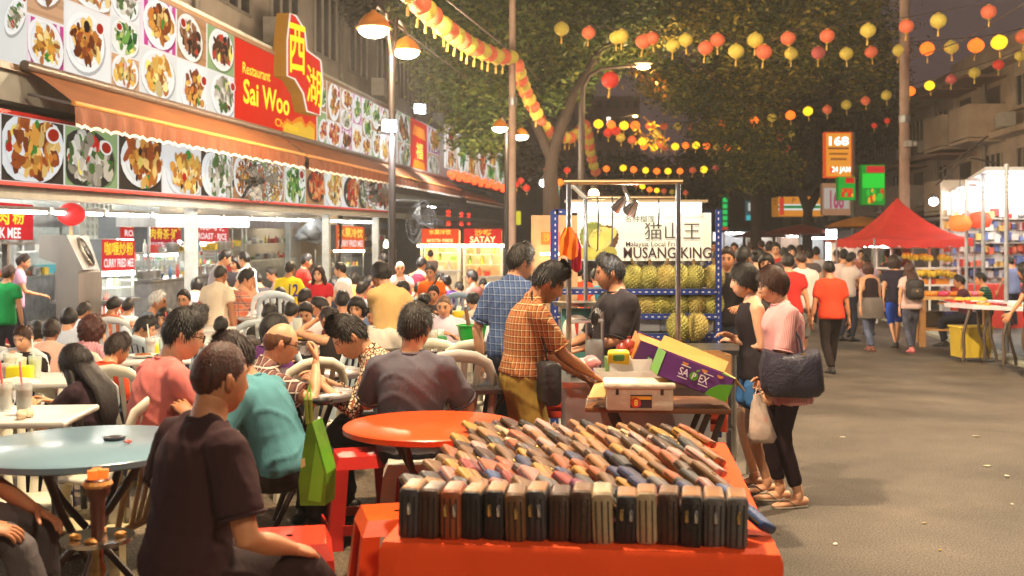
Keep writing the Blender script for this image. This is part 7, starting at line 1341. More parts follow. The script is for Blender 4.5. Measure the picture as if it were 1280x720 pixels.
# market counters on the right
def counter(px0, px1, pyt, Y0, Y1, label, cloth, seed, goods, wood=(190,140,85), d=.9, skew=.3):
    t = thing('market_counter', label, 'counter', (W(px0,0,Y0).x,Y0,.05)); a, b_ = W(px0,pyt,Y0), W(px1,pyt,Y1); z = a.z; b_.z = z; dv = Vector((skew,d,0)); mb = MB(); mb.slab([a,b_,b_+dv,a+dv], .05); mb.build('counter_top', cm(*cloth,.5), t, world=True); m = cm(*wood,.6)
    for q in (a,b_,b_+dv,a+dv): mb = MB(); cbox(mb,q.x-.04,q.x+.04,q.y-.04,q.y+.04,.05,z-.05); mb.build('leg', m, t, world=True)
    for zz_ in (.35,): mb = MB(); mb.slab([Vector((q.x,q.y,zz_)) for q in (a,b_,b_+dv,a+dv)], .03); mb.build('lower_shelf', m, t, world=True)
    r = random.Random(seed); k = 0
    for i in range(goods):
        u, w = (i+.5)/goods, r.uniform(.2,.7); p = a.lerp(b_, u)+dv*w; c = r.choice([(220,70,120),(235,140,50),(240,235,230),(210,60,50),(240,160,60),(230,120,150)]); mb = MB(); mb.ball((p.x,p.y,z+.04), (.09,.09,.05), 9, 6, jit=.2); mb.build('goods_pile', plastic(c), t, 60, world=True)
    for i in range(max(2, goods//3)):
        u = (i+.5)/max(2, goods//3); p = a.lerp(b_, u)+dv*.5; c = r.choice([(40,45,60),(70,60,50),(200,70,50),(60,60,110)]); mb = MB(); mb.box((p.x,p.y,.365+.13), (.3,.3,.26)); mb.build('stored_box', plastic(c), t, world=True)
counter(1153,1232,371,17.3,17.0,'wooden counter of pink and orange goods behind the long haired walker',(215,175,110),3,10); 
t = thing('folding_table', 'long white folding table of red and white trinkets at the right', 'table', (W(1240,0,15).x,15,.05)); a, b_, c, d = W(1180,379,15.6), W(1216,386,14.9), W(1300,390,14.2), W(1300,378,16.2); z = a.z
for q in (b_,c,d): q.z = z
mb = MB(); mb.slab([a,b_,c,d,W(1225,375,16.8).xy.to_3d()+Vector((0,0,z))], .05); mb.build('table_top', cm(225,215,220,.45), t, world=True)
def curved_leg(px0, py0, px1, py1, Y): p0, p1 = W(px0,py0,Y), W(px1,py1,Y); p1.z = .06; mb = MB(); mb.tube([p0,p0.lerp(p1,.45)+Vector((-.05,0,0)),p0.lerp(p1,.85),p1], .022, 6); mb.build('leg', cm(90,75,65,.4), t, 60, world=True)
for q in ((1212,388,1204,430,15.0),(1238,388,1230,430,15.0),(1238,390,1246,431,14.9),(1262,390,1254,440,14.4),(1262,390,1270,441,14.4),(1222,386,1236,428,15.2)): curved_leg(*q)
cols_ = [(190,40,40),(235,230,225),(205,60,50),(140,30,35),(240,170,60)]
for i in range(34):
    u, w = R.random(), R.random(); p = a.lerp(c, .35+.62*u)+Vector((0,.15+1.0*w,z-a.lerp(c,.35+.62*u).z)); mb = MB(); mb.box((p.x,p.y,z+.02), (.05,.16,.03), (0,0,R.uniform(-.8,.8))); mb.build('trinket', plastic(cols_[i%5]), t, world=True)
for i in range(4): p = W(1200+i*9,377,15.9); mb = MB(); mb.ball((p.x,15.9,z+.03), (.09,.07,.05), 9, 6, jit=.2); mb.build('goods_pile', plastic((228,205,70)), t, 60, world=True)
p = W(1217,420,15.4); t = thing('storage_bin', 'yellow plastic bin under the white folding table', 'bin', (p.x,15.5,.05)); mb = MB(); mb.box((0,0,.24), (.44,.36,.44), taper=1.1); mb.build('bin_body', plastic((215,185,60)), t); mb = MB(); mb.rbox((0,0,.465), (.52,.43,.03), .012); mb.build('rim', plastic((225,195,70)), t, 50)
# white lit shop with posts at far right
t = thing('lit_shop', 'glaring white shop of hanging goods with steel posts at the far right', 'shop', (W(1240,0,21).x,21,.05)); xs, xe = W(1184,0,24).x, W(1330,0,24).x; ws = mat("shop_white_wall", rgb(240,238,232), .6, 0, .05, 2); mb = MB(); cbox(mb,xs,xe,24.3,24.4,.05,3.3); mb.build('wall', ws, t, world=True); mb = MB(); a_, b_ = W(1232,0,17.5).x, W(1186,0,24.3).x; mb.hexa([(a_,17.5,3.0),(xe,17.5,3.0),(xe,24.3,3.0),(b_,24.3,3.0)],[(a_,17.5,3.06),(xe,17.5,3.06),(xe,24.3,3.06),(b_,24.3,3.06)]); mb.build('canopy', mat("canopy_white", rgb(225,228,232), .6, 0, .08, 1), t, world=True)
for px, Yp in ((1208,20),(1229,18.5),(1258,16.2),(1190,23)): mb = MB(); p = W(px,0,Yp); mb.tube([(p.x,Yp,.05),(p.x,Yp,3.0)], .035, 8); mb.build('post', cm(170,172,176,.35,metal=.5), t, world=True)
for i, (Yp, x0) in enumerate([(23.8,1190),(22.4,1199),(20.6,1211),(19,1223),(17.8,1234)]): mb = MB(); p = W(x0,0,Yp); mb.tube([(p.x,Yp,2.86),(p.x+2.6,Yp,2.86)], .03, 6); mb.build('lamp_tube', mat("shop_tube",(1,1,1),.4,emit=13,emitcol=(1,.95,.86)), t, world=True)
r = random.Random(4)
for i in range(16):
    for k in range(7):
        px = 1186+i*7.5; c = r.choice([(235,120,90),(120,140,200),(240,230,220),(230,190,190),(200,60,60),(240,200,120),(90,100,150),(245,240,235),(245,240,238)]); p = W(px,0,24.1); w, h = r.uniform(.06,.16), r.uniform(.1,.2); z = .75+k*.28+r.uniform(-.05,.05); mb = MB(); cbox(mb,p.x-w/2,p.x+w/2,24.16-r.uniform(0,.1),24.29,z,z+h); mb.build('hanging_goods', cm(*c,.5), t, world=True)
for k in range(4): mb = MB(); cbox(mb,xs,xe,24.0,24.3,.7+k*.56,.72+k*.56); mb.build('shelf', cm(215,210,200), t, world=True)
mb = MB(); cbox(mb,W(1206,0,21.5).x,xe,21.5,22.2,.05,.95); mb.build('counter', cm(215,70,60,.5), t, world=True)
for i, (px, c) in enumerate([(1200,(235,110,50)),(1225,(205,75,50))]): t2 = thing('hanging_lantern', ['orange disc lantern hanging in the white shop','darker red disc lantern in the white shop, right of the orange one'][i], 'lantern', W(px,279 if i == 0 else 275,19.6)); mb = MB(); mb.lathe([(.05,.16),(.16,.13),(.22,0),(.16,-.13),(.05,-.16)], (0,0,0), 18); mb.build('shade', mat("disc_paper_%d" % i, rgb(*c), .6, emit=.35), t2, 60); mb = MB(); mb.cyl((0,0,.15),(0,0,.95),.006,4); mb.build('cord', cm(60,50,45), t2)
# orange parasols and stall roofs further back
def umbrella(px, py, Y, r_, c, label, h=.35):
    p = W(px,py,Y); t = thing('parasol', label, 'parasol', (p.x,Y,.03)); z = p.z; n = 8; mb = MB(); v = [Vector((0,0,z))]; f = []
    for j, (q, dz) in enumerate(((.4,-.28),(.75,-.62),(1,-1.))):
        for k in range(n*2): a = k*PI/n; s = 1 if k % 2 == 0 else .965; v.append(Vector((r_*q*s*math.cos(a),r_*q*s*math.sin(a),z+h*dz)))
    m_ = 2*n; f += [(0,1+k,1+(k+1)%m_) for k in range(m_)]
    for j in range(2): f += [(1+j*m_+k,1+(j+1)*m_+k,1+(j+1)*m_+(k+1)%m_,1+j*m_+(k+1)%m_) for k in range(m_)]
    mb.add(v, f); mb.add([Vector((q.x,q.y,q.z-.012)) for q in v], [q[::-1] for q in f]); mb.build('cover', mat("parasol_%d_%d_%d" % c, rgb(*c), .7, 0, .15, 2), t, 30); mb = MB(); mb.tube([(0,0,0),(0,0,z)], .025, 8); mb.build('pole', cm(190,185,175,.4), t)
    for k in range(n): mb = MB(); a = k*2*PI/n; mb.tube([(0,0,z-.04),(r_*.98*math.cos(a),r_*.98*math.sin(a),z-h-.01)], .01, 4); mb.build('rib', cm(120,110,100), t)
umbrella(1076,271,33,1.15,(205,130,45),'ochre parasol left of the red tent'); umbrella(1000,281,38,1.3,(135,62,50),'dull maroon parasol before the forked tree'); umbrella(950,288,44,1.2,(120,65,60),'small maroon parasol beyond the durian banner', .3); umbrella(1090,297,27,.6,(210,70,45),'small red parasol at the left corner of the tent', .2)
def kiosk(px0, px1, py0, py1, Y, c, label, roofc=(150,70,55), em=5., seed=1):
    r = random.Random(seed); t = thing('market_kiosk', label, 'market stall', (W((px0+px1)/2,0,Y).x,Y,.03)); a, b_ = W(px0,py0,Y), W(px1,py1,Y); mb = MB(); cbox(mb,a.x-.1,b_.x+.1,Y-.5,Y+1.2,a.z,a.z+.10); mb.build('roof', cm(*roofc,.7), t, world=True)
    for x in (a.x,b_.x): mb = MB(); cbox(mb,x-.03,x+.03,Y-.03,Y+.03,.03,a.z); mb.build('post', cm(170,165,160), t, world=True)
    mb = MB(); cbox(mb,a.x,b_.x,Y+1.0,Y+1.05,.03,a.z); mb.build('back_panel', cm(*c,.6), t, world=True); mb = MB(); mb.tube([(a.x+.1,Y+.1,a.z-.06),(b_.x-.1,Y+.1,a.z-.06)], .035, 6); mb.build('lamp_tube', mat("kiosk_tube_%d" % int(em), (1,1,1), .4, emit=em, emitcol=(1,.97,.92)), t, world=True); mb = MB(); cbox(mb,a.x,b_.x,Y,Y+.8,.03,.95); mb.build('counter', cm(170,150,140,.5), t, world=True); n = max(3, int((b_.x-a.x)/.35))
    for i in range(n): x = a.x+(b_.x-a.x)*(i+.5)/n; cc = r.choice([(230,90,60),(240,200,60),(90,150,200),(235,235,230),(120,180,110),(240,150,170)]); h = r.uniform(.2,.6); mb = MB(); cbox(mb,x-.12,x+.12,Y+.5,Y+.7,.96,.96+h); mb.build('goods', cm(*cc,.5), t, world=True)
for a in [(905,935,290,330,46,(220,225,235),'white lit kiosk just right of the durian rack',(90,100,110),14.,1),(938,972,293,330,52,(230,225,215),'second lit kiosk down the street, warm white',(110,70,60),12.,2),(975,1005,294,330,58,(240,220,200),'third lit kiosk behind the crowd',(140,60,50),12.,3),(1010,1038,296,330,44,(225,235,240),'lit kiosk beside the tall vertical white lamps',(90,60,55),14.,4),(1052,1092,303,340,30,(235,225,205),'lit fruit kiosk left of the red tent poles',(190,75,50),12.,5),(1108,1190,263,330,42,(220,225,225),'long pale lit stall behind the red tent',(95,80,80),16.,6)]: kiosk(*a)
for i in range(3): p = W(1034+i*5,0,37); t = thing('light_bar', '%s tall vertical white lamp bar beside the forked tree' % ('left','middle','right')[i], 'lamp', (p.x,37,.03)); a, b_ = W(0,288,37).z, W(0,328,37).z; mb = MB(); mb.tube([(0,0,b_),(0,0,a)], .05, 8); mb.build('tube', mat("bar_tube",(.9,.95,1),.4,emit=5,emitcol=(.9,.95,1)), t); mb = MB(); mb.tube([(0,0,0),(0,0,b_)], .03, 6); mb.build('stand', cm(90,90,95), t)
# signs
def lit_panel(px0, px1, py0, py1, Y, c, label, em, shapes=(), texts=(), pole=None, frame=None, name='lit_sign', th=.25):
    P = W(px0,py1,Y); U = Vector((W(px1,py1,Y).x-P.x,0,0)); V = Vector((0,0,(py1-py0)/FPX*Y)); t = thing(name, label, 'sign', P); mb = MB(); mb.slab([P,P+U,P+U+V,P+V], th, rgb(*(frame or c))); mb.build('sign_box', M_PRINT(em*.5), t, world=True); mb = MB(); nF = Vector((0,-1,0)); i_ = .06 if frame else .0; aU = U.length; aV = V.length
    def q(u, v, o): return P+U*u+V*v+nF*o
    k = .05*min(aU,aV)/1; iu, iv = (k/aU, k/aV) if frame else (.0,.0); mb.sheet([q(iu,iv,.01),q(1-iu,iv,.01),q(1-iu,1-iv,.01),q(iu,1-iv,.01)], rgb(*c))
    for s in shapes: mb.sheet([q(u,v,.02+.004*n_) for n_ in [shapes.index(s)] for u, v in s[1]], rgb(*s[0]))
    mb.build('sign_face', M_PRINT(em), t, world=True)
    if texts:
        mb = MB()
        for tx, u0, v0, u1, v1, cc in texts: put_text(mb, tx, q(u0,v0,0), U*(u1-u0), V*(v1-v0), nF, rgb(*cc), .06)
        mb.build('lettering', M_PRINT(em*1.4), t, world=True)
    if pole: mb = MB(); x = W(pole,0,Y).x; mb.tube([(x,Y+.15,0),(x,Y+.15,P.z+V.z)], .08, 8); mb.build('pole', cm(110,115,105,.5), t, world=True)
    return t
rect = lambda u0,v0,u1,v1: [(u0,v0),(u1,v0),(u1,v1),(u0,v1)]
lit_panel(1031,1065,165,222,36,(190,122,36),'tall orange framed sign reading 168 and 24 JAM',1.9,[((95,45,30),rect(.12,.62,.88,.66)),((110,60,30),rect(.15,.50,.85,.54)),((120,70,30),rect(.2,.38,.8,.43)),((225,60,40),rect(.18,.09,.34,.24))],[('168',.14,.70,.86,.90,(255,240,240)),('24 JAM',.24,.08,.92,.24,(255,235,225))],1068,(235,85,30))
lit_panel(1028,1063,229,269,37,(205,150,110),'tan sign with big faded 168 below the orange framed one',.6,[((225,215,200),rect(.05,.2,.95,.85))],[('168',.25,.2,.75,.8,(190,70,110))])
def fruit_shapes(seed, n, v0, v1):
    r = random.Random(seed); o = []
    for i in range(n): u, v, s = r.uniform(.12,.88), r.uniform(v0,v1), r.uniform(.05,.11); o.append((r.choice([(250,90,30),(250,190,40),(220,40,30),(60,200,60)]), [(u+s*math.cos(a*.9)*R.uniform(.7,1.2), v+s*math.sin(a*.9)*R.uniform(.7,1.2)) for a in range(7)]))
    return o
lit_panel(1077,1106,206,256,32,(20,150,40),'big green and red LED fruit sign on the right',1.0,[((215,45,45),rect(.2,.80,.98,.97)),((40,225,60),rect(.03,.42,.97,.78))]+fruit_shapes(2,16,.08,.38),[])
lit_panel(1048,1069,221,250,31,(25,170,50),'smaller green and red LED sign with dotted border',1.0,[((215,40,30),rect(.4,.72,.95,.97)),((225,50,30),rect(.15,.12,.85,.5))]+fruit_shapes(5,6,.18,.45),[])
lit_panel(973,1029,246,270,46,(235,150,50),'orange white and green striped shop fascia behind the forked tree',.9,[((245,245,235),rect(0,.30,1,.62)),((30,140,70),rect(0,.40,1,.54)),((225,60,50),rect(.02,.05,.12,.95))],[('P',.30,.68,.37,.94,(120,60,30)),('P',.66,.68,.73,.94,(120,60,30))],th=1.2)
lit_panel(901.5,911,244,288,60,(15,60,30),'narrow vertical green neon sign right of the durian banner',.9,[((30,230,110),rect(.2,.12+.17*i,.8,.24+.17*i)) for i in range(5)]+[((235,70,40),rect(.1,.0,.9,.09))],[])
lit_panel(932,947,251,276,70,(60,90,95),'small turquoise poster sign far down the street',.8,[((70,210,215),rect(.05,.03,.95,.28)),((220,220,210),rect(.2,.5,.5,.9)),((170,120,80),rect(.5,.4,.8,.8))],[])
lit_panel(690,699,231,258,33,(120,215,205),'narrow pale turquoise lit sign by the left tree trunk',1.0,[],[]); lit_panel(642,651,264,281,31,(235,225,50),'small yellow lit sign beside the concrete pole',.9,[],[]); lit_panel(684,697,204,208,31,(255,200,60),'short yellow lit bar in the left tree',1.2,[],[]); lit_panel(1083,1096,252,262,50,(235,160,60),'small orange roof sign behind the LED signs',.7,[],[])
lit_panel(605,609.5,164,176,40,(235,215,60),'thin yellow lit strip sign above the far food board',1.0,[],[])
for i, (px, py, Y, l) in enumerate([(680,229,32,'bright white-blue spotlight in the left tree'),(742,242,26,'orange glowing lamp left of the stall rail'),(747,250,27,'second orange glowing lamp below the first by the stall rail'),(754,254,28,'third small orange lamp by the stall rail'),(1167,252,30,'bluish lamp on the shop roof right of the red tent')]):
    p = W(px,py,Y); t = thing('lamp_bulb', l, 'lamp', p); cc = (.85,.93,1) if i in (0,4) else (1,.62,.25); mb = MB(); mb.ball((0,0,0), (.13,.13,.12), 12, 8); mb.build('bulb', mat("lamp_glow_%d" % (i in (0,4)), cc, .4, emit=12, emitcol=cc), t, 60); mb = MB(); mb.lathe([(.06,.1),(.07,.2),(0,.21)], (0,0,0), 8); mb.build('socket', cm(70,65,60), t)
# apartment buildings on the right
def rblock(label, x0, Y0, Y1, z1, c, nfl, nwin, seed, skew=.16, zb=3.2):
    r = random.Random(seed); X = lambda Y, o=0: x0+skew*(Y-Y0)+o; t = thing('apartment_block', label, 'building', (x0,Y0,.05)); wm = mat("right_wall_%d" % seed, rgb(*c), .85, 0, .2, .7, .2, 8, dirt=.55); mb = MB(); mb.hexa([(X(Y0),Y0,.05),(X(Y0)+9,Y0,.05),(X(Y1)+9,Y1,.05),(X(Y1),Y1,.05)],[(X(Y0),Y0,z1),(X(Y0)+9,Y0,z1),(X(Y1)+9,Y1,z1),(X(Y1),Y1,z1)]); mb.build('wall', wm, t, world=True); H = (z1-zb)/nfl; d = (Y1-Y0)/nwin
    def bx(nm, y0, y1, o0, o1, za, zc, m): mb = MB(); mb.hexa([(X(y0,o0),y0,za),(X(y0,o1),y0,za),(X(y1,o1),y1,za),(X(y1,o0),y1,za)],[(X(y0,o0),y0,zc),(X(y0,o1),y0,zc),(X(y1,o1),y1,zc),(X(y1,o0),y1,zc)]); return mb.build(nm, m, t, world=True)
    for f in range(nfl):
        z = zb+f*H; bx('ledge', Y0, Y1, -.45, .0, z-.12, z+.02, wm)
        for i in range(nwin):
            y = Y0+d*(i+.5)
            if r.random() < .42:                                              # balcony
                bx('balcony_wall', y-d*.36, y+d*.36, -1.05, -.95, z-.1, z+.85, wm); bx('balcony_slab', y-d*.36, y+d*.36, -1.04, -.0, z-.22, z-.125, wm); bx('balcony_side', y-d*.36, y-d*.33, -.949, -.0, z-.1, z+.85, wm); bx('door', y-d*.2, y+d*.2, -.03, -.002, z+.03, z+H*.72, cm(60,50,44,.5)); bx('roof_canopy', y-d*.4, y+d*.4, -1.2, -.0, z+H*.80, z+H*.83, cm(125,90,75,.7))
            else:
                bx('window', y-d*.26, y+d*.26, -.02, -.003, z+H*.30, z+H*.74, cm(40,38,40,.25))
                for k in range(4): yy = y-d*.26+d*.52*k/3; bx('mullion', yy-.03, yy+.03, -.06, -.021, z+H*.30, z+H*.74, cm(150,140,125,.6))
                bx('sill', y-d*.3, y+d*.3, -.25, -.004, z+H*.25, z+H*.295, wm)
                if r.random() < .6: bx('air_conditioner', y+d*.05, y+d*.28, -.62, -.26, z+H*.02, z+H*.22, cm(165,160,150,.5))
        bx('ledge', Y0, Y1, -.5, -.003, z1-.1 if f == nfl-1 else z+H*.92, z1+.1 if f == nfl-1 else z+H*.94, wm)
    bx('parapet', Y0, Y1, -.08, .2, z1+.101, z1+.7, wm)
    for k in range(3): y = Y0+(Y1-Y0)*(k+.35)/3; mb = MB(); mb.tube([(X(y,-.12),y,.1),(X(y,-.12),y,z1)], .06, 6); mb.build('drainpipe', cm(120,110,100), t, world=True)
    bx('shop_front', Y0, Y1, -.05, -.002, .1, zb-.2, cm(120,100,85,.5)); bx('shop_canopy', Y0, Y1, -1.6, -.0, zb-.45, zb-.35, cm(100,85,75,.6))
rblock('beige apartment block with balconies at the right edge', 13.3, 20, 34, 7.0, (172,152,130), 2, 6, 21, .08, 3.0); rblock('taller stained block further back on the right', 14.9, 35, 48, 7.0, (138,126,116), 2, 5, 22, .08); rblock('greenish block at the far end of the right hand row', 17.2, 50, 66, 8.3, (105,112,98), 2, 5, 23, .06)
# ladder-like rails and cables on right building: awning frames
for i, (a, b_) in enumerate([(((1175,215),(1235,170))),(((1170,232),(1215,190))),(((1250,205),(1213,197)))]): mb = MB(); mb.tube([W(a[0],a[1],19.8), W(b_[0],b_[1],19.8)], .02, 5); tag(mb.build('service_cable', cm(60,50,48), None), ['cable slanting up before the right apartment block','second cable below it before the right block','short cable near the right block balcony'][i], 'cable')
# ================================================================== everybody
BR, GR, WHT = (62,36,24), (150,150,150), (190,190,188)
G1 = 'people eating at the left tables'; G2 = 'people walking down the street'; G3 = 'crowd in the middle distance'
def sit(px, top, Y, *a, **k): k.setdefault('group', G1); return person(px, top, Y*1.12, *a, pose='sit', **k)
def stand(*a, **k): return person(*a, pose=k.pop('pose', 'stand'), **k)
# --- nearest
FM = sit(275,427,2.95,-46,'man nearest us in a dark plum tee, seen from behind, short cropped hair', sh=(58,36,40), sl=.75, bot=(48,34,36), hair='buzz', hc=(70,34,26), skin=2, lean=12, hy=4, hp=2, fat=1.06, hands=((.18,.30,.60),(-.42,.34,.72)), feet=False, group=None, curl=.6, seat=.56)
LM = sit(-52,440,3.3,-86,'man cut by the left edge, brown-lit jeans showing under the blue table', sh=(205,60,55), bot=(82,76,78), botp='denim', skin=2, lean=12, hands=((.22,.34,.68),(-.1,.42,.66)), group=None, vox=.9, legs=((.10,.52,.2),(-.16,.42,.2)), seat=.61)
sit(95,428,5.15,72,'woman with long black hair and dark tee bent over her phone', sh=(52,36,44), sl=.7, bot=(45,40,60), hair='long', hc=(30,22,22), skin=1, fem=1, lean=15, hp=16, hands=((.10,.46,.80),(-.10,.44,.80)), curl=.6)
sit(29,405,7.3,172,'woman facing us in black tee with brown hair tied back', sh=(40,32,34), bot=(40,40,50), hair='bun', hc=BR, skin=0, fem=1, lean=10, hp=14, arms='phone')
sit(64,398,8.0,6,'man in a pale salmon shirt seen from behind, beside the white shirt man', sh=(222,178,160), collar=True, skin=3, lean=12, hc=(40,26,22))
sit(115,393,7.6,-15,'curly haired woman in a pink striped top seen from behind', sh=(205,110,130), shp=('vstripe',(240,225,225)), hair='curly', hc=(70,32,26), fem=1, skin=1, lean=10, hy=-10)
sit(147,415,6.2,-28,'man in an orange red tee bent forward, seen from behind', sh=(205,74,44), sl=.7, skin=1, lean=24, hp=14, hy=-12, hc=(38,24,18))
sit(105,377,10.4,-25,'man with thinning hair in a white shirt behind the curly haired woman', sh=(225,232,245), collar=True, skin=2, lean=14, hc=(40,30,26))
sit(181,394,8.0,-78,'man in a dark navy tee in profile, looking down at his food', sh=(38,36,50), skin=1, lean=18, hp=18, arms='table')
PK = sit(229,382,4.65,-50,'man in a pink tee and glasses leaning on the table, back to us', sh=(212,118,112), sl=.72, bot=(70,72,88), botp='denim', hair='swept', skin=0, lean=17, hp=10, hy=-18, glasses=True, fat=1.06, hands=((.2,.45,.78),(-.2,.42,.78)))
sit(197,363,9.9,-80,'white haired old man in a grey blue shirt leaning over a table', sh=(112,124,138), hair='short', hc=WHT, skin=2, lean=28, hp=-2, arms='table')
sit(230,361,10.6,176,'man in glasses facing us in a pale lilac shirt', sh=(222,218,238), collar=True, glasses=True, skin=1, lean=8)
sit(265,366,11,-40,'man in a white shirt behind the man in glasses, face turned away', sh=(236,240,248), collar=True, skin=1, lean=16, hp=10)
stand(276,331,11.0,-22,'man in a loose beige shirt standing with his back to us among the diners', sh=(222,205,180), collar=True, skin=3, hair='buzz', hc=(40,34,28), arms='hang', group=G1, feet=False)
sit(308,335,11.2,-75,'man in an orange and navy plaid shirt with folded arms, in profile', sh=(218,120,90), shp=('plaid',(60,70,110),(235,180,150),1.6), arms='cross', hair='swept', skin=1, seat=.6, smax=1.25)
stand(281,312,15,-60,'man in a grey shirt bending by the back counter', sh=(165,160,165), arms='fore', skin=1, lean=14, hp=18, group=G1, feet=False)
stand(305,314,15.3,75,'man in a white shirt facing left by the back counter', sh=(222,228,232), arms='fore', skin=0, group=G1, feet=False)
stand(293,320,16.2,160,'dark haired woman half hidden between the two men at the back counter', sh=(70,66,72), hair='bob', fem=1, skin=1, group=G1, feet=False)
sit(276,395,8.8,-10,'child in a red and white striped top with thick black hair', sh=(220,70,70), shp=('hstripe',(235,225,220)), skin=0, lean=12, hair='fringe', smin=.6)
TL = sit(293,412,4.5,76,'man in a teal tee leaning in, mostly hidden behind the nearest man', sh=(86,142,152), sl=.7, bot=(52,46,44), skin=2, lean=31, hp=10, hy=0, hc=(40,24,22), fat=1.08, hands=((.2,.46,.78),(-.2,.42,.78)))
BP = sit(351,404,5.0,-66,'balding man in glasses and brown plaid shirt raising his hand', sh=(120,84,78), shp=('plaid',(225,205,190),(70,50,52),1.15), sl=.7, collar=True, bot=(40,34,34), hair='bald', hc=(92,56,30), glasses=True, skin=1, lean=19, hp=10, hands=((.16,.36,.98),(-.2,.40,.78)), curl=.7)
sit(343,391,6.4,-40,'woman in a purple top with her arm raised behind the balding man', sh=(84,40,92), hair='bob', fem=1, skin=1, lean=12, arms='table')
sit(337,378,9.0,-10,'man in a black green tee seen from behind', sh=(48,48,42), skin=2, lean=12)
sit(382,376,9.2,178,'man in a white shirt with dark lanyard looking down at his meal', sh=(232,222,222), collar=True, skin=1, lean=18, hp=28, arms='table')
sit(411,382,7.9,55,'woman in a black vest with hair up, touching her face', sh=(44,36,36), tank=True, hair='bun', hc=(44,34,30), fem=1, skin=1, lean=8, hands=((.16,.34,.78),(-.05,.22,1.10)))
PS = sit(438,389,5.3,92,'young man in a black and cream printed shirt bent over the dark table', sh=(226,208,176), shp=('print',(64,46,40),(150,90,60),1.0), sl=1.5, collar=True, bot=(34,30,34), hair='swept', hc=(34,26,22), skin=1, lean=34, hp=26, hy=10, hands=((.10,.50,.76),(-.16,.46,.76)), shoes=(22,20,20))
GT = sit(519,377,4.9,-6,'man in a plain grey tee sitting with his back to us at the orange table', sh=(98,94,104), sl=.78, bot=(44,44,54), hair='short', hc=(34,26,20), skin=1, lean=5, hy=-14, hp=6, fat=1.08, hands=((.2,.40,.72),(-.2,.42,.72)))
sit(481,372,7.6,-25,'man in a cream and grey tee seen from behind, left of the grey tee man', sh=(208,196,182), skin=2, lean=10, hy=-20, hair='short')
sit(555,369,9.0,172,'bald heavy man in a lilac shirt facing us behind the black table', sh=(214,200,214), collar=True, hair='buzz', hc=(120,90,70), skin=1, lean=4, fat=1.3, hp=14, beard=0)
stand(477,326,8.6,42,'young man in a mustard polo standing with his hand at his mouth', sh=(196,160,104), collar=True, sl=.65, hair='fringe', hc=(26,20,20), skin=2, hp=22, hands=((.22,.1,.9),(.02,.20,1.40)), group=G1, feet=False, bot=(60,60,70))
YJ = stand(363,326,14,-14,'person in a yellow jersey with number 12, back to us', sh=(236,214,40), sl=.7, skin=2, arms='fore', group=G1, feet=False)
stand(398,331,13,176,'long haired woman in a red top with a lanyard, facing us', sh=(196,40,52), hair='long', hc=(52,30,28), fem=1, skin=0, arms='phone', group=G1, feet=False)
stand(425,327,14,76,'boy in a white and red top facing left', sh=(230,226,226), skin=0, arms='fore', group=G1, feet=False, smin=.8)
stand(383,317,16,-60,'cook in a red shirt at the back by the column', sh=(222,60,50), skin=2, arms='fore', group=G1, feet=False)
sit(428,362,9.6,5,'boy with a grey strap top seen from behind', sh=(205,195,190), skin=2, lean=8, smin=.8)
sit(452,352,12.6,-20,'man in a pale blue shirt seen from behind, dark hair', sh=(202,212,238), skin=1, lean=10)
sit(430,350,13,10,'pink headed bald man seen from behind', sh=(66,82,110), hair='none', skin=0, lean=8)
sit(350,358,11.2,12,'woman with long straight hair in a pale pink top, back to us', sh=(228,190,190), hair='long', hc=(36,26,26), fem=1, skin=1, lean=10)
sit(381,360,10.8,-30,'man in a grey blue tee behind the yellow jersey', sh=(92,100,116), skin=2, lean=12)
sit(503,350,10.6,-18,'man in a brown grey tee seen from behind, right of the mustard polo', sh=(92,76,80), skin=2, lean=10)
OW = stand(538,330,14,168,'woman in a bright orange tee with a black strap bag across', sh=(240,104,24), skin=2, fem=1, hair='bun', arms='hang', group=G1, feet=False, bot=(50,52,60))
stand(527,321,16,-30,'man in a maroon sleeveless top walking between the tables', sh=(134,40,60), tank=True, skin=2, arms='fore', group=G1, feet=False)
sit(590,337,15,62,'man in a dusty brown tee in profile, in front of the SATAY stall', sh=(162,104,98), skin=2, lean=2, smax=1.3)
sit(551,340,15.2,150,'long haired young woman at the far table near the orange woman', sh=(222,190,180), hair='long', fem=1, skin=0)
sit(558,342,14.4,20,'woman in a violet top with a bun, at the far table', sh=(86,56,120), hair='bun', fem=1, skin=2)
stand(479,316,17,40,'cook in a dark top under the bare bulbs', sh=(70,60,50), skin=1, arms='fore', lean=12, group=G1, feet=False)
stand(500,327,15.5,-170,'stall worker in pink with a white cap and mask', sh=(228,178,170), hair='buzz', hc=(240,236,228), skin=1, arms='fore', group=G1, feet=False)
sit(510,342,15,120,'small person beside the maroon sleeveless man', sh=(60,40,44), skin=1, smin=.7)
stand(29,317,14.5,-62,'bearded man in a lilac shirt at the far left counter', sh=(214,170,206), collar=True, skin=1, beard=1, hair='short', hc=(50,36,30), arms='fore', group=G1, feet=False)
stand(11,331,12.5,-10,'person in a green tee at the far left counter, back to us', sh=(20,140,72), skin=2, hc=(60,36,24), arms='hang', group=G1, feet=False)
stand(538,312,26,10,'shopper standing at the orange satay stall, back to us', sh=(90,80,80), skin=1, group=G1, feet=False)
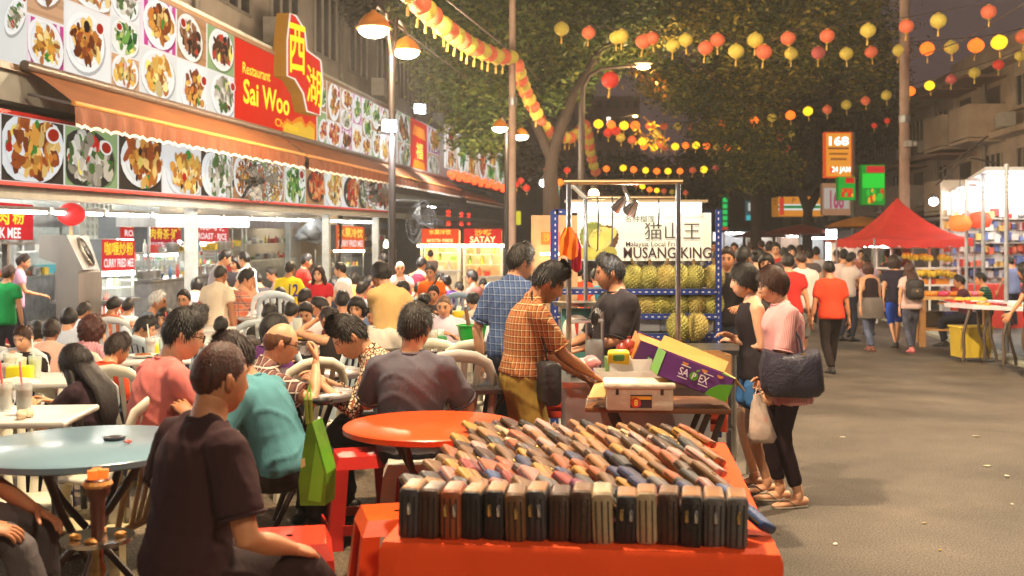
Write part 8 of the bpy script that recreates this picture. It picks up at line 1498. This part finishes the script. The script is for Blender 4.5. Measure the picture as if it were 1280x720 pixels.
# --- at the durian stall
BC = stand(651,303,6.75,-38,'tall man in a blue check shirt and jeans, back to us at the stall', sh=(74,94,134), shp=('plaid',(130,146,172),(46,62,100),.9), sl=.8, collar=True, bot=(58,68,84), botp='denim', hair='short', hc=(32,26,22), skin=1, hem=-.05, hy=-22, hp=10, arms='hang', hands=((.26,.16,.86),(-.27,.03,.82)), smax=1.2)
PO = stand(685,323,6.0,-76,'man in an orange brown plaid shirt and khaki trousers reaching to the counter', sh=(172,104,62), shp=('plaid',(222,190,138),(84,46,38),.72), sl=.8, collar=True, bot=(158,132,62), hair='swept', hc=(24,20,22), skin=3, beard=.9, lean=12, hp=26, hem=.02, hands=((.10,.42,.96),(-.14,.40,.94)), shoes=(40,34,30), fat=1.1)
VD = stand(762,317,7.2,112,'durian seller in a black printed tee, profile to the left', sh=(46,40,42), sl=.95, bot=(40,38,40), hair='short', hc=(28,24,24), skin=2, beard=.5, hp=8, hy=-22, lean=4, hands=((.12,.36,1.02),(-.10,.36,1.02)), fat=1.3, feet=False, floor=-.02)
# --- women at the right of the stall
WB = stand(931,328,7.15,86,'woman in a black sleeveless top and blue shorts with folded arms', sh=(44,38,42), tank=True, bot=(60,110,165), blen=.36, hair='crop', hc=(30,24,24), fem=1, skin=0, arms='cross', hp=6, sandal=True, shoes=(60,50,48), floor=0, fat=1.08)
WP = stand(966,332,6.75,94,'woman in glasses and a pink striped blouse carrying a dark bag', sh=(216,148,150), shp=('vstripe',(238,196,194),None,.8), sl=.9, bot=(44,28,36), botp='legging', hair='crop', hc=(64,36,26), fem=1, skin=0, glasses=True, hp=8, sandal=True, shoes=(150,140,125), floor=0, fat=1.14, hem=-.22, hands=((.25,.10,.86),(-.20,.20,.80)), blen=.93, curl=1.1)
# --- walkers
stand(1036,325,13.8,2,'man in an orange red tee and black trousers walking away', sh=(226,72,44), sl=.8, bot=(40,30,30), skin=2, pose='walk', arms='hang', floor=0, group=G2, shoes=(40,36,36), fat=1.08)
stand(1001,314,14.8,4,'man in a white tee and grey shorts walking away, cropped hair', sh=(232,214,208), sl=.8, bot=(150,150,146), blen=.62, hair='buzz', hc=(60,46,38), skin=2, pose='walk', arms='hang', floor=0, group=G2)
stand(985,316,13.9,-6,'person in a red tee just left of the white tee man', sh=(196,50,46), skin=1, pose='walk', arms='hang', floor=0, group=G2, hair='fringe')
W1 = stand(1085,327,16.8,6,'woman in a black tank top with a jacket tied round her jeans', sh=(44,32,36), tank=True, bot=(84,92,116), botp='denim', hair='bob', hc=(66,38,30), fem=1, skin=1, pose='walk', arms='swing', floor=0, group=G2, shoes=(120,70,50))
stand(1118,318,17.4,-4,'man in a dark blue printed tee and bright blue shorts', sh=(44,40,58), bot=(40,80,190), blen=.55, hair='curly', hc=(50,34,30), skin=1, pose='walk', arms='swing', floor=0, group=G2)
W3 = stand(1137,327,16.6,-3,'long haired woman with a dark backpack, jeans and pink shoes', sh=(222,192,186), bot=(72,74,90), botp='denim', hair='long', hc=(70,44,36), fem=1, skin=1, pose='walk', arms='swing', floor=0, group=G2, shoes=(225,120,125))
stand(1055,311,19.5,-20,'man in a pale tee with a black backpack beyond the orange red tee', sh=(226,196,190), skin=1, pose='walk', arms='fore', floor=0, group=G2, hair='short')
stand(1064,315,19,-60,'man in grey holding up a camera beside the backpacker', sh=(205,190,184), skin=2, arms='fore', floor=0, group=G2)
stand(1083,318,20,10,'man in a mauve shirt half hidden behind the tank top woman', sh=(190,160,170), skin=1, pose='walk', floor=0, group=G2)
# --- far crowd
r = random.Random(11)
for i, (x, y, Y, c, st, l) in enumerate([(909,308,11.5,(36,32,34),'short','man in a black tee just right of the blue rack'),(929,307,11.8,(38,34,38),'short','brown haired man in black with his head bowed, behind the black vest woman'),(948,309,13.5,(200,180,170),'bun','woman with a tied bun in the crowd'),(958,316,12.6,(70,50,44),'bob','woman with long dark hair behind the woman in glasses'),(896,313,12.5,(210,80,60),'short','person in salmon behind the blue rack post'),(970,303,22,(190,50,44),'short','person in a red shirt far ahead in the crowd'),(980,309,20,(90,80,84),'short','dark haired man right of the far red shirt'),(989,306,21,(160,150,146),'bob','woman facing us far ahead in the crowd'),(1000,306,24,(60,60,66),'short','man far ahead over the white tee man'),(918,303,26,(120,110,110),'short','far shopper right of the durian banner'),(939,302,28,(170,140,130),'short','far shopper by the lit kiosk'),(952,300,30,(70,66,70),'short','far shopper in dark clothes by the second kiosk'),(962,301,27,(205,190,180),'bob','far woman in pale clothes by the second kiosk'),(1020,308,24,(200,200,205),'short','far man in white right of the crowd'),(1012,312,22,(100,90,92),'short','far man in grey right of the crowd'),(777,326,13,(205,150,130),'short','person seen between the seller and the durian rack'),(800,325,13.5,(222,170,170),'bob','woman in pink seen behind the top durian shelf'),(818,326,14,(225,205,200),'short','pale dressed person behind the rack'),(836,325,13,(120,80,84),'short','person in mauve behind the rack post'),(858,324,13.4,(225,180,50),'short','person in yellow behind the top right durians'),(868,322,14.4,(205,60,50),'short','person in red behind the top right durians'),(882,324,13.2,(110,90,110),'short','person in dull violet behind the right durians'),(722,330,13,(225,80,50),'short','person in orange behind the steel posts'),(745,335,13.5,(60,170,205),'short','person in bright blue behind the seller'),(706,338,12.5,(90,60,60),'short','person in brown left of the teal scale'),(1046,312,26,(120,100,96),'short','far stall holder by the vertical lamps'),(1076,312,27,(190,120,100),'short','far shopper at the kiosk left of the tent'),(1110,312,23.5,(80,70,76),'short','banana seller under the red tent'),(1122,311,23.6,(150,60,60),'short','second seller under the red tent'),(893,302,30,(90,86,92),'short','far shopper behind the blue post')]): stand(x,y,Y,r.choice([0,8,-12,160,-40]) if 'facing' not in l else 178,l,sh=c,hair=st,skin=r.randrange(3),fem=st != 'short',floor=0 if x > 880 else None,group=G3,feet=False,arms=r.choice(['hang','fore']),hc=r.choice([HB,(44,30,24),(30,24,22)]), smin=.8)
sit(1199,343,15.4,60,'man in a dark maroon top sitting behind the white trinket table', sh=(84,42,56), skin=2, group=None, floor=.05, smax=1.25, seat=.6)
sit(1226,340,15.9,62,'person in a green and black striped top at the trinket table', sh=(30,120,84), shp=('hstripe',(40,36,44)), skin=1, group=None, floor=.05, smax=1.3, seat=.6)
stand(1281,327,13.5,60,'woman at the right edge in a dark top, partly cut off', sh=(60,44,60), hair='long', fem=1, skin=1, group=None, floor=.05, bot=(110,84,66))
stand(1262,320,21,20,'shopper before the white shop at the far right', sh=(120,130,170), skin=1, group=None, floor=.05, feet=False)
for i, (x, y, Y, c) in enumerate([(10,392,11.5,(200,60,70)),(46,400,9.6,(235,225,215)),(160,372,12,(240,240,245)),(322,366,12.4,(205,200,210)),(416,348,15,(90,60,60)),(442,340,16.5,(210,160,80)),(462,344,15.6,(190,60,60)),(524,352,13,(120,150,170)),(574,352,16,(220,170,150)),(604,348,17,(100,90,92)),(616,356,13,(190,190,195)),(530,366,11,(215,215,220)),(246,346,14.5,(230,230,235)),(262,352,13.6,(180,60,70)),(322,340,15,(70,64,70)),(340,334,17,(200,170,150)),(86,384,9.0,(190,200,215)),(142,370,11.4,(210,120,90)),(300,370,11.2,(235,235,230)),(400,370,9.4,(120,60,60)),(364,376,9.8,(225,205,120)),(446,370,9.0,(90,110,150)),(468,378,8.4,(180,175,170)),(542,356,12,(60,60,66)),(592,364,10.8,(205,190,170)),(608,371,10,(215,225,235)),(250,380,9.4,(70,80,110)),(206,384,9.6,(220,190,170))]): sit(x,y,Y,R.choice([-60,40,0,170,-20,110]),'%s filler diner' % i,sh=c,skin=R.randrange(3),hair=R.choice(['short','short','bob','fringe']),lean=R.uniform(4,18),hp=R.uniform(4,20),smin=.88,smax=1.2)
FILL = ['diner in rose at the left edge behind the facing woman','diner in cream between the left edge and the salmon shirt','diner in white left of the white haired man','diner in pale grey beside the plaid folded arms','diner in brown behind the red lanyard woman','diner in ochre under the orange lit fruit sign','diner in red under the bare bulbs','diner in steel blue beside the brown grey tee man','diner in peach between the far women and the brown tee man','diner in dark grey at the foot of the SATAY stall','diner in pale grey behind the blue check shirt','diner in white by the bald lilac man\'s shoulder','diner in white under the first white column','diner in crimson beside the first white column','diner in charcoal behind the plaid folded arms','diner in tan by the far kitchen shelf','diner in ice blue between the curly woman and the thin haired man','diner in terracotta left of the white haired man','diner in white between the plaid folded arms and the beige shirt','diner in dull maroon left of the black vest woman','diner in pale yellow beside the man looking down at his meal','diner in denim blue right of the black vest woman','diner in pale grey just under the mustard polo','diner in charcoal above the bald lilac man','diner in sand between the bald lilac man and the green bucket','diner in ice white just left of the blue check shirt','diner in slate blue under the beige shirt man','diner in blush pink under the white haired man']
for o in [o for o in COL.objects if str(o.get('label','')).endswith('filler diner')]: o['label'] = FILL[int(o['label'].split()[0])]
# --- what they carry
def carry(nm, p, label, cat): return thing(nm, label, cat, p)
q = lambda P_, *v: local_to_world(P_, v)
t = carry('tote_bag', W(990,470,6.62), 'big dark navy tote bag hanging from the pink blouse woman\'s shoulder', 'bag'); Yb = 6.60; mb = MB(); pts = [(952,462),(953,478),(955,490),(962,496),(985,497),(1010,498),(1024,496),(1031,488),(1030,470),(1027,450),(1024,438),(1012,440),(998,444),(984,444),(970,441),(957,438)]; f0 = [W(x,y,Yb-.10) for i, (x, y) in enumerate(pts)]; k = len(pts); b0 = [p+Vector((.02,.16,.0)) for p in f0]; md = [(a+b_)/2 for a, b_ in zip(f0,b0)]; c = sum(f0, Vector())/k; R3 = [[p.lerp(c,q)+Vector((0,-.055*d,0)) for p in f0] for q, d in ((.10,.5),(.32,.85),(.65,1.05),(.92,1.1))]+[f0, b0]; mb.add([p+Vector((0,.008*math.sin(p.x*60+p.z*35),0)) for r_ in R3[3::-1]+R3[4:] for p in r_], [tuple(range(k))]+[(j*k+i,(j+1)*k+i,(j+1)*k+(i+1)%k,j*k+(i+1)%k) for j in range(5) for i in range(k)]+[tuple(range(6*k-1,5*k-1,-1))]); mb.build('bag_body', mat("navy_leather", rgb(52,50,68), .5, 0, .15, 6, .4, 60), t, 40, world=True)
for dy in (0.,.10): mb = MB(); sh_ = q(WP,.17,0.,1.40); mb.tube([W(1003,441,Yb-.06+dy), W(1000,425,Yb-.04+dy), W(990,405,Yb+dy*.5), W(978,390,6.66), sh_+Vector((0,0,.055)), W(958,405,Yb+.18), W(966,436,Yb+.08)], [.014]*7, 8, flat=.5); mb.build('strap', mat("navy_leather"), t, 60, world=True)
mb = MB(); [mb.ball(W(x,443,Yb-.14), .008, 8, 6) for x in (1003,1006)]; mb.build('stud', gold, t, world=True)
hb_ = WP['S'][1][2]; hw_ = W(950,492,6.5); t = carry('plastic_bag', W(951,530,6.5), 'thin white plastic carrier bag held by the pink blouse woman', 'bag'); mb = MB(); n = 16; prof = [(.02,0),(.035,-.05),(.055,-.12),(.075,-.20),(.085,-.27),(.07,-.30),(0,-.305)]; v, f = [], []
base = Vector((W(947,492,6.55).x, 6.55, W(947,493,6.55).z))
mb.lathe([(a*1.0,z) for a, z in prof], base, n, sq=.7)
for i, p in enumerate(mb.v): a = i % n; mb.v[i] = (p[0]+.010*math.sin(a*2.3+p[2]*30)+(.03*(base.z-p[2])/.3), p[1]+.008*math.sin(a*3.1), p[2])
mb.build('bag_body', mat("thin_white_plastic", rgb(225,205,190), .25, 0, .1, 12, .5, 14, alpha=.72), t, 70, world=True); mb = MB(); mb.tube([base+Vector((-.02,0,-.02)), base+Vector((0,0,.06)), base+Vector((.03,0,-.02))], .006, 6); mb.build('handle', mat("thin_white_plastic"), t, world=True); mb = MB(); [mb.ball(base+Vector((-.01+.04*i,0,-.22+.05*i)), .045, 10, 8) for i in range(2)]; mb.build('contents', cm(220,130,110,.6), t, 60, world=True)
p0 = q(PO,.10,-.02,1.38); t = carry('crossbody_bag', p0, 'black crossbody bag of the man in orange brown plaid', 'bag'); mb = MB(); c = W(684,478,5.80); mb.rbox(c, (.10,.22,.24), .03, rot=(0,0,.3)); mb.build('bag_body', mat("black_nylon", rgb(38,36,40), .55, 0, .2, 8, .3, 30), t, 50, world=True); mb = MB(); mb.tube([c+Vector((0,0,.12)), W(681,435,5.78), W(668,390,5.83), W(664,368,5.9), W(668,362,6.02), W(676,366,6.14)], .012, 6, flat=.5); mb.build('strap', mat("black_nylon"), t, 60, world=True)
t = carry('backpack', q(W3,0,-.16,1.2), 'small dark backpack on the long haired woman with pink shoes', 'bag'); t.rotation_euler = (0,0,W3['yaw']); mb = MB(); mb.rbox((0,-.02,-.02), (.26,.13,.32), .06); mb.build('pack_body', mat("black_nylon"), t, 50); mb = MB(); mb.rbox((0,-.10,-.07), (.18,.05,.14), .03); mb.build('pocket', cm(60,56,56,.6), t, 50); mb = MB(); mb.lathe([(.02,0),(.02,.004),(0,.005)], (0,-.128,-.04), 10, M=Euler((PI/2,0,0)).to_matrix()); mb.build('badge', cm(190,150,110), t)
t = carry('tied_jacket', q(W1,0,0,.92), 'grey jacket knotted round the tank top woman\'s waist', 'jacket'); t.rotation_euler = (0,0,W1['yaw']); mb = MB(); mb.lathe([(.20,-.26),(.215,-.15),(.20,-.02),(.185,.06),(.17,.065)], (0,.0,.02), 18, sq=.80)
for i, p in enumerate(mb.v): mb.v[i] = (p[0]*(1+.05*math.sin(i*1.9)), p[1]*(1+.06*math.sin(i*2.7)), p[2]+.012*math.sin(i*3.1))
mb.build('jacket_cloth', cloth((120,112,108)), t, 60)
t = carry('strap_bag', q(OW,.1,.14,1.0), 'small black strap bag on the orange tee woman', 'bag'); t.rotation_euler = (0,0,OW['yaw']); mb = MB(); mb.rbox((.0,.02,0), (.20,.07,.18), .03); mb.build('bag_body', mat("black_nylon"), t, 50); mb = MB(); mb.tube([(.0,.02,.08),(-.12,.02,.25),(-.22,-.02,.42)], .012, 6); mb.build('strap', mat("black_nylon"), t)
# flat prints on clothes, standing just off the cloth
def print_on(P_, u, items, front=False, nm='shirt_print'):
    c = P_['sp'](u); f_ = P_['fw'](u); rr_ = P_['rt'](u); s_ = 1 if front else -1; up = np.cross(rr_, f_) ; mb = MB(); o_ = .135*s_
    n_ = Vector(f_*s_)
    for tx, x0, z0, w, h, cc in items: put_text(mb, tx, Vector(c+f_*o_+rr_*(x0*-s_ if not front else -x0)*-1*1+up*z0), Vector(rr_*w*(1 if not front else -1)), Vector(up*h), n_, rgb(*cc), .004)
    mb.build(nm, M_FLAT(), P_['o'])
print_on(YJ, .26, [('12', -.08, -.10, .16, .20, (60,50,130))])
mb = MB(); c = VD['sp'](.28); f_ = VD['fw'](.28); rr_ = VD['rt'](.28)
C0 = Vector(c)+Vector(f_)*.165
for k in range(22): a = k*2*PI/22; d0 = Vector(rr_)*math.cos(a)+Vector((0,0,1))*math.sin(a); d1 = Vector(rr_)*math.cos(a+.14)+Vector((0,0,1))*math.sin(a+.14); mb.sheet([C0+d0*.055,C0+d0*.095,C0+d1*.095,C0+d1*.055], rgb(225,220,215))
mb.sheet([C0+Vector(rr_)*.04*math.cos(k*.5)+Vector((0,0,.035*math.sin(k*.5))) for k in range(12)], rgb(215,205,40)); mb.build('shirt_print', M_FLAT(), VD['o'])
bake_people()
# ------------------------------------------------------------------ humid night air, thin volume added to lift blacks and spread lamp glow
mb = MB(); mb.box((0,110,24.4), (310,272,51)); hz = mb.build('added_haze', mat("added_air_volume", (1,1,1)), None); tag(hz, None, None, None, 'stuff')
hm = bpy.data.materials.new("added_night_haze"); hm.use_nodes = True; hn = hm.node_tree; hn.nodes.clear(); ho = hn.nodes.new('ShaderNodeOutputMaterial'); hv = hn.nodes.new('ShaderNodeVolumePrincipled')
hv.inputs['Density'].default_value = .0016; hv.inputs['Color'].default_value = (.95,.92,.88,1); hv.inputs['Anisotropy'].default_value = .35; hn.links.new(hv.outputs[0], ho.inputs['Volume'])
hz.data.materials.clear(); hz.data.materials.append(hm)
SC.cycles.volume_bounces = 0; SC.cycles.volume_step_rate = 4
